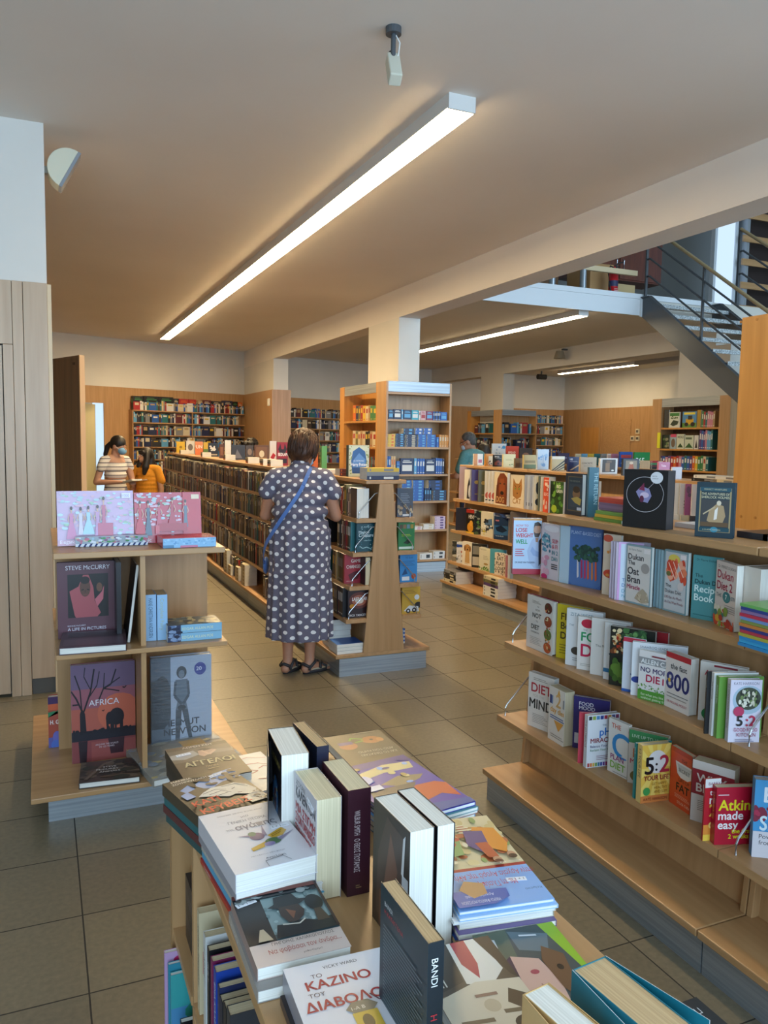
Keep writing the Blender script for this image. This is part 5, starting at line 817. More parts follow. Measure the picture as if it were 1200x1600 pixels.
# ---------------- standing books on the table
def cube_book(lab, o, W, H, TH, cover, rz, **k):
    d = Vector((math.cos(math.radians(rz)), math.sin(math.radians(rz)), 0))
    return book(lab, W, H, TH, cover, mat(Vector((o[0], o[1], ZT+.0005)), d, Z_), **k)
WB = cube_book('thick dark maroon novel standing with its lettered spine forward', (.508, 1.204), .135, .19, .042, '#3a1a24', 90, pages='c', spine='#341520', sart=[T('WILBUR SMITH   Ο ΘΕΟΣ ΠΟΤΑΜΟΣ', .42, .8, .26, '#b5a4a4', .58, 'v'), R(.38, .07, .62, .075, '#a3865a'), T('ΒΙΒΛ', .38, .085, .014, '#a3865a', .24)])
cube_book('thick cream edged novel with grey and red lettered cover, left of the maroon novel', (.4115, 1.338), .128, .18, .045, '#b9b2b4', -90, pages='c', art=[R(0, .45, 1, 1, '#c3bec2'), R(0, 0, 1, .4, '#77737f'), T('ΧΟΥΑΝ', .1, .9, .06, '#3a3a3f', .5), T('ΚΑΛΕΝΤΟΝ', .1, .78, .11, '#3a3a3f', .85), T('ΜΙΑ ΣΤΙΓΜΗ', .1, .64, .09, '#b52f35', .85), T('ΣΤΟΝ ΠΑΡΑΔΕΙΣΟ', .1, .53, .09, '#b52f35', .85), T('ΤΟΥ ΚΟΣΜΟΥ', .1, .42, .08, '#b52f35', .7)], sticker=(.62, .86, -8))
s1 = cube_book('black novel with gold lettering and blue mosaic, cover sprung open, behind the pale novel', (.4005, 1.483), .14, .21, .052, '#1d1a1c', -95, pages='w', art=[T('ΜΑΡΩ ΒΟΥΡΔΑΚΗ', .12, .84, .06, '#c9ac5a', .8), P([(.1, .9), (.28, .95), (.4, .6), (.2, .5), (.05, .62)], '#8a8a92'), E(.62, .5, .2, .22, '#2f5f8f'), E(.62, .5, .14, .17, '#5a8ab5'), E(.62, .5, .08, .11, '#7a4a4a'), SPOTS(.4, .3, .82, .7, 24, .03, ['#c9ac5a', '#2a4a7a', '#8ab0cc']), P([(.1, .1), (.4, .12), (.42, .5), (.2, .55), (.08, .4)], '#4a3a2c'), SPOTS(.08, .1, .9, .4, 18, .05, ['#6a5230', '#2a2c3a', '#8a7040'])], bart=[R(0, 0, 1, 1, '#1c2136')])
fl = MB().box(0, .14, 0, .001, 0, .21, col('#1d1a1c', .35)).build('open_cover', s1); fl.rotation_euler = (0, 0, math.radians(-9)); fl.location = (0, -.0012, 0)
cube_book('dark navy hardback with tan page tops, directly behind the pale novel', (.486, 1.36), .14, .21, .024, '#171a2a', 92, pages='k', spine='#151a30')
cube_book('black covered thick novel with white fore edge, left of a standing pair', (.4855, 1.138), .128, .205, .042, '#2b211c', -88, pages='w', art=[P([(.1, .1), (.5, .05), (.9, .3), (.85, .9), (.4, .95), (.15, .6)], '#43312a'), P([(.3, .3), (.55, .2), (.7, .6), (.5, .85)], '#6a4636'), P([(.2, .0), (.45, .1), (.4, .4), (.2, .3)], '#5a3a2c'), R(.82, .42, .98, .62, '#b9bcc2'), P([(.8, .62), (.84, .9), (.9, .94), (.86, .6)], '#cfd2d6')])
cube_book('black covered thick novel with white fore edge, right of a standing pair', (.5315, 1.147), .136, .205, .031, '#15161b', -88, pages='w', bart=[R(0, 0, 1, 1, '#17181d')])
cube_book('dark teal paperback with white and red spine letters and dense back cover text', (.4195, .767), .139, .205, .021, '#1b2d36', 90, pages='k', spine='#16242c', back='#1d3139', sart=[T('BANDI', .45, .9, .42, '#d9dcde', .25, 'v'), T('Η ΚΑΤΑΓΓΕΛΙΑ', .45, .56, .42, '#b8323a', .5, 'v')], bart=[T('BANDI', .1, .88, .03, '#c9ccce', .2), T('Η ΚΑΤΑΓΓΕΛΙΑ', .1, .83, .03, '#b8323a', .5), [R(.1, .2+.025*i, .92-.06*((i*5) % 3), .208+.025*i, '#5a6a70') for i in range(23)]])
def open_book(lab, o, W, H, TH, cover, rz, a0, a1, pages, cin):
    """book standing on its lower edge with both covers sprung away from the pages."""
    r = book_mesh(W, H, TH, cover, pages=pages); r.matrix_world = mat(Vector((o[0], o[1], ZT+.0005)), Vector((math.cos(math.radians(rz)), math.sin(math.radians(rz)), 0)), Z_); tag(r, lab, 'book')
    for y, a, nm in ((-.0015, a0, 'open_cover'), (TH+.0005, a1, 'open_cover')):
        q = MB().box(0, W, 0, .0006, 0, H, col(cover, .35)).box(0, W, .0006, .0012, 0, H, col(cin, .5)).build(nm, r)
        q.location = (0, y, 0); q.rotation_euler = (0, 0, math.radians(a))
    return r
b = open_book('tan paged paperback with teal covers sprung open at the bottom right of the table', (.545, .69), .13, .185, .05, '#1d6f7f', -84, -7, 9, 'k', '#d6d8d8')
b = open_book('white paged paperback with tan cover sprung open, left of the teal covered one', (.474, .683), .13, .18, .036, '#c09c66', -82, -8, 1, 'w', '#c9a672')
book('dark charcoal book overhanging the bottom right corner of the sale table', .14, .2, .02, '#1e2428', mat(Vector((.785, .735, .853)), -X_, -Y_), hard=True, art=[E(.35, .55, .3, .2, '#39424a'), E(.35, .55, .2, .13, '#1e2428'), T('ΠΑΝΟΣ', .1, .08, .05, '#b9bcc0', .4)])
book('grey book under the dark charcoal book at the table corner', .15, .21, .03, '#4a5056', mat(Vector((.78, .74, .8312)), -X_, -Y_))
# ---------------- lower side shelves of the table
zz = .4255
SB = [('tall beige novel with dark spine lettering', '#c3b594', '#c9bc9c', 1.487, .022, .215, 'ΧΑΟΥΑΡΝΤ ΤΖΕΚΟΜΠΣΟΝ', '#3a342a'), ('white novel', '#c9c8c4', '#cfcdc8', 1.44, .022, .205, 'Η ΑΡΧΗ', '#7a7570'), ('black and white novel', '#1d1d20', '#1f1f22', 1.405, .018, .2, 'GUILT', '#c9c9cc'), ('magenta novel', '#7a2450', '#7f2654', 1.372, .018, .2, '', ''), ('bright blue novel with white lettering', '#22429a', '#24459f', 1.34, .022, .2, 'ΕΜΑ ΚΛΑΪΝ', '#dfe2ea'), ('narrow navy novel', '#1f2a55', '#20295a', 1.31, .016, .19, '', ''), ('dark green navy novel', '#16202a', '#141d33', 1.285, .024, .18, '', ''), ('black novel', '#18181c', '#18181c', 1.255, .024, .19, '', ''), ('dark grey novel', '#33363a', '#33363a', 1.225, .026, .2, '', '')]
for i, (l, c, s, y, TH, H, tx, tc) in enumerate(SB):
    if i == 0: y = 1.505
    book(l+' in the table side shelf, '+ordinal(i)+' from the partition', .14, H, TH, c, mat(Vector((.268, y, zz+.0005)), X_, Z_), spine=s, pages='c', sart=[T(tx, .5, .86, .55, tc, .6, 'v')] if tx else (), art=[R(.05, .4, .5, .62, '#a82a22')] if i == 0 else ())
for i, (c, l) in enumerate((('#1c1a1d', 'black'), ('#2b282a', 'charcoal'), ('#17181c', 'matt black'), ('#343034', 'dark grey'), ('#222026', 'blue black'))):
    book(l+' book lying in the table side bay next to the back panel, '+['lowest', 'second lowest', 'middle', 'second highest', 'topmost'][i], .15, .2, .03, c, mat(Vector((.285, 1.575, zz+.0005+.0305*(i+1))), X_, Y_))
zb = .1005
book('pink children book with heart and offer sticker, upright on the table base shelf', .2, .30, .012, '#b58ab0', mat(Vector((.235, 1.765, zb)), X_, Z_), art=[R(0, 0, 1, 1, '#b895ba'), T('ΤΟΤΕ', .2, .82, .06, '#6a9ac0', .4), T('ΜΙΑΣ', .2, .75, .06, '#6a9ac0', .4), E(.16, .93, .06, .03, '#b02a5a'), E(.12, .45, .08, .1, '#c03040')], sticker=(.2, .62, 18))
book('turquoise children book with palm picture on the table base shelf', .2, .27, .012, '#3f97a0', mat(Vector((.243, 1.725, zb)), X_, Z_), art=[R(0, .7, 1, 1, '#3a9a9a'), R(0, 0, 1, .7, '#4a86b0'), SPOTS(.1, .3, .9, .7, 18, .12, ['#2f7f6a', '#4fa08a', '#6ab0c0']), E(.4, .15, .2, .1, '#7a2f5a')])
book('slim black book in front of the turquoise one on the table base shelf', .19, .2, .014, '#131519', mat(Vector((.255, 1.66, zb)), X_, Z_))
book('second turquoise children book tucked behind the first on the table base shelf', .19, .285, .01, '#2f7f94', mat(Vector((.24, 1.743, zb)), X_, Z_))
# ------------------------------------------------------------------ smaller books
PAL = {'dark brown': '#4a382c', 'navy': '#1f2a4a', 'charcoal': '#2c2d31', 'black': '#18181b', 'grey': '#7c7d80', 'cream': '#c9bd9f', 'white': '#d3d2cd', 'maroon': '#5a2228', 'red': '#a32a2c', 'orange': '#cc6426',
       'yellow': '#cfab34', 'teal': '#27696e', 'blue': '#2a5aa6', 'sky blue': '#5a9cc8', 'green': '#3c7a48', 'olive': '#6a6640', 'purple': '#573a78', 'pink': '#c07d94', 'tan': '#a58a62', 'lilac': '#a294ba'}
_U = {}
def unit_mesh(c, c2, face_out):
    k = (c, c2, face_out)
    if k not in _U:
        A, B, pg = col(PAL.get(c, c), .4), col(PAL.get(c2, c2), .4), PG['w']
        v = [(x, y, z) for x in (0, 1) for y in (0, 1) for z in (0, 1)]
        m = MB(); m.add(v, [(0, 1, 3, 2), (0, 4, 5, 1), (2, 3, 7, 6)], A); m.add(v, [(4, 6, 7, 5), (0, 2, 6, 4), (1, 5, 7, 3)], pg)
        def rct(u0, v0, u1, v1, mt, sp):
            if sp: m.add([(-.004, u0, v0), (-.004, u1, v0), (-.004, u1, v1), (-.004, u0, v1)], [(0, 3, 2, 1)], mt)
            else: m.add([(u0, -.012, v0), (u1, -.012, v0), (u1, -.012, v1), (u0, -.012, v1)], [(0, 1, 2, 3)], mt)
        rct(.22, .52, .78, .82, B, True); rct(.2, .08, .8, .12, B, True)
        if face_out: rct(.12, .2, .88, .58, B, False); rct(.15, .72, .85, .79, B, False); rct(.2, .84, .7, .88, B, False)
        me = bpy.data.meshes.new('book'); me.from_pydata(m.v, [], m.f)
        for q in m.mats: me.materials.append(q)
        me.polygons.foreach_set('material_index', m.m); _U[k] = me
    return _U[k]
def small(lab, org, rz, W, H, TH, c, c2='cream', group=None, fo=False, M=None):
    o = bpy.data.objects.new('book', unit_mesh(c, c2, fo)); C.objects.link(o)
    if M is not None: o.matrix_world = M @ Matrix.Diagonal((W, TH, H, 1))
    else: o.location = org; o.rotation_euler = (0, 0, math.radians(rz)); o.scale = (W, TH, H)
    return tag(o, lab, 'book', group)
def lying(lab, x, y, z, W, L, TH, c, c2='cream', group=None, spine='-y'):
    """book lying flat; its spine faces the viewer (-y) or the aisle (-x)."""
    if spine == '-y': M = Matrix(((0, 0, 1, x), (1, 0, 0, y), (0, 1, 0, z), (0, 0, 0, 1)))
    elif spine == '+y': M = Matrix(((0, 0, -1, x+L), (-1, 0, 0, y+W), (0, 1, 0, z), (0, 0, 0, 1)))
    else: M = Matrix(((1, 0, 0, x), (0, 0, -1, y+L), (0, 1, 0, z), (0, 0, 0, 1)))
    return small(lab, None, 0, W, L, TH, c, c2, group, M=M)
def tf(lab, xl, xr, ty, X, z, TH, c, Yo=0, **k):
    """small display book facing the viewer, standing on level z in the row at depth line x=X."""
    Y = atX(xl, 700, X).y+Yo; a, b = atY(xl, 700, Y), atY(xr, 700, Y); p = Vector((a.x, Y, z+.0005)); H = max(.08, hz(p, ty)-z)
    return book(lab, b.x-a.x, H, TH, c, mat(p, X_, Z_), **k)
# ---------------- pet book gondola, upper shelf
FX = CXB-.2; z = .995; PB = ' on the upper shelf of the pet book gondola'
face('mauve edged book at the far end of the upper pet book shelf', (717, 776), None, 729, z, .03, '#b3989a', W=.2, rz=-40, art=[P([(.3, 0), (.8, 0), (.7, .5), (.4, .5)], '#4a2f2a')])
face('white book with penguin picture next to the purple spine', (725, 778.8), (734, 780), 733.5, z, .028, '#d8d2c4', art=[P([(.45, .05), (1, .05), (1, .6), (.8, .75), (.55, .5)], '#1b1d22'), E(.85, .3, .15, .2, '#d8d6d2'), T('PENGUIN', .88, .5, .1, '#1b1b1b', .1)])
for i, (px, c, l) in enumerate(((736.5, '#43306e', 'purple'), (747, '#55522c', 'olive'))):
    face('thick '+l+' spine between the penguin book and the dog book', (px, 781+i*3), None, 734+i, z, .05, c, W=.16, rz=-22, art=[E(.3, .6, .14, .06, '#a38a44'), R(.2, .2, .6, .24, '#8a7a4a')])
for i in range(3): face(ordinal(i)+' of three white copies with red circle and stripes left of the dog book', (757+5*i, 784+i), None, 736, z, .03, '#dcd2bc', W=.15, rz=-25, art=[E(.3, .24, .28, .12, '#c9583a'), R(.05, .08, .9, .12, '#26282e')])
face('large dog encyclopedia with red setter head filling its cover', (771.5, 786), (796, 790.5), 737, z, .035, '#d9cbb0', hard=True, art=[P([(.1, .05), (.15, .5), (.2, .8), (.35, .96), (.6, .98), (.8, .85), (.9, .5), (.95, .05)], '#7a3a1c'), P([(.3, .5), (.36, .8), (.6, .82), (.68, .5), (.6, .3), (.4, .3)], '#8f4a26'), E(.5, .38, .11, .06, '#1c1210'), E(.38, .66, .05, .025, '#1c1210'), E(.62, .66, .05, .025, '#1c1210'), P([(.1, .1), (.15, .6), (.3, .7), (.3, .2)], '#5f2a14'), P([(.95, .1), (.88, .6), (.72, .7), (.75, .2)], '#5f2a14'), T('DOG', .16, .1, .17, '#c9a06a', .7)])
face('cat encyclopedia with tabby face, right of the dog encyclopedia', (796.5, 789.6), (817.7, 792.5), 741.6, z, .035, '#d8c9ae', hard=True, art=[P([(.2, .35), (.18, .6), (.22, .9), (.4, .74), (.62, .74), (.8, .92), (.85, .6), (.78, .35), (.5, .25)], '#a8743c'), E(.38, .58, .06, .025, '#6a8a3a'), E(.64, .58, .06, .025, '#6a8a3a'), P([(.46, .46), (.56, .46), (.51, .4)], '#5a2f1f'), LN([(.3, .7), (.42, .62)], .012, '#4a2c16'), LN([(.72, .7), (.6, .62)], .012, '#4a2c16'), T('CAT', .2, .12, .16, '#b0813f', .6)])
for i in range(4): face(ordinal(i)+' of four grey and white spines right of the cat encyclopedia', (819+4*i, 793+.8*i), None, 742+i, z, .022, ('#a8a8ac', '#c9c7c2')[i % 2], W=.15, rz=-30, art=[R(.1, .1, .9, .2, '#55565c')])
for i, (px, c, l) in enumerate(((834, '#d8cba8', 'cream spine with black paw letters'), (840.5, '#54532a', 'olive spine'), (844, '#d2c8ae', 'pale spine'))): face(l+' beside the red self help book', (px, 795+i), None, 743+i, z, .024, c, W=.15, rz=-24, art=[SPOTS(.2, .1, .8, .9, 8, .2, ['#26241f'])] if i == 0 else [])
face('orange red self help book with white icons on the pet book gondola', (848, 797), (860.5, 799.6), 746, z, .026, '#c9482a', W=.15, art=[R(.1, .9, .8, .94, '#d8b0a0'), SPOTS(.1, .6, .9, .82, 6, .12, ['#e0cfc4']), T('SELF-CARE', .1, .48, .09, '#e8dcd4', .85), SPOTS(.1, .1, .9, .4, 7, .1, ['#e0cfc4'])])
face('green plant book with white capitals, behind the dark blue detective book', (858.5, 799.6), (882, 803), 751.6, z, .026, '#2f4a26', W=.18, art=[SPOTS(0, .0, 1, 1, 40, .12, ['#4a7a34', '#26401f', '#6a9a3c', '#1b2f18']), E(.35, .15, .2, .12, '#a3b83a'), T('BIG', .5, .8, .1, '#dfe6d4', .4), T('GREEN', .5, .66, .1, '#dfe6d4', .45)])
face('olive patterned book right of the teal detective volume, on the gondola behind', (911, 806), (946, 812), 750, z, .024, '#6a6238', W=.2, art=[SPOTS(0, 0, 1, 1, 40, .1, ['#3a3a20', '#a39a5a', '#4a4628', '#8a8048'])])
for i, (px, c, l) in enumerate(((1041, '#c9c0aa', 'cream'), (1046, '#8a8478', 'stone grey'), (1053, '#d3cec6', 'pale grey'), (1061, '#c9c4ba', 'off white'), (1070, '#8a3a6a', 'magenta patterned'), (1080, '#d6d2d0', 'white'))):
    face(l+' upright book seen between black box set and detective novel, upper shelf', (px, 793+i), None, 754+i*.6, z, .03, c, W=.14, rz=-35, art=[SPOTS(.1, .1, .9, .9, 10, .1, ['#5a2a4a', '#d8c8d0', '#c9a04a'])] if i == 4 else [LINES(.2, .8, .5, .7, 3, '#5a564e')])
shelve(CXB-.07)
FX = CXB-.225; z = .67
for i, (px, c, l) in enumerate(((1041, '#a8463a', 'red patterned'), (1050, '#d3cdc0', 'white dotted'), (1062, '#b5ac90', 'beige'), (1076, '#3a2f2c', 'dark'))):
    face(l+' book seen low between black box set and detective novel', (px, 843+i), None, 803+i, z, .03, c, W=.15, rz=-35, art=[SPOTS(.1, .1, .9, .9, 10, .1, ['#d8c8b0', '#5a3a2a', '#1f1c1a'])])
face('dark book at the far end of the middle pet book shelf', (711.7, 826.8), None, 793, z, .022, '#2a2c38', W=.16, rz=-45)
face('black and red chicken book with yellow chick on the middle pet shelf', (728, 829.5), (741, 832), 795, z, .03, '#1d1a18', art=[R(0, .85, 1, 1, '#a32a22'), T('HENS', .3, .62, .16, '#e6e2d8', .65), E(.5, .25, .35, .2, '#c98a2a'), E(.6, .42, .2, .12, '#d39a3a'), R(0, 0, 1, .06, '#cfae34')])
face('black and green animal book right of the chicken book', (740.5, 832.5), None, 798, z, .03, '#20241c', W=.16, rz=-40, art=[SPOTS(0, 0, 1, 1, 26, .12, ['#4a5a34', '#8a8a7a', '#15160f', '#5f8a3f'])])
face('pale book with black and white sloth picture on the middle pet shelf', (751, 835), (769.7, 838.5), 798.7, z, .028, '#cfc8b0', art=[P([(.2, .4), (.5, .7), (.9, .75), (.95, .4), (.6, .3)], '#4a6a8a'), SPOTS(.3, .3, .95, .8, 10, .1, ['#d8d4c8', '#26282c']), T('SLOTH', .06, .36, .11, '#e8e4d8', .6), T('SLIDE', .06, .18, .11, '#1c1c1c', .6), SPOTS(.1, .1, .4, .3, 5, .06, ['#c9b43a'])])
face('navy book with whale on blue sea, middle pet book shelf', (771.5, 839), (793, 841.5), 806, z, .03, '#1f3552', art=[R(.0, .2, 1, .6, '#33608a'), P([(.1, .5), (.5, .62), (.95, .42), (.6, .3), (.2, .36)], '#16263a'), T('THE SEA BELOW', .1, .12, .06, '#a8bccc', .6), R(.1, .78, .35, .84, '#b56a6a')])
face('grey brown book half hidden behind the blue weight loss cover', (796, 842), None, 800, z, .03, '#6a5c50', W=.15, rz=-50)
for i in range(2): lying(('upper' if i else 'lower')+' navy book lying on top of the books of the middle pet shelf', 3.955, atX(765, 800, 3.95).y-.3+.02*i, z+.212+.016*i, .15, .2, .015, 'navy', 'blue', spine='-x')
shelve(CXB-.10)
FX = CXB-.252; z = .345
face('elephant photo book at the far end of the lowest pet book shelf', (706, 878), None, 845, z, .025, '#8a7f6a', W=.18, rz=-45, art=[SPOTS(0, 0, 1, 1, 20, .15, ['#c9c4b0', '#3a3a32', '#5f6a6a'])])
face('blue and white aquarium book on the lowest pet book shelf', (713, 879.5), (722, 881), 847, z, .025, '#c9ccd0', art=[R(0, .75, 1, .9, '#2a4a9a'), SPOTS(0, .1, 1, .7, 16, .14, ['#b5502c', '#26282c', '#d8d8d8'])])
face('puppy book with golden puppy on white, lowest pet book shelf', (721.7, 881), (736.5, 884.5), 845.4, z, .03, '#dcd5c6', art=[E(.55, .74, .3, .17, '#b5844a'), P([(.3, .1), (.35, .6), (.75, .6), (.8, .1)], '#c49a62'), E(.28, .72, .1, .13, '#8f6232'), E(.82, .72, .1, .13, '#8f6232'), E(.55, .68, .06, .03, '#1c1410'), E(.45, .78, .03, .018, '#1c1410'), E(.66, .78, .03, .018, '#1c1410'), T('PUPPY', .3, .03, .06, '#8a6a3a', .5)])
face('dark grey photo grid book on the lowest pet book shelf', (736.8, 885.5), None, 849, z, .03, '#35342f', W=.17, rz=-55, art=[R(.05, .55, .45, .9, '#8a8678'), R(.55, .55, .95, .9, '#c9c4b4'), R(.05, .1, .45, .45, '#c0b8a4'), R(.55, .1, .95, .45, '#6a6456')])
face('beige book with grass along its foot, lowest pet book shelf', (748, 891), (765, 895), 854.8, z, .025, '#d3cdb4', art=[SPOTS(0, 0, 1, .16, 30, .06, ['#5f8a34', '#3f6a26']), T('The Forester', .1, .9, .06, '#8a7f68', .8), LINES(.4, .9, .5, .7, 3, '#a39a80'), E(.65, .3, .2, .05, '#a3844a')])
face('teal book left of the patterned eat play love cover', (765, 895.5), None, 857, z, .016, '#4f9aa8', W=.17, rz=-60)
face('cream book with black brushed capitals and dots, right end of the lowest pet shelf', (772.4, 896.5), (788.7, 900), 863, z, .03, '#d6c9b4', art=[SPOTS(0, 0, 1, 1, 40, .06, ['#3a2a24', '#8a6a5a'], 1), R(.1, .2, .95, .88, '#d6c9b4'), T('EAT', .25, .68, .17, '#241c1a', .6), T('PLAY', .15, .45, .17, '#241c1a', .75), T('LOVE', .15, .22, .17, '#241c1a', .75)])
for i, (px, c, l) in enumerate(((790, '#b56a68', 'rose'), (793.5, '#cfcfcb', 'white'), (797, '#8f9ca0', 'grey'))): face(l+' spine just left of the weight loss book end, lowest pet shelf', (px, 902+i), None, 868, z, .018, c, W=.15, rz=-20)
shelve(CXB-.13)
FX = None
for s, (px, py, n, cols) in enumerate(((694, 915, 4, ['cream', 'black', 'black', 'grey']), (754, 942, 6, ['white', 'white', 'white', 'purple', 'olive', 'cream']))):
    a = atX(px, py, 3.815)
    for i in range(n):
        M = Matrix.Translation(Vector((3.83+.004*(i % 2), a.y-.28, .1475+.031*i)))
        lying(['dark', 'pale'][s]+' thick book in the '+['far', 'near'][s]+' ledge pile of the pet gondola, '+ordinal(n-1-i)+' from top', 3.80+.01*s+.004*(i % 2), a.y-.27, .1475+.031*i, .2, .26, .030, cols[i], 'black' if cols[i] != 'black' else 'cream', 'dog book piles on the base', spine='-x' if s else '-x')
# ---------------- books standing on top of the pet book gondola
z = 1.345; TP = ' standing on top of the pet book gondola'
for (l, xl, xr, ty, c, art) in [
    ('orange and white spined book left of the small orange one', 741, 755, 709, '#d9d5ca', [R(0, 0, .4, 1, '#c98a4a'), R(.5, .2, .9, .5, '#b5566f')]),
    ('orange photo book left of the black house book', 759, 771, 709, '#c9842c', [R(.4, .1, 1, .8, '#d8c49a'), SPOTS(.4, .1, 1, .4, 8, .1, ['#6a4a2a'])]),
    ('black book with white SMALL title and red house', 772, 786, 711, '#17181b', [T('SMALL', .1, .8, .12, '#e6e4de', .8), LINES(.15, .85, .7, .76, 1, '#a8a8a8'), P([(.1, .1), (.1, .35), (.5, .55), (.9, .35), (.9, .1)], '#7a3f34'), E(.5, .25, .1, .1, '#3a2422')]),
    ('pale cream plant book right of the black house book', 787, 806, 709.5, '#d3c795', [LINES(.2, .8, .5, .65, 3, '#a8a06a'), SPOTS(.5, .05, .95, .25, 8, .05, ['#5a7a3a'])]),
    ('brown photo book between the cream and the landscape book', 805.5, 818, 716, '#7a664e', [R(.1, .1, .9, .5, '#5a4838')]),
    ('beige landscape photo book left of the tall pale blue one', 819, 839, 711, '#b5a26a', [R(0, 0, 1, .3, '#5a6a3a'), R(.1, .4, .9, .6, '#8a7a4a')]),
    ('tall pale blue book with blue tree drawings', 840.5, 858, 702, '#b5c6d6', [SPOTS(.1, .2, .9, .9, 12, .12, ['#6a94c4', '#8fb0d0']), R(.48, .2, .52, .7, '#5a84b4')]),
    ('sepia photo book with black diagonal fan stripes', 863, 883, 713, '#b8a67a', [P([(0, .0), (1, .75), (1, .62), (.1, 0)], '#211d18'), P([(.2, 0), (1, .52), (1, .4), (.3, 0)], '#211d18'), P([(.42, 0), (1, .3), (1, .2), (.5, 0)], '#211d18'), R(0, .8, 1, 1, '#d8d2c0')]),
    ('dark blue book with white numeral 100 on the gondola top', 889, 907.6, 714, '#1f2f5a', [T('100', .12, .78, .13, '#e2e4ea', .65), LINES(.12, .8, .66, .74, 2, '#a8b0c4'), P([(.1, .1), (.9, .5), (.9, .4), (.3, .1)], '#b8a888')]),
    ('sand coloured book titled for concrete, right of the numeral 100 book', 908, 933, 714.5, '#a8977c', [T('CONCRETE', .08, .55, .12, '#55493a', .85), LINES(.2, .8, .4, .5, 2, '#7a6c58')]),
    ('white framed photo book with dark interior picture', 939, 966, 716, '#d4d2ce', [R(.12, .1, .88, .92, '#3a2f28'), R(.3, .15, .55, .7, '#8a6a4a'), E(.72, .22, .08, .05, '#e0dcd0'), R(.35, .72, .65, .85, '#6a5240')]),
    ('dark book with warm doorway picture behind the black box set', 975, 1000, 717, '#33353c', [R(.15, .3, .85, .9, '#8a7a62'), P([(.3, .3), (.4, .7), (.6, .7), (.7, .3)], '#a3542c'), E(.5, .75, .12, .08, '#c9b090')])]:
    tf(l, xl, xr, ty, 4.10, z, .022, c, art=art)
for i, (c, h) in enumerate((('black', .02), ('white', .012), ('grey', .02), ('black', .016), ('cream', .014))):
    y = atX(1125-9*(i % 2), 740, 4.1).y
for i, (xl, l, c) in enumerate(((1081, 'black', 'black'), (1084, 'pale grey', 'white'), (1110, 'cream', 'cream'), (1113, 'white', 'white'))):
    y = atX(xl, 740, 4.08).y
    lying(l+' flat book on the gondola top beside the orange panel, '+('lower' if i % 2 == 0 else 'upper')+' of its pair', 4.06, y-.24, z+.0005+.021*(i % 2), .16, .22, .02, c, 'grey', spine='-x')
sg = tag(MB().box(0, .09, 0, .012, 0, .085, col('#d9dbe2', .5)).build('price_card'), 'small blank white card stand on the gondola top near the orange panel', 'card stand'); p = atX(1050, 741, 4.08); sg.location = (p.x, p.y, z+.0005)
tf('pink edged picture card book left of the blank white card', 1031, 1048, 722, 4.12, z, .02, '#c47a9a', art=[R(0, .0, 1, .5, '#c98a6a'), T('Tales', .2, .7, .14, '#f0d8e4', .6)])
# things on the far gondola tops
z = 1.29
for i, (xl, xr, ty, c, l) in enumerate(((769, 791, 693, '#b9cde0', 'pale blue map book with round badge'), (791.5, 811, 697, '#b8483a', 'orange red book with white lettering'), (812, 832, 700, '#3a322e', 'dark photo book'), (873, 890, 708, '#3a3050', 'dark purple book'), (969, 989, 706, '#2a56a8', 'blue book behind the dark doorway cover'), (992, 1016, 706.5, '#1f7a3c', 'green book with large white number'))):
    tf(l+', standing on a far gondola top', xl, xr, ty, 6.85, z, .025, c, art=[[SPOTS(.1, .2, .7, .8, 10, .08, ['#7a9ac4', '#8fb0cf']), E(.82, .78, .12, .1, '#3a8ac4')], [T('BREAD', .15, .5, .14, '#e8d8d0', .7)], [E(.5, .4, .3, .25, '#7a5a48')], [R(.2, .5, .8, .6, '#8a80a0')], [R(.1, .6, .9, .8, '#c04a4a'), R(.1, .2, .9, .3, '#8aa8d8')], [T('365', .1, .3, .35, '#e4efe6', .85)]][i])
for i, (x, c) in enumerate(((905, 'cream'), (915, 'sky blue'), (925, 'yellow'), (935, 'teal'), (945, 'grey'), (955, 'white'), (962, 'pink'))):
    tf(c+' book in the far row above the concrete and framed books, '+ordinal(i)+' from the left', x-5, x+4.5, 709, 6.85, z, .02, PAL[c])
for i, (x, c) in enumerate(((1010, 'black'), (1017, 'maroon'), (1024, 'green'), (1029, 'red'))):
    lying(c+' flat book in the low pile below the children bookcase, '+ordinal(3-i)+' from its top', 6.78, atX(1018, 720, 6.8).y, z+.0005+.025*i, .18, .24, .024, c, 'cream')
# ---------------- end of the long row, beside the spotted dress
z = 1.0625
YE = 4.885
def ef(lab, xl, xr, ty, z, TH, c, Y=YE, **k): return yface(lab, xl, xr, ty, Y, z, TH, c, **k)
cube = lambda lab, x, y, z, W, H, TH, c, rz, **k: book(lab, W, H, TH, c, mat(Vector((x, y, z+.0005)), Vector((math.cos(math.radians(rz)), math.sin(math.radians(rz)), 0)), Z_), **k)
cube('thick book with lavender white fore edge, top shelf end of the long row', 1.922, 4.985, z, .115, .20, .085, '#d8dae6', -90, pages='w', back='#c9cbd8', art=[R(0, 0, 1, 1, '#3f3a38')])
cols_end = [('grey photo', 'grey', .035, .19), ('pale grey', 'white', .03, .2), ('black', 'black', .028, .19), ('olive brown', 'olive', .04, .215), ('dark', 'charcoal', .03, .2), ('cream', 'cream', .024, .2), ('red', 'red', .02, .19), ('black', 'black', .03, .19), ('white', 'white', .02, .19), ('maroon', 'maroon', .028, .19)]
def spine_row(y0, x, z, items, tail, W=.12, first=0):
    """spine-out books along the row, faces to the aisle, y increasing from y0."""
    y = y0
    for i, (l, c, t, h) in enumerate(items):
        small(l+' spine, '+ordinal(i+first)+' '+tail, (x+.003*((i*7) % 3), y, z+.0005), 0, W, h, t-.001, c, RS.choice(['cream', 'yellow', 'grey', 'white']) if c not in ('cream', 'white', 'yellow') else RS.choice(['charcoal', 'red', 'navy'])); y += t
    return y
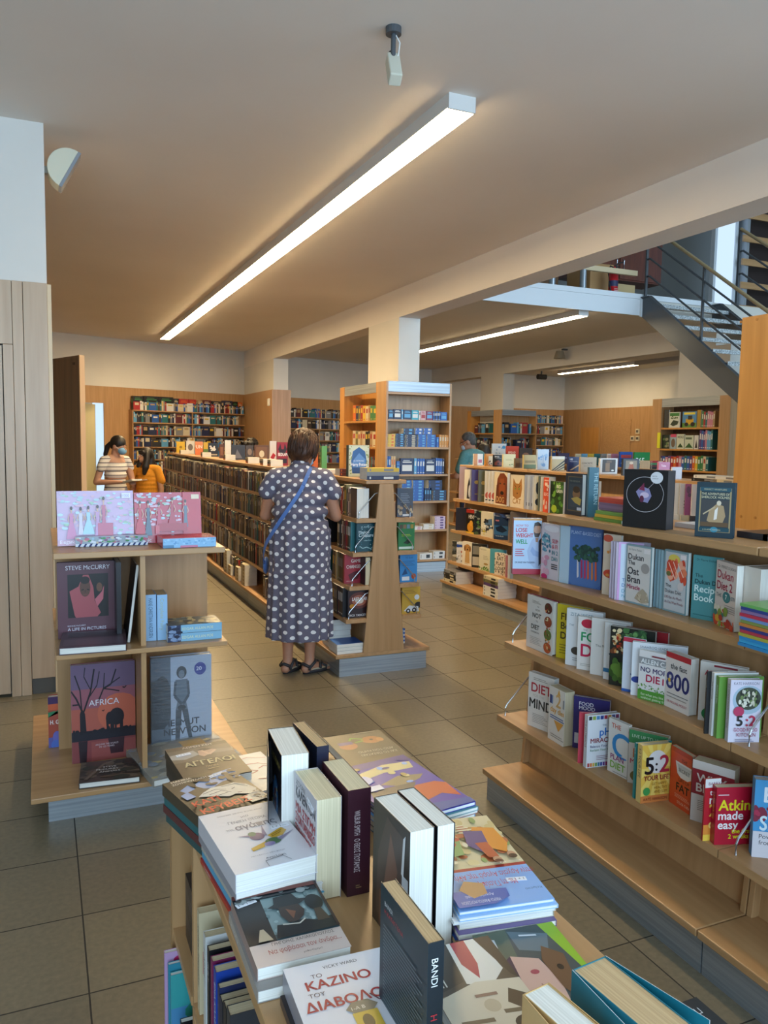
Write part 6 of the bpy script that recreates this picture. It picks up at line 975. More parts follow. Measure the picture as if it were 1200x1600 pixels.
spine_row(4.99, 1.925, 1.062, cols_end, 'behind the lavender edged book on the top row end', .12)
ef('dark teal fantasy book with pale ornate lettering, second shelf of the long row end', 555, 586, 818.5, .834, .03, '#134650', spine='#123a44', art=[SPOTS(.05, .05, .95, .95, 30, .03, ['#8fb4b8', '#2f6f78']), T('J.K. ROWLING', .2, .85, .06, '#b9d0d0', .6), T('Magical', .1, .65, .1, '#d0dede', .6), T('Creatures', .1, .53, .12, '#d0dede', .8), T('and where', .35, .38, .05, '#a8c4c4', .4), LN([(.15, .2), (.3, .12), (.5, .16), (.7, .1), (.85, .2)], .015, '#8fb4b8')])
spine_row(4.925, 1.90, .834, [('teal black', 'teal', .03, .2), ('black', 'black', .035, .2), ('rust red', 'red', .04, .2), ('dark red', 'maroon', .04, .2), ('pale grey', 'white', .02, .19), ('brown', 'dark brown', .045, .2), ('black', 'black', .03, .2), ('olive', 'olive', .03, .2)], 'behind the ornate teal cover on the second row end')
ef('red thriller with pale GAME CHANGERS title, third shelf of the long row end', 537, 566, 867, .608, .03, '#a32c3a', Y=4.96, art=[T('GAME', .35, .72, .12, '#e0d2c8', .5), T('CHANGERS', .1, .52, .12, '#e0d2c8', .88), P([(.3, .1), (.7, .15), (.9, .45), (.5, .4), (.2, .3)], '#5a1420'), T('NEIL KENT', .1, .06, .04, '#d8b8b0', .5)])
cube('cream page edged paperback right of the red thriller', 1.985, 4.95, .608, .09, .19, .035, '#33221f', -90, pages='c')
spine_row(5.0, 1.875, .608, [('dark brown', 'dark brown', .04, .2), ('black', 'black', .04, .2), ('olive brown', 'olive', .045, .2), ('dark tan', 'tan', .03, .2), ('black', 'black', .04, .2), ('navy', 'navy', .03, .2)], 'behind the red thriller on the third row end')
ef('dark explosion covered novel with white LAST STAR title, fourth shelf of the row end', 543, 575, 923, .385, .03, '#2a1518', spine='#1a1214', art=[E(.55, .62, .5, .3, '#5f2a22'), E(.55, .62, .36, .2, '#a8604a'), E(.55, .6, .2, .1, '#e3cdb8'), T('LAST STAR', .2, .62, .12, '#e8e4e0', .72), E(.2, .42, .12, .08, '#c98a2a'), T('RICK YANCEY', .08, .05, .08, '#d8d4d4', .8)])
spine_row(4.925, 1.85, .385, [('charcoal', 'charcoal', .04, .2), ('black', 'black', .04, .2), ('dark red', 'maroon', .035, .2), ('black', 'black', .04, .2), ('navy', 'navy', .04, .2), ('brown', 'dark brown', .03, .2)], 'behind the explosion cover on the fourth row end')
for i in range(3): lying(['lower white edged', 'middle white edged', 'top blue covered'][i]+' book in the low pile at the base of the long row end', 1.79, 4.86+.003*i, .148+.022*i, .17, .19, .0215, ['navy', 'teal', 'blue'][i], 'white', spine='+y')
for i in range(5): lying(ordinal(4-i)+' book from the top of the taller pile behind the blue covered book', 1.80+.004*(i % 2), 5.06, .148+.038*i, .13, .16, .037, ['dark brown', 'charcoal', 'charcoal', 'maroon', 'maroon'][i], 'cream', spine='+y')
for i, (xl, xr, ty, zz, c, l, art) in enumerate(((617, 641, 763, 1.0625, '#4a5260', 'slate book with line of stacked books picture', [LINES(.2, .8, .5, .85, 6, '#8a93a0', .3), SPOTS(.05, .1, .95, .4, 18, .1, ['#a38a6a', '#5a4a3a', '#b5a58a']), R(.35, .03, .75, .1, '#dcdcdc')]),
    (619.5, 644.5, 817, .834, '#2a7a42', 'bright green book with picture tiles', [[R(.08+.22*j, .78, .26+.22*j, .93, c) for j, c in enumerate(['#5a4a3a', '#8a6a4a', '#6a8a9a', '#a38a3a'])], P([(.3, .25), (.6, .4), (.8, .3), (.6, .2)], '#16301f'), R(.05, .03, .95, .12, '#cfe0d4'), LINES(.2, .8, .5, .6, 2, '#a8c43a')]),
    (623, 649.5, 867, .608, '#3a8ac8', 'bright blue book with orange ball', [T('TO DAY', .3, .85, .06, '#1f3a5a', .5), LINES(.15, .85, .6, .8, 4, '#24506f', .25), E(.8, .2, .14, .1, '#b5502c'), P([(.1, .25), (.3, .5), (.45, .3)], '#1f4a7a'), R(.12, .06, .55, .2, '#e4e6e8')]),
    (627, 655, 918, .385, '#c9a03a', 'yellow book with black and white car drawing', [LINES(.1, .8, .75, .92, 3, '#7a5a2a', .3), E(.82, .6, .14, .1, '#dfe2e6'), E(.9, .3, .2, .12, '#1c1c1f'), P([(.1, .1), (.4, .3), (.9, .25), (.95, .05)], '#dcdcdc'), E(.35, .1, .12, .09, '#16161a'), E(.68, .12, .12, .09, '#16161a'), E(.35, .1, .05, .04, '#dcdcdc'), E(.68, .12, .05, .04, '#dcdcdc')]))):
    ef(l+', right side of the long row end', xl, xr, ty, zz, .03, c, art=art)
for i in range(8): lying('slim '+('blue' if i % 2 else 'white')+' book in the pile low on the right of the row end, '+ordinal(7-i)+' from its top', 2.28, 4.98, .148+.0135*i, .1, .065, .013, 'blue' if i % 2 else 'white', 'sky blue')
# top board of the row end
z = 1.3205
tf('ornate blue and cream fantasy book with white title, standing on the row end top', 545, 577, 695.5, 1.985, z, .05, '#c4cbb0', Yo=.1, hard=True, spine='#1f4a4c', art=[R(.06, .04, .94, .96, '#cdd3b8'), P([(.18, .1), (.12, .5), (.2, .8), (.5, .94), (.8, .8), (.88, .5), (.82, .1)], '#2f5f9a'), P([(.2, .5), (.5, .75), (.82, .55), (.82, .3), (.2, .3)], '#5a8ac4'), T('J.K. ROWLING', .24, .48, .05, '#e4ecf2', .5), T('Harry Potter', .12, .34, .1, '#eef2f4', .76), LINES(.2, .8, .12, .28, 4, '#1f3f6a', .4), SPOTS(.04, .04, .14, .96, 16, .04, ['#8a9a5a']), SPOTS(.86, .04, .96, .96, 16, .04, ['#8a9a5a'])])
for i, (c, l) in enumerate((('navy', 'navy lettered'), ('grey', 'grey'), ('yellow', 'yellow'))):
    p = atZ(573, 749, z); q = lying(l+' book lying spine forward on the row end top', 1.985, 4.855, z+.0005+.0265*i, .13, .235, .026, c, 'white' if c == 'navy' else 'grey')
for i in range(2): lying('brick red small book, '+('lower' if i == 0 else 'upper')+' of a pair left of the ornate fantasy book', 2.0, 5.42, z+.0005+.026*i, .1, .14, .025, 'maroon', 'orange')
lying('large pale grey book lying on the gondola top right of the woman', 2.0, 5.75, z+.0005, .24, .25, .03, 'white', 'grey', spine='+y')
for i, (xl, xr, ty, c, l, art) in enumerate(((276, 289, 690, '#cfae2a', 'yellow book with small round emblem', [E(.5, .5, .18, .12, '#8a6f1a')]), (291, 304, 688.5, '#cfcdc6', 'off-white book with dark portrait', [E(.5, .5, .3, .25, '#6a6058')]), (305, 317, 690, '#d2743a', 'orange and pink book', [R(0, .6, 1, 1, '#d98a5a'), T('UN', .1, .5, .25, '#f0e0d4', .8)]), (318, 325, 691, '#c9a83a', 'narrow yellow and green book', [R(0, 0, 1, .5, '#5a7a3a')]), (325.5, 341, 692, '#1d1b1c', 'black book with white splash', [SPOTS(.2, .4, .8, .8, 12, .12, ['#d8d4cc']), R(.1, .1, .9, .2, '#b5a48a')]), (343, 350, 694, '#5a3424', 'narrow rust brown book', [R(.2, .2, .8, .8, '#8a5a3a')]), (351.5, 361, 688, '#dcdad4', 'tall plain white book', []), (362, 383, 695, '#33343a', 'dark photo book with pale figure', [P([(.2, .1), (.4, .7), (.6, .4), (.8, .1)], '#6a6a70')]), (384.5, 396, 696, '#4a4442', 'grey brown book with two faces', [E(.5, .6, .3, .2, '#8a7a6e')]), (398, 420, 695.5, '#5f3e26', 'brown book with pale medallion', [R(.1, .1, .9, .9, '#74502f'), E(.5, .5, .18, .2, '#d3c4a4'), R(.15, .2, .85, .28, '#a3804a')]), (421.5, 432, 689, '#d3cfca', 'white book with red swirl', [P([(.1, .3), (.5, .5), (.9, .4), (.5, .2)], '#b02a34'), R(0, .05, 1, .2, '#a8343a')]), (433, 450, 691, '#8f1f2c', 'crimson book with white letters and dark horns', [P([(.1, .7), (.3, .95), (.4, .7), (.6, .7), (.7, .95), (.9, .7), (.7, .5), (.3, .5)], '#2a1418'), T('BEDLAM', .1, .42, .13, '#e8e4e0', .85), R(.1, .1, .9, .3, '#2a1a22')]))):
    tf(l+', atop the long row left of the woman', xl, xr, ty, 2.12, z, .025, c, art=art)
    if i in (1, 4, 7, 9, 10, 11):
        Yp = atX(xl, 700, 2.12).y
        for j in range(3): lying(['orange', 'charcoal', 'cream'][j]+' small book in the pile below the '+l.split(' with')[0].replace('displayed', '')+' on the row top', 2.0, Yp-.2, z+.0005+.021*j, .12, .12, .02, ['orange', 'charcoal', 'cream'][j], 'cream', spine='-x')
for i, (xl, xr, ty, c, l) in enumerate(((490, 497, 700, '#cc6426', 'orange'), (503, 511, 697, '#5a9a5a', 'green'))):
    tf(l+' card box standing on the row top right of the head of the woman', xl, xr, ty, 2.14, z, .04, c)
# ------------------------------------------------------------------ dictionaries in the bookcase round the pillar
BC = ' in the dictionary bookcase'
def dname(o):
    if 'white' not in o['label'].split(',')[0] or 'dictionary' in o['label'].split(',')[0]:
        if k_low(o): o.name = 'dictionary'
    return o
def k_low(o): return not any(w in o['label'] for w in ('fifth dictionary', 'lowest dictionary'))
def zx(v): return 520+v/4.85
def zy(v): return 580+v/4.85
def dic(lab, x0, x1, y0, k, c, c2='sky blue', D=.12, fo=True, yo=.02, t=None):
    """upright volume: picture columns x0..x1, top row y0, on shelf k of the front bay."""
    Y = K1Y+yo; a, b = atY(zx(x0), 700, Y), atY(zx(x1), 700, Y); z = ZF1[k+1]; p = Vector((a.x+.001, Y, z+.0005)); H = max(.06, hz(p, zy(y0))-z)
    w = b.x-a.x-.002
    if fo: return dname(small(lab, p, 0, w, H, t or .04, c, c2, 'dictionaries', True))
    return dname(small(lab, Vector((b.x-.001, Y, z+.0005)), 90, D, H, w, c, c2, 'dictionaries'))
def heap(lab, x0, x1, y0, n, k, c, c2, zb=0, D=.13, yo=.02, pages=False):
    """flat pile of n books with spines (or page edges) to the viewer; returns its top height."""
    Y = K1Y+yo; a, b = atY(zx(x0), 700, Y), atY(zx(x1), 700, Y); z = ZF1[k+1]+.0005+zb; p = Vector((a.x, Y, z)); H = hz(p, zy(y0))-z; h = H/n
    for i in range(n):
        dname(lying(lab+', '+('only one' if n == 1 else ordinal(n-1-i)+' from its top'), a.x+.001+.003*(i % 2), Y, z+h*i, D, b.x-a.x-.005, h-.0006, c, c2, 'dictionaries', spine='+y' if pages else '-y'))
    return zb+H
for (l, x0, x1, y0, c, c2, fo) in [('first navy pocket dictionary', 418, 455, 290, 'navy', 'sky blue', True), ('second navy pocket dictionary with white title', 458, 515, 288, 'navy', 'white', True), ('pale blue spine after the navy pair', 517, 528, 290, 'sky blue', 'white', False), ('navy and sand dictionary', 531, 592, 292, 'navy', 'sky blue', True), ('turquoise dictionary', 594, 645, 295, '#2f9ab0', 'white', True), ('white spine', 648, 660, 300, 'white', 'red', False), ('white and red dictionary', 662, 700, 300, '#c9a0a0', 'red', True), ('maroon and navy dictionary', 704, 752, 302, '#7a2a4a', 'sky blue', True), ('blue dictionary at the right end', 813, 860, 310, 'blue', 'sky blue', True)]:
    dic(l+', top shelf of the dictionary bookcase', x0, x1, y0, 0, c, c2, fo=fo)
for i in range(5): dic(ordinal(i)+' of five thin blue spines on the top shelf of the dictionary bookcase', 756+11.2*i, 766+11.2*i, 306, 0, ('blue', 'navy')[i % 2], 'white', fo=False)
heap('yellow dictionary in the yellow pile, second dictionary shelf', 413, 471, 476, 4, 1, 'yellow', 'orange')
heap('navy dictionary in the pile beside the yellow one, second dictionary shelf', 476, 545, 472, 6, 1, 'navy', 'sky blue')
t = heap('dark backed dictionary in the cream edged pile, second dictionary shelf', 552, 640, 482, 6, 1, 'navy', 'cream')
heap('dictionary on top of the cream edged pile, second dictionary shelf', 532, 614, 432, 2, 1, 'navy', 'sky blue', zb=t+.001)
t1 = heap('bright blue dictionary in the left bright pile, second dictionary shelf', 645, 708, 480, 5, 1, 'blue', 'sky blue')
t2 = heap('bright blue dictionary in the right bright pile, second shelf', 712, 780, 480, 5, 1, 'blue', 'sky blue')
heap('bright blue dictionary crossing onto the left bright pile', 622, 680, 430, 2, 1, 'blue', 'white', zb=max(t1, t)+.001); heap('bright blue dictionary crossing onto the right bright pile', 684, 750, 430, 2, 1, 'blue', 'white', zb=max(t1, t2)+.001)
dic('blue spine beside the amber set, second dictionary shelf', 784, 803, 500, 1, 'blue', 'sky blue', fo=False)
for i in range(4): dic(ordinal(i)+' amber spine of the amber set, second dictionary shelf', 806+19*i, 824+19*i, 482+i, 1, '#c98a3a', 'cream', fo=False)
for (l, x0, x1, y0, c, c2, fo) in [('first blue spine at the left end', 411, 425, 645, 'blue', 'sky blue', False), ('second blue spine at the left end', 426, 441, 645, 'blue', 'white', False), ('first amber cream spine', 444, 460, 645, '#c9a878', 'orange', False), ('second amber cream spine', 461, 478, 645, '#c9a878', 'orange', False), ('short bright blue volume', 485, 511, 682, 'blue', 'sky blue', True), ('large navy dictionary with green wave, left one', 516, 615, 660, '#16264f', 'white', True), ('pale blue spine after the left large dictionary', 619, 639, 660, 'sky blue', 'white', False), ('large navy dictionary with green wave, right one', 703, 780, 665, '#16264f', 'white', True)]:
    o = dic(l+', third dictionary shelf', x0, x1, y0, 2, c, c2, fo=fo)
for i in range(3): dic(ordinal(i)+' blue lettered spine between the two large navy dictionaries', 642+19.5*i, 660+19.5*i, 663, 2, 'blue', 'white', fo=False)
for i in range(4): dic(ordinal(i)+' blue lettered spine right of the right large navy dictionary', 783+16.5*i, 798+16.5*i, 658+i*2, 2, ('blue', 'navy')[i == 3], 'white', fo=False)
heap('blue dictionary in the left column of the blue wall, fourth shelf', 528, 604, 826, 7, 3, 'blue', 'sky blue'); heap('blue dictionary in the right column of the blue wall, fourth shelf', 612, 696, 826, 7, 3, 'blue', 'sky blue')
for i in range(3): dic(ordinal(i)+' upright navy spine right of the blue wall, fourth dictionary shelf', 702+18*i, 719+18*i, 885, 3, 'navy', 'sky blue', fo=False)
t = heap('cream edged navy dictionary at the right end, fourth dictionary shelf', 764, 868, 902, 4, 3, 'navy', 'sky blue')
heap('navy dictionary on top of the cream edged pile, fourth dictionary shelf', 730, 836, 826, 3, 3, 'navy', 'blue', zb=t+.001)
heap('white book in the leftmost low pile, fifth dictionary shelf', 612, 692, 1178, 2, 4, 'white', 'pink'); heap('pale book in the middle low pile, fifth dictionary shelf', 698, 780, 1160, 2, 4, 'white', 'cream'); heap('violet book with pink white edges at the right, fifth dictionary shelf', 784, 866, 1100, 5, 4, '#c9b5c9', 'purple')
heap('cream book at the left, lowest dictionary shelf', 575, 662, 1396, 1, 5, 'cream', 'charcoal'); heap('dark topped white book in the middle, lowest dictionary shelf', 676, 772, 1382, 1, 5, 'white', 'charcoal'); heap('dark topped white book in the right pile, lowest dictionary shelf', 778, 868, 1366, 2, 5, 'white', 'charcoal')
yb = [atX(zx(v), 690, K1X+.02).y for v in (150, 172, 190, 207, 224, 246, 266, 280, 300, 333)]
for k, (cols, ty, sx) in enumerate(((['orange', 'navy', 'olive', 'red', 'yellow', 'cream', 'tan', 'green', 'green'], 258, 0), (['cream', 'olive', 'cream', 'tan', 'cream', 'black', 'charcoal', 'tan', 'cream'], 452, 0))):
    for i, c in enumerate(cols):
        y1, y0 = yb[i], yb[i+1]; z = ZL1[k]; p = Vector((K1X+.02, y0, z+.0005)); H = hz(p, zy(ty+3*(i % 3)))-z
        small(['dull ', 'worn '][k]+c+' spine, '+ordinal(i)+' from the left, '+['top', 'second'][k]+' shelf facing the spotted dress', p, 0, .15, H, y1-y0-.002, c, 'yellow' if c not in ('yellow', 'cream', 'tan') else 'red')
z = ZL1[2]
for i, c in enumerate(('teal', 'charcoal', 'maroon', 'teal')): small(c+' spine behind the ornate fantasy book, '+ordinal(i)+' from the bookcase corner', (K1X+.02, 8.76+.05*i, z+.0005), 0, .15, .2-.01*(i % 2), .045, c, 'grey')
# ---------------- children books in the right bookcase
X3 = 8.9+.03
def kid(lab, xa, xb, ty, k, c, art=(), g=None):
    y1, y0 = atX(xa, 690, X3).y, atX(xb, 690, X3).y; z = ZK3[k]; p = Vector((X3, y1, z+.0005)); H = hz(p, ty)-z
    return book(lab, y1-y0-.004, H, .02, c, mat(p, -Y_, Z_), group=g, art=art)
k0 = lambda v: 860+v/3.529
k1 = lambda v: 560+v/3.529
for l, xa, xb, ty, k, c, art in [('dark grey book at the left of the top children shelf', 621, 648, 285, 1, '#3a3c3e', []), ('white crocodile picture book on the top children shelf', 650, 708, 298, 1, '#c9cfc4', [P([(.1, .2), (.4, .5), (.9, .4), (.8, .2), (.4, .1)], '#2c3a2a'), R(.05, .75, .95, .95, '#3a7a3a'), SPOTS(.2, .6, .8, .75, 8, .08, ['#4a5a3a'])]),
    ('tractor picture book on the top children shelf', 722, 800, 295, 1, '#4a86b8', [R(0, 0, 1, .3, '#5a8a3a'), R(.25, .2, .8, .55, '#c9a02c'), R(.4, .5, .7, .75, '#2a2c30'), E(.3, .2, .14, .12, '#1c1c1c'), E(.75, .2, .16, .14, '#1c1c1c'), R(.1, .82, .9, .95, '#e0d24a')]), ('green brown leaning book right of the tractor book', 803, 824, 285, 1, '#a3822c', []),
    ('dark green animal book, left on the second children shelf', 617, 657, 422, 2, '#24302a', [SPOTS(.1, .1, .9, .7, 10, .15, ['#5f7a4a', '#8a8a70'])]), ('pink striped pig picture book on the second children shelf', 661, 694, 418, 2, '#8fa8b5', [R(0, .8, 1, 1, '#c04a6a'), E(.5, .4, .35, .3, '#6a5a4a')]), ('white titled hog picture book on the second children shelf', 697, 738, 418, 2, '#c4c9b8', [T('HOGS', .1, .72, .18, '#2a3a2a', .8), P([(.1, .1), (.5, .4), (.9, .1)], '#2f4a2c')]),
    ('second green hill picture book beside the hog book', 741, 790, 424, 2, '#b8c2b0', [P([(.05, .1), (.5, .45), (.95, .1)], '#2f5a2f'), R(.1, .7, .8, .85, '#5a6a5a')]), ('white picture book with dark figure, second children shelf', 793, 817, 424, 2, '#c9c9c6', [P([(.2, .1), (.5, .7), (.8, .1)], '#2a2a2a')])]:
    kid(l, k0(xa), k0(xb), k1(ty), k, c, art)
for row, (xs, k, ty, cols) in enumerate((((827, 900, 7), 1, 290, ['green', 'red', 'teal', 'pink', 'pink', 'pink', 'tan']), ((820, 894, 7), 2, 395, ['purple', 'blue', 'purple', 'pink', 'sky blue', 'sky blue', 'teal']), ((607, 877, 18), 3, 537, ['purple', 'blue', 'pink', 'purple', 'red', 'orange', 'red', 'pink', 'blue', 'teal', 'blue', 'purple', 'orange', 'yellow', 'green', 'green', 'cream', 'teal']))):
    a, b, n = xs
    for i in range(n):
        xa, xb = k0(a+(b-a)*i/n), k0(a+(b-a)*(i+1)/n); y1, y0 = atX(xa, 690, X3).y, atX(xb, 690, X3).y; z = ZK3[k]; p = Vector((X3, y0, z+.0005))
        small(cols[i]+' spine, '+ordinal(i)+' of the spines on the '+['top', 'second', 'third'][row]+' shelf of the children bookcase', p, 0, .18, hz(p, k1(ty+4*(i % 3)))-z, y1-y0-.003, cols[i], 'white' if cols[i] != 'cream' else 'red')
for i, (x, c) in enumerate(((9.25, 'charcoal'), (9.36, 'white'), (9.45, 'navy'), (9.54, 'sky blue'))):
    for k in (1, 2): small(c+' book in the front bay of the children bookcase, '+['upper', 'lower'][k-1]+' of two levels', (x, 8.33, ZK3[k]+.0005), 90, .16, .2+.02*(i % 2), .07, c, 'grey')
p = atX(1030, 690, 8.9); tag(MB().box(8.885, 8.899, p.y-.03, p.y+.03, atX(1030, 700, 8.9).z, atX(1030, 676, 8.9).z, col('#d9d62a', .5)).build('shelf_sign'), 'narrow yellow sign on the left post of the children bookcase', 'sign')
# ---------------- the long row beyond the dress: nearest spines as things, the rest packed
TONES = ['dark brown']*4+['charcoal']*3+['black']*3+['navy']*2+['grey']*2+['cream']*2+['maroon', 'olive', 'tan', 'teal', 'white', 'red']
LR = random.Random(11)
stuff = MB()
def sbox(org, dx, dy, dz, c, M=None):
    x0, y0, z0 = org; pg = PG['c']
    v = [(x, y, z) for x in (0, dx) for y in (0, dy) for z in (0, dz)]
    v = [Vector(q)+Vector(org) for q in v] if M is None else [M @ (Vector(q)+Vector(org)) for q in v]
    A = col(PAL[c], .4); stuff.add(v, [(0, 1, 3, 2), (0, 4, 5, 1), (2, 3, 7, 6), (4, 6, 7, 5), (0, 2, 6, 4)], A); stuff.add(v, [(1, 5, 7, 3)], pg)
    b = col(PAL[LR.choice(['cream', 'grey', 'tan', 'white', 'yellow'])], .4)
    f0, f1 = .5+LR.random()*.2, .75+LR.random()*.15
    q = [Vector((-.0015, .2*dy, f0*dz)), Vector((-.0015, .8*dy, f0*dz)), Vector((-.0015, .8*dy, f1*dz)), Vector((-.0015, .2*dy, f1*dz))]
    q = [p+Vector(org) for p in q]; q = q if M is None else [M @ p for p in q]; stuff.add(q, [(0, 3, 2, 1)], b)
ROWS = [(1.0625, .214, 'top'), (.8345, .236, 'second'), (.6085, .258, 'third'), (.3855, .279, 'fourth'), (.1478, .31, 'base')]
ACC = {(0, 7): 'purple', (0, 11): 'yellow', (0, 15): 'white', (1, 3): 'orange', (1, 4): 'orange', (1, 6): 'sky blue', (2, 9): 'teal', (3, 5): 'orange', (4, 2): 'red', (0, 3): 'tan', (3, 10): 'olive'}
for r, (z, hw, nm) in enumerate(ROWS):
    y = 5.42; i = 0
    while y < 13.88:
        seam = any(abs(y+.02-a) < .03 for a in AY)
        t = LR.uniform(.024, .042) if y < 8 else LR.uniform(.034, .055)
        c = ACC.get((r, i-14)) or LR.choice(TONES); h = LR.uniform(.17, .205) if r < 4 else LR.uniform(.175, .21)
        if r == 4 and y > 6.3 and (int(y*1.3) % 3 == 0): y += t; continue
        x = 2.122-hw+LR.uniform(.008, .022)
        if 6.05 < y < 7.0 and r < 5:
            small(c+' spine, '+ordinal(i)+' from the long row end, '+nm+' shelf left of the spotted dress', (x, y, z), 0, .115, h, t-.001, c, LR.choice(['cream', 'grey', 'tan']) if c not in ('cream', 'tan', 'grey') else 'charcoal')
        else: sbox((x, y, z), .11, t-.001, h, c)
        y += t; i += 1
for k, (px, n) in enumerate(((374, 4), (362, 3), (356, 7), (384, 6))):       # pale piles on the base ledge
    y = atX(px, 905, 1.80).y
    for j in range(n): lying('cream edged book in the '+['second', 'third', 'farthest', 'nearest'][k]+' ledge pile left of the spotted dress, '+ordinal(n-1-j)+' from top', 1.79, y, .148+.034*j, .12, .15, .033, 'cream', 'tan', spine='-x')
# ---------------- packed shelves on the far walls
TW = ['black', 'charcoal', 'navy', 'maroon', 'red', 'grey', 'white', 'teal', 'cream', 'sky blue', 'dark brown', 'blue']
def fill(M, L, zs, depth, hmax, x0=0, dens=1, gap=()):
    for r, z in enumerate(zs):
        x = x0+.03
        while x < L-.04:
            fo = LR.random() < .12; t = LR.uniform(.12, .16) if fo else LR.uniform(.022, .045); c = LR.choice(TW)
            if x+t > L-.03: break
            if LR.random() < dens: sbox((0, 0, 0), depth, t-.002, LR.uniform(.72, .95)*hmax, c, M @ Matrix.Translation((x+t, -depth-.01, z+.001)) @ Matrix.Rotation(PI/2, 4, 'Z'))
            x += t
def wallM(xa): p = wall_point(along(xa), 0); return Matrix.Translation(p) @ Matrix.Rotation(math.atan2(dA.y, dA.x), 4, 'Z')
fill(wallM(1.53), along(3.9)-along(1.53), ZW[:-1], .14, .2)
fill(wallM(4.6), along(6.9)-along(4.6), [2.07, 1.82, 1.56, 1.30, 1.05], .14, .22)
fill(Matrix.Translation((10.6, 18.18, 0)) @ Matrix.Rotation(math.atan2(A2.y-A1.y, A2.x-A1.x), 4, 'Z'), 2.6, ZR[:-1], .15, .24)
fill(Matrix.Translation((8.98, 14.42+.2, 0)), .84, [1.78, 1.45, 1.1, .8, .45], .15, .26, dens=.85)
fill(Matrix.Translation((8.95+.2, 14.42+1.25, 0)) @ Matrix.Rotation(-PI/2, 4, 'Z'), .8, [1.78, 1.45, 1.1, .8], .15, .24, dens=.8)
tag(stuff.build('packed_books'), 'books packed spine out along the long row and far wall shelves', 'books', kind='stuff')
# tall boxed volumes on the very top of the wall shelving
Mw = wallM(1.53)
for i, (l, x, w, h, c) in enumerate((('first black slip case', .03, .2, .26, 'black'), ('second black slip case with green title', .25, .3, .27, 'black'), ('third black slip case with green title', .56, .3, .27, 'black'), ('fourth black slip case', .87, .1, .25, 'charcoal'), ('red book with orange circle', .99, .2, .25, 'red'), ('red book with white figure', 1.2, .16, .25, 'red'), ('tan red pair of spines', 1.4, .1, .24, 'tan'), ('maroon book', 1.52, .18, .25, 'maroon'), ('dark green book', 1.73, .2, .24, 'charcoal'), ('navy book', 2.0, .2, .26, 'navy'), ('black and gold book', 2.21, .12, .25, 'black'), ('orange book', 2.34, .1, .24, 'orange'))):
    o = small(l+' on the very top of the back wall shelving', None, 0, w, h, .1, c, {'black': 'green', 'red': 'orange'}.get(c, 'cream'), 'display volumes above the back wall shelving', True, M=Mw @ Matrix.Translation((x, -.14, ZW[0]+.001)))
# ------------------------------------------------------------------ people
def remesh(mb, name, mat_, voxel, parent=None, smooth=4, fac=.5, post=None):
    me = bpy.data.meshes.new(name); me.from_pydata(mb.v, [], mb.f); me.update()
    bm = bmesh.new(); bm.from_mesh(me); bmesh.ops.recalc_face_normals(bm, faces=bm.faces); bm.to_mesh(me); bm.free()
    t = bpy.data.objects.new('tmp', me); TMP.collection.objects.link(t)
    r = t.modifiers.new('r', 'REMESH'); r.mode = 'VOXEL'; r.voxel_size = voxel
    s = t.modifiers.new('s', 'SMOOTH'); s.factor = fac; s.iterations = smooth
    m2 = evaluated(t); m2.name = name
    bpy.data.objects.remove(t); bpy.data.meshes.remove(me)
    m2.materials.clear(); m2.materials.append(mat_); m2.polygons.foreach_set('use_smooth', [True]*len(m2.polygons)); m2.polygons.foreach_set('material_index', [0]*len(m2.polygons))
    o = bpy.data.objects.new(name, m2); C.objects.link(o)
    if parent: o.parent = parent
    return o
BM = col('#000000')
def limb(mb, pts, rs, n=12):
    """tapered limb with rounded joints."""
    pts = [Vector(p) for p in pts]
    for i in range(len(pts)-1):
        mb.tube([pts[i], pts[i+1]], [rs[i], rs[i+1]], BM, n)
    for p, r in zip(pts, rs): mb.ball(p, r*.995, BM, n, 8)
def hand(mb, w, d, up, s, curl=.6):
    """palm with four bent fingers and a thumb; d points along the hand, up is the palm normal."""
    w, d, up = Vector(w), Vector(d).normalized(), Vector(up).normalized(); sd = d.cross(up).normalized()*s
    c = w+d*.05
    for k in range(3): limb(mb, [w+sd*(.012*(k-1)), w+d*.085+sd*(.026*(k-1))], [.017, .013], 8)
    for k, L in enumerate((.062, .074, .068, .054)):
        b = w+d*.085+sd*(.030-.020*k); k1 = b+(d*math.cos(curl*.5)-up*math.sin(curl*.5))*L*.5; k2 = k1+(d*math.cos(curl*1.6)-up*math.sin(curl*1.6))*L*.5
        limb(mb, [b, k1, k2], [.0098, .009, .008], 8)
    t0 = w+d*.025+sd*.03; t1 = t0+(d*.6+sd*.8).normalized()*.035; t2 = t1+(d*.9+sd*.2-up*.2).normalized()*.03
    limb(mb, [t0, t1, t2], [.013, .0105, .009], 8)
def foot(mb, an, az, L=.24):
    d = Vector((math.sin(az), math.cos(az), 0)); a = Vector(an); sd = Vector((d.y, -d.x, 0))
    limb(mb, [a, a-d*.035-Vector((0, 0, a.z-.032))], [.036, .032], 10)
    limb(mb, [a+d*.0-Vector((0, 0, .03)), a+d*.11-Vector((0, 0, a.z-.026)), a+d*.16-Vector((0, 0, a.z-.018))], [.034, .028, .018], 10)
    for k in range(5): b = a+d*(.155-.008*abs(k-1.2))+sd*(.018*(k-2))*1.1; b.z = .014; limb(mb, [b, b+d*.03], [.012, .0095], 8)
    limb(mb, [a-d*.03-Vector((0, 0, a.z-.026)), a+d*.1-Vector((0, 0, a.z-.022))], [.028, .03], 10)
def skinmat(n, a, b): return noise_mat(n, a, b, (9, 9, 9), 4, .5, .3, .7)
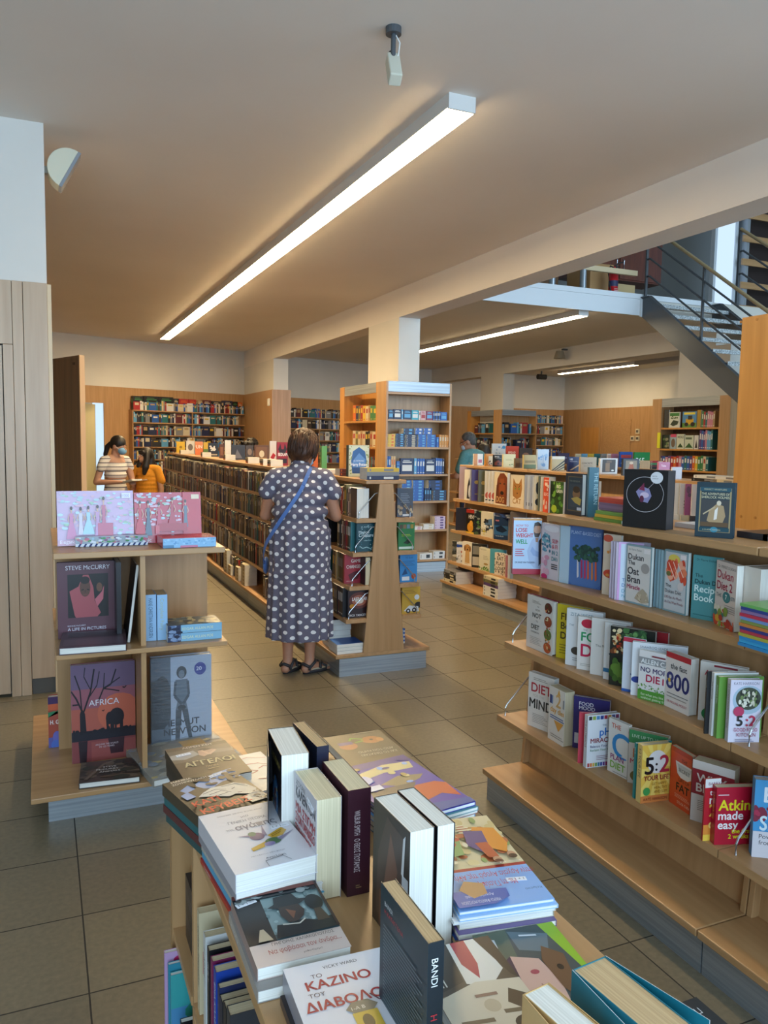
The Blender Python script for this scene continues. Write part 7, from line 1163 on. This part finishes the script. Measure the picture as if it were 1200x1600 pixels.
def person(label, loc, rz, s, skin, head=(0, 0, 0), RA=None, LA=None, group=None, hands=True, voxel=.008, feet=(.15, -.15), stance=.085, lean=0, face=True, legs=True, bust=.0, wide=1):
    """standing figure, 1.65 m times s; head = (turn, nod, tilt); RA/LA = (elbow, wrist, hand direction, palm normal)."""
    r = thing('person', label, 'person', loc, math.radians(rz), group); r.scale = (s, s, s); m = MB()
    ln = lambda z: Vector((0, lean*max(0, z-.85), 0))
    for z, rx, ry in ((.84, .165, .115), (.93, .155, .105), (1.03, .135, .098), (1.13, .145, .105), (1.23, .16, .105), (1.30, .15, .085)):
        m.ball(ln(z)+Vector((0, 0, z)), (rx*wide, ry, .085), BM, 20, 10)
    sh = ln(1.33)
    for x in (-1, 1): limb(m, [sh+Vector((0, -.01, 1.36)), sh+Vector((x*.165*wide, -.005, 1.335))], [.06, .053])
    limb(m, [sh+Vector((0, -.012, 1.34)), sh+Vector((0, .012, 1.45))], [.06, .052])
    hc = sh+Vector((0, .03, 1.535)); tn, nod, ti = head
    Q = Matrix.Translation(sh+Vector((0, .0, 1.44))) @ Euler((-math.radians(nod), math.radians(ti), math.radians(tn))).to_matrix().to_4x4() @ Matrix.Translation(-(sh+Vector((0, .0, 1.44))))
    def hp(x, y, z): return Q @ (hc+Vector((x, y, z)))
    R3 = Q.to_3x3()
    m.ball(hp(0, -.012, .012), (.076, .096, .102), BM, 20, 14, R3); m.ball(hp(0, .022, -.05), (.058, .066, .062), BM, 16, 10, R3); m.ball(hp(0, .055, -.088), (.026, .024, .02), BM, 10, 8, R3)
    limb(m, [hp(0, .082, .012), hp(0, .106, -.022)], [.009, .014], 8)
    m.ball(hp(0, .088, -.058), (.024, .010, .008), BM, 10, 6, R3)
    for x in (-1, 1): m.ball(hp(x*.077, -.01, -.012), (.010, .022, .032), BM, 10, 8, R3)
    RA = RA or ((.225, -.02, 1.06), (.225, .05, .83), (0, .2, -1), (1, 0, 0)); LA = LA or ((-.225, -.02, 1.06), (-.225, .05, .83), (0, .2, -1), (-1, 0, 0))
    for sg, (e, w, hd, up) in ((1, RA), (-1, LA)):
        S = sh+Vector((sg*.175*wide, -.005, 1.325)); e, w = Vector(e), Vector(w)
        limb(m, [S, S.lerp(e, .55), e], [.05, .045, .038]); limb(m, [e, e.lerp(w, .3), w], [.038, .037, .024])
        if hands: hand(m, w, hd, up, -sg)
    if legs:
        for sg, az in ((1, feet[0]), (-1, feet[1])):
            hpj = Vector((sg*.085, 0, .85)); kn = Vector((sg*stance, .015, .47)); an = Vector((sg*stance, -.02, .075))
            limb(m, [hpj, hpj.lerp(kn, .4), kn], [.088, .076, .052]); limb(m, [kn, kn.lerp(an, .35), kn.lerp(an, .8), an], [.05, .053, .036, .034]); foot(m, an, az)
    b = remesh(m, 'body', skin, voxel, r, 5, .5)
    if face:
        for x in (-1, 1):
            e = MB().ball((0, 0, 0), (.0125, .006, .0058), col('#cfc8c0', .3), 12, 8).ball((0, .0035, 0), (.0056, .004, .0054), col('#2a1a12', .3), 10, 8).build('eye', b, True); e.matrix_local = Q @ Matrix.Translation(hc+Vector((x*.03, .0735, .005)))
            e = MB().tube([(-.016, 0, -.002), (0, .004, .003), (.016, 0, 0)], .0035, col('#2a1c16', .7), 6).build('eyebrow', b); e.matrix_local = Q @ Matrix.Translation(hc+Vector((x*.03, .079, .026)))
        e = MB().ball((0, 0, 0), (.021, .006, .006), col('#a3544c', .45), 12, 8).build('lips', b, True); e.matrix_local = Q @ Matrix.Translation(hc+Vector((0, .096, -.058)))
    return r, b, hp, R3, sh
def dots_mat():
    m, N, L, b = base_mat('spotted_cotton')
    tc = N.new('ShaderNodeTexCoord'); s = N.new('ShaderNodeSeparateXYZ'); L.new(tc.outputs['Object'], s.inputs[0])
    def M(op, *a):
        n = N.new('ShaderNodeMath'); n.operation = op
        for i, q in enumerate(a):
            if isinstance(q, (int, float)): n.inputs[i].default_value = q
            else: L.new(q, n.inputs[i])
        return n.outputs[0]
    ang = M('ARCTAN2', s.outputs[0], M('MULTIPLY', s.outputs[1], -1.25))
    top = M('GREATER_THAN', s.outputs[2], 1.0); inv = M('SUBTRACT', 1, top)
    u0 = M('ADD', M('MULTIPLY', inv, M('MULTIPLY', ang, 15/(2*PI))), M('MULTIPLY', top, M('MULTIPLY', s.outputs[0], 1/.078))); v0 = M('MULTIPLY', M('ADD', s.outputs[2], M('MULTIPLY', top, M('MULTIPLY', s.outputs[1], .5))), 1/.074)
    res = None
    for off in (.25, .75):
        u = M('ADD', u0, off+20); v = M('ADD', v0, off)
        du = M('MULTIPLY', M('SUBTRACT', M('FRACT', u), .5), .074); dv = M('MULTIPLY', M('SUBTRACT', M('FRACT', v), .5), .074)
        d = M('LESS_THAN', M('ADD', M('MULTIPLY', du, du), M('MULTIPLY', dv, dv)), .0127**2)
        res = d if res is None else M('MAXIMUM', res, d)
    nz = N.new('ShaderNodeTexNoise'); nz.inputs['Scale'].default_value = 240; L.new(tc.outputs['Object'], nz.inputs['Vector'])
    cr = N.new('ShaderNodeValToRGB'); cr.color_ramp.elements[0].color = srgb('#565262'); cr.color_ramp.elements[1].color = srgb('#6c6879'); L.new(nz.outputs[0], cr.inputs[0])
    mx = N.new('ShaderNodeMix'); mx.data_type = 'RGBA'; L.new(res, mx.inputs[0]); L.new(cr.outputs[0], mx.inputs[6]); mx.inputs[7].default_value = srgb('#e0dedd')
    L.new(mx.outputs[2], b.inputs['Base Color']); b.inputs['Roughness'].default_value = .85; return m
def skirt(mb, rings, ripple=0, n=72, y0=0):
    """closed loft: rings of (z, half width, half depth, ripple depth)."""
    vs = []; k = len(rings)
    for z, a, b, rp in rings:
        for i in range(n):
            t = 2*PI*i/n; q = 1+rp*(math.sin(t*13+1)+.6*math.sin(t*21+z*3))
            vs.append((a*math.cos(t)*q, y0+b*math.sin(t)*q, z))
    fs = [(j*n+i, j*n+(i+1) % n, (j+1)*n+(i+1) % n, (j+1)*n+i) for j in range(k-1) for i in range(n)]
    mb.add(vs, fs+[tuple(range(n-1, -1, -1)), tuple((k-1)*n+i for i in range(n))], BM)
SK1 = skinmat('tanned_skin', '#a9765a', '#b98468'); SK2 = skinmat('fair_skin', '#b98a70', '#c69880'); SK3 = skinmat('olive_skin', '#a87a5e', '#b5876a')
HB = noise_mat('brown_hair', '#24130a', '#553016', (30, 30, 8), 5, .5, .3, .7, bump=.4); HK = noise_mat('black_hair', '#0e0b0a', '#251d19', (30, 30, 8), 5, .5, .3, .7, bump=.4); HG = noise_mat('grey_hair', '#3a3836', '#5c5855', (40, 40, 40), 5, .7, .3, .7, bump=.4)
# woman in the spotted dress
r, b, hp, R3, sh = person('woman seen from behind in grey spotted dress with blue bag strap, at the long row', (1.585, 5.06, 0), -24, .992, SK1, head=(-14, 20, 3), voxel=.0065,
    RA=((.245, .03, 1.075), (.10, .25, 1.12), (-.5, .8, .1), (0, -.3, 1)), LA=((-.245, .05, 1.075), (-.10, .26, 1.12), (.5, .8, .1), (0, -.3, 1)), feet=(.75, .35), stance=.075)
d = MB()
for z, rx, ry in ((1.02, .198, .15), (1.11, .196, .148), (1.20, .194, .138), (1.28, .182, .115)): d.ball((0, -.003, z), (rx, ry, .08), BM, 24, 10)
for x in (-1, 1): limb(d, [(0, -.012, 1.352), (x*.165, -.006, 1.338), (x*.222, .004, 1.245)], [.072, .066, .064], 14)
limb(d, [(0, -.012, 1.36), (0, .004, 1.408)], [.078, .068], 20)
skirt(d, [(.245, .222, .185, .06), (.40, .218, .18, .06), (.55, .214, .174, .055), (.69, .208, .168, .04), (.70, .216, .176, .05), (.715, .204, .164, .02), (.85, .206, .163, .05), (.97, .204, .162, .045), (.992, .208, .166, .045), (1.0, .197, .152, .0), (1.05, .194, .148, 0)])
DR = remesh(d, 'spotted_dress', dots_mat(), .0075, r, 7, .5)
c = MB(); n = 40; vs = []
for z, q in ((1.385, 1.06), (1.412, 1.0), (1.426, .985), (1.412, 1.05), (1.384, 1.12)): vs += [(.069*q*math.cos(2*PI*i/n), .002+.069*q*math.sin(2*PI*i/n), z+.008*math.sin(2*PI*i/n)*-1) for i in range(n)]
c.add(vs, [(j*n+i, j*n+(i+1) % n, (j+1)*n+(i+1) % n, (j+1)*n+i) for j in range(4) for i in range(n)], bpy.data.materials['spotted_cotton']); c.build('collar', r, True)
h = MB(); RN = random.Random(5)
h.ball(hp(0, -.026, .036), (.099, .113, .106), BM, 24, 14, R3); h.ball(hp(0, -.062, -.02), (.088, .062, .072), BM, 20, 12, R3); h.ball(hp(0, -.058, -.056), (.066, .038, .036), BM, 16, 8, R3)
for k in range(60):
    a = RN.uniform(0, 2*PI); e = RN.uniform(-.5, 1.3); p = (math.cos(a)*math.cos(e)*.085, -.03+math.sin(a)*math.cos(e)*.098, .035+math.sin(e)*.092)
    if p[1] < .05: h.ball(hp(*p), RN.uniform(.013, .024), BM, 8, 6)
for k in range(16):
    x = -.062+.124*k/15; limb(h, [hp(x, -.075+.02*abs(x)/.06, -.06), hp(x*.92, -.075+.02*abs(x)/.06, -.084-RN.uniform(0, .022))], [.012, .004], 8)
hair = remesh(h, 'hair', HB, .006, r, 9, .5)
t = MB()
for k in range(520):
    a = RN.uniform(0, 2*PI); e0 = RN.uniform(-.1, 1.5); pts = []
    for q in range(5):
        e = e0-.17*q; a2 = a+.05*q*math.sin(k)
        p = (math.cos(a2)*math.cos(e)*.101, -.028+math.sin(a2)*math.cos(e)*.115, .036+math.sin(e)*.108-(.012*q if e < 0 else 0)); pts.append(p)
    if any(p[1] > .062 and p[2] < .07 for p in pts) or any(p[2] < -.075 for p in pts): continue
    t.tube([hp(*p) for p in pts], [.0045, .005, .0045, .0035, .001], HB, 5)
t.build('hair_locks', hair, True)
g = MB(); BLK = col('#141314', .15)
for x in (-1, 1): g.ball(hp(x*.036, .052, .118), (.030, .012, .022), BLK, 14, 8, R3 @ Euler((-.7, 0, 0)).to_matrix()); g.tube([hp(x*.066, .048, .118), hp(x*.094, -.02, .085), hp(x*.092, -.07, .045)], .0035, BLK, 6)
g.tube([hp(-.01, .058, .12), hp(.01, .058, .12)], .004, BLK, 6); g.build('sunglasses', r, True)
k = MB(); k.ball(hp(0, .078, -.045), (.052, .045, .045), col('#a9c4dd', .7), 18, 10, R3); k.tube([hp(.05, .06, -.03), hp(.078, -.005, -.012)], .0022, col('#d9dee4', .6), 6); k.tube([hp(-.05, .06, -.03), hp(-.078, -.005, -.012)], .0022, col('#d9dee4', .6), 6); k.build('face_mask', r, True)
st = MB(); SB_ = col('#4a6fb0', .6)
path = [(.085, .075, 1.36), (.085, .03, 1.405), (.078, -.035, 1.405), (.06, -.09, 1.36), (.025, -.133, 1.27), (-.03, -.154, 1.18), (-.09, -.156, 1.09), (-.155, -.142, .99), (-.212, -.098, .90), (-.238, -.045, .82), (-.246, .02, .76), (-.24, .06, .74)]
cr_ = []
for i in range(len(path)-1):
    p0, p1, p2, p3 = (Vector(path[max(0, min(len(path)-1, j))]) for j in (i-1, i, i+1, i+2))
    for q in range(4):
        u = q/4; cr_.append(.5*((2*p1)+(p2-p0)*u+(2*p0-5*p1+4*p2-p3)*u*u+(3*p1-p0-3*p2+p3)*u**3))
path = cr_+[Vector(path[-1])]
for i in range(len(path)-1):
    a, e = Vector(path[i]), Vector(path[i+1]); t = (e-a).normalized(); nrm = Vector((a.x*.6, a.y, .15 if a.z > 1.3 else 0)).normalized() if i > 6 else Vector((0, .1, 1)); sd = t.cross(nrm).normalized()*.0125
    a2, e2 = a+nrm*.004, e+nrm*.004; st.add([a-sd, a+sd, e+sd, e-sd, a2-sd, a2+sd, e2+sd, e2-sd], [(0, 1, 2, 3), (4, 7, 6, 5), (0, 4, 5, 1), (2, 6, 7, 3), (1, 5, 6, 2), (0, 3, 7, 4)], SB_)
bag = tag(MB().ball((0, 0, 0), (.02, .07, .06), SB_, 16, 10).build('shoulder_bag', None, True), 'small blue shoulder bag hanging at the hip of the spotted dress', 'bag')
bag.location = r.matrix_basis @ Vector((-.245, .10, .72)); bag.rotation_euler = (0, 0, math.radians(-24))
st.build('bag_strap', bag).matrix_parent_inverse = Matrix()
bpy.context.view_layer.update()
for o_ in bag.children: o_.parent = bag; o_.matrix_parent_inverse = Matrix(); o_.matrix_local = bag.matrix_basis.inverted() @ r.matrix_basis
SOL, UPP = col('#b5a68c', .6), col('#2f2c2e', .6)
for sg, az in ((1, .75), (-1, .35)):
    an = Vector((sg*.075, -.02, .075)); dd = Vector((math.sin(az), math.cos(az), 0)); sd = Vector((dd.y, -dd.x, 0)); s_ = MB()
    out = []
    for i in range(24):
        t = 2*PI*i/24; L_ = .072+.128*math.cos(t); w_ = (.046 if math.cos(t) > 0 else .037)*math.sin(t); q = an+dd*L_+sd*w_; out.append((q.x, q.y))
    s_.prism(out, 0.0, .022, 2, UPP); s_.prism([(an.x+(x-an.x)*.97, an.y+(y-an.y)*.97) for x, y in out], .022, .031, 2, SOL)
    def strap(pts, w=.011):
        s_.tube(pts, w, UPP, 8)
    P_ = lambda f, l, z: an+dd*f+sd*l+Vector((0, 0, z-.075))
    strap([P_(-.03, -.04, .05), P_(-.062, 0, .075), P_(-.03, .04, .05)]); strap([P_(-.03, .042, .05), P_(.03, .034, .085), P_(.05, 0, .088), P_(.03, -.034, .085), P_(-.03, -.042, .05)], .010)
    strap([P_(.06, .046, .03), P_(.085, .02, .068), P_(.12, -.045, .03)], .010); strap([P_(.06, -.046, .03), P_(.085, -.02, .068), P_(.12, .045, .03)], .010); strap([P_(-.035, .04, .03), P_(-.03, .042, .055)], .009)
    s_.build('sandal', r, True)
# woman in the striped dress, with mask, reading
def stripe_mat(name, a, c, per, w):
    m, N, L, bb = base_mat(name); tc = N.new('ShaderNodeTexCoord'); s = N.new('ShaderNodeSeparateXYZ'); L.new(tc.outputs['Object'], s.inputs[0])
    def M(op, x, y):
        n = N.new('ShaderNodeMath'); n.operation = op; L.new(x, n.inputs[0]); n.inputs[1].default_value = y; return n.outputs[0]
    f = M('LESS_THAN', M('FRACT', M('MULTIPLY', s.outputs[2], 1/per), 0), w); mx = N.new('ShaderNodeMix'); mx.data_type = 'RGBA'; L.new(f, mx.inputs[0]); mx.inputs[6].default_value = srgb(a); mx.inputs[7].default_value = srgb(c)
    L.new(mx.outputs[2], bb.inputs['Base Color']); bb.inputs['Roughness'].default_value = .85; return m
YS1 = 10.2; p = atY(180, 700, YS1)
r, b, hp, R3, sh = person('young woman in white and grey striped dress and blue mask, holding a book', (p.x, YS1, 0), -152, .965, SK2, head=(22, 16, 0), voxel=.008, RA=((.25, -.04, 1.06), (.09, .22, 1.07), (-.75, .6, .05), (0, -.2, 1)), LA=((-.235, .02, 1.06), (-.06, .25, 1.07), (.4, .9, .05), (0, -.2, 1)), wide=.95)
d = MB()
for z, rx, ry in ((.98, .145, .115), (1.06, .14, .112), (1.15, .15, .118), (1.23, .162, .115), (1.28, .155, .09)): d.ball((0, 0, z), (rx, ry, .075), BM, 24, 10)
for x in (-1, 1): limb(d, [(x*.09, -.008, 1.345), (x*.158, -.005, 1.335), (x*.205, .0, 1.24)], [.056, .058, .056], 14)
skirt(d, [(.45, .175, .13, .02), (.7, .182, .135, .015), (.85, .178, .13, .005), (.97, .152, .118, 0), (1.02, .14, .11, 0)])
remesh(d, 'striped_dress', stripe_mat('striped_jersey', '#d8d3cd', '#6a6670', .052, .26), .008, r, 3, .5)
h = MB(); h.ball(hp(0, -.022, .03), (.087, .104, .098), BM, 24, 14, R3); h.ball(hp(0, -.06, -.015), (.07, .055, .06), BM, 16, 10, R3); limb(h, [hp(0, -.115, .0), hp(.01, -.15, -.06), hp(.02, -.15, -.16), hp(.02, -.13, -.24)], [.03, .034, .028, .01])
remesh(h, 'hair', HK, .008, r, 3, .5)
k = MB(); k.ball(hp(0, .062, -.05), (.062, .056, .05), col('#6f9fc6', .7), 18, 10, R3); 
for x in (-1, 1): k.tube([hp(x*.055, .05, -.03), hp(x*.079, -.01, -.01)], .0022, col('#d9dee4', .6), 6)
k.build('face_mask', r, True)
MW = r.matrix_basis
book('book with pale cover held open by the woman in the striped dress', .15, .2, .02, '#c9c2b4', MW @ Matrix.Translation((-.05, .30, 1.085)) @ Matrix.Rotation(math.radians(-80), 4, 'X'), spine='#3a4a7a')
# girl in the orange t-shirt
YG = 10.35; p = atY(229, 700, YG)
ORG = noise_mat('orange_cotton', '#c9821a', '#d98f20', (60, 60, 60), 3, .85, .3, .7)
r, b, hp, R3, sh = person('girl with long black hair in orange t-shirt facing the woman with mask', (p.x, YG, 0), 146, .872, SK3, head=(-34, -5, 0), voxel=.008, RA=((.225, -.03, 1.05), (.17, .16, .92), (-.2, .9, -.1), (0, 0, 1)), LA=((-.225, .0, 1.05), (-.215, .03, .82), (0, .1, -1), (-1, 0, 0)), wide=.98)
d = MB()
for z, rx, ry in ((.86, .172, .128), (.91, .17, .126), (.96, .168, .124), (1.02, .166, .122), (1.08, .166, .122), (1.14, .168, .122), (1.2, .168, .12), (1.26, .166, .112), (1.30, .158, .098)): d.ball((0, 0, z), (rx, ry, .085), BM, 24, 10)
for x in (-1, 1): limb(d, [(0, -.01, 1.36), (x*.16, -.005, 1.342), (x*.216, -.014, 1.18)], [.07, .064, .062], 14)
remesh(d, 't_shirt', ORG, .008, r, 7, .5)
t = MB(); 
t.tube([(.07-.0062*i, .1235-abs(i-11)*.0006, 1.185+.012*math.sin(i*1.7)+.0008*i) for i in range(23)], .003, col('#e6d6b8', .7), 6)
t.build('chest_print', r)
h = MB(); h.ball(hp(0, -.02, .03), (.09, .106, .1), BM, 24, 14, R3)
for x in (-1, 1): limb(h, [hp(x*.062, .01, .03), hp(x*.078, .015, -.06), hp(x*.085, .03, -.16), hp(x*.08, .04, -.25)], [.04, .048, .052, .03])
limb(h, [hp(0, -.07, .0), hp(0, -.085, -.12), hp(0, -.085, -.25)], [.07, .075, .05])
limb(h, [hp(-.055, .07, .055), hp(0, .086, .052), hp(.055, .07, .055)], [.018, .02, .018])
remesh(h, 'hair', HK, .008, r, 3, .5)
d = MB()
for sg in (1, -1): limb(d, [(sg*.085, 0, .88), (sg*.087, .008, .66), (sg*.085, .015, .47), (sg*.085, -.02, .1)], [.1, .084, .064, .054])
d.ball((0, 0, .87), (.165, .118, .09), BM, 20, 10); remesh(d, 'jeans', noise_mat('blue_denim', '#4a5a78', '#5f7090', (80, 80, 80), 3, .85, .3, .7), .01, r, 3, .5)
MG = r.matrix_basis
book('pale book with red edge held by the girl in the orange t-shirt', .13, .19, .016, '#c9a8a0', MG @ Matrix.Translation((.10, .21, .955)) @ Matrix.Rotation(math.radians(-75), 4, 'X'))
# man in teal, head bent to the left
YM = 9.2; p = atY(738, 700, YM)
r, b, hp, R3, sh = person('grey haired man in teal t-shirt reading with back to the viewer, right of the dictionaries', (p.x, YM, 0), 30, 1.045, SK1, head=(22, 24, 4), voxel=.009, LA=((-.24, .08, 1.08), (-.13, .30, 1.07), (.3, .9, .1), (0, -.2, 1)), RA=((.24, .06, 1.08), (.06, .30, 1.07), (-.3, .9, .1), (0, -.2, 1)), wide=1.16)
d = MB()
for z, rx, ry in ((.9, .19, .14), (1.0, .188, .138), (1.1, .19, .138), (1.2, .198, .132), (1.29, .19, .105)): d.ball((0, -.002, z), (rx, ry, .09), BM, 24, 10)
for x in (-1, 1): limb(d, [(0, -.012, 1.37), (x*.19, -.006, 1.342), (x*.24, .03, 1.17)], [.07, .068, .065], 14)
remesh(d, 't_shirt', noise_mat('teal_cotton', '#4f8080', '#5f9090', (60, 60, 60), 3, .85, .3, .7), .009, r, 3, .5)
h = MB(); h.ball(hp(0, -.028, .03), (.083, .098, .092), BM, 24, 14, R3); h.ball(hp(0, -.055, -.03), (.072, .05, .05), BM, 16, 10, R3); remesh(h, 'hair', HG, .008, r, 3, .5)
k = MB(); k.ball(hp(0, .066, -.052), (.052, .046, .042), col('#a9b7c4', .7), 18, 10, R3)
for x in (-1, 1): k.tube([hp(x*.052, .052, -.03), hp(x*.08, -.012, -.012)], .0025, col('#e2e4e6', .6), 6); k.tube([hp(x*.03, .10, .01), hp(x*.075, .05, .012), hp(x*.082, -.02, .012)], .003, BLK, 6)
k.build('face_mask', r, True)
d = MB()
for sg in (1, -1): limb(d, [(sg*.09, 0, .88), (sg*.09, .008, .66), (sg*.087, .015, .47), (sg*.087, -.02, .1)], [.105, .09, .068, .058])
d.ball((0, 0, .87), (.178, .128, .09), BM, 20, 10); remesh(d, 'jeans', noise_mat('navy_denim', '#1f2a44', '#2c3a58', (80, 80, 80), 3, .85, .3, .7), .01, r, 3, .5)
# two more customers of whom only the hair shows
for (px, py, Y_p, lab, curly) in ((757, 691, 10.6, 'person with long straight black hair beside the man in teal', False), (393, 685, 11.3, 'person with black curly hair behind the long row near the wall pier', True)):
    p = atY(px, py, Y_p); s = (p.z-.005)/1.665
    r, b, hp, R3, sh = person(lab, (p.x, Y_p, 0), 20, s, SK3, voxel=.01, hands=True)
    h = MB(); h.ball(hp(0, -.022, .03), (.09, .106, .1), BM, 24, 14, R3)
    if curly:
        for k in range(70):
            a = RN.uniform(0, 2*PI); e = RN.uniform(-.4, 1.4); h.ball(hp(math.cos(a)*math.cos(e)*.1, -.03+math.sin(a)*math.cos(e)*.105, .03+math.sin(e)*.095), RN.uniform(.018, .032), BM, 8, 6)
    else: limb(h, [hp(0, -.04, .0), hp(0, -.07, -.12), hp(0, -.075, -.28)], [.095, .095, .06])
    remesh(h, 'hair', HK, .009, r, 2, .4)
    d = MB()
    for z, rx, ry in ((.9, .17, .125), (1.0, .165, .122), (1.1, .165, .122), (1.2, .172, .118), (1.29, .162, .098)): d.ball((0, 0, z), (rx, ry, .09), BM, 24, 10)
    for x in (-1, 1): limb(d, [(0, -.01, 1.36), (x*.165, -.005, 1.338), (x*.222, -.015, 1.12)], [.066, .062, .06], 14)
    remesh(d, 'dark_top', col('#2c2b30', .85), .01, r, 3, .5)
    d = MB()
    for sg in (1, -1): limb(d, [(sg*.085, 0, .88), (sg*.085, .015, .47), (sg*.085, -.02, .1)], [.1, .064, .054])
    d.ball((0, 0, .87), (.168, .12, .09), BM, 20, 10); remesh(d, 'trousers', col('#33363f', .85), .012, r, 3, .5)
# ------------------------------------------------------------------ books past the 300 that show largest join the packed shelves
bpy.context.view_layer.update()
from mathutils.bvhtree import BVHTree
V, F, OW, seen = [], [], [], {}
for o in C.objects:
    if o.type != 'MESH' or o.name in ('floor', 'ceiling'): continue
    n = len(V); mw = o.matrix_world; V += [mw @ v.co for v in o.data.vertices]
    t = o
    while t.parent: t = t.parent
    for p in o.data.polygons: F.append([n+i for i in p.vertices]); OW.append(t.name)
bv = BVHTree.FromPolygons(V, F)
for iy in range(1, 1600, 3):
    for ix in range(1, 1200, 3):
        h = bv.ray_cast(CAMP, ray(ix, iy))
        if h[2] is not None: k = OW[h[2]]; seen[k] = seen.get(k, 0)+1
allb = sorted([o for o in C.objects if o.parent is None and o.get('category') == 'book' and o.name.split('.')[0] == 'book'], key=lambda o: -seen.get(o.name, 0))
pk = bpy.data.objects['packed_books']; V, F, MI, MT = [], [], [], list(pk.data.materials)
for o in [pk]+allb[300:]:
    for q in [o]+list(o.children):
        n = len(V); V += [tuple(q.matrix_world @ v.co) for v in q.data.vertices]; mp = []
        for m in q.data.materials:
            if m not in MT: MT.append(m)
            mp.append(MT.index(m))
        for p in q.data.polygons: F.append([n+i for i in p.vertices]); MI.append(mp[p.material_index])
me = bpy.data.meshes.new('packed_books'); me.from_pydata(V, [], F)
for m in MT: me.materials.append(m)
me.polygons.foreach_set('material_index', MI); pk.data = me
for o in allb[300:]:
    for q in list(o.children): bpy.data.objects.remove(q)
    bpy.data.objects.remove(o)
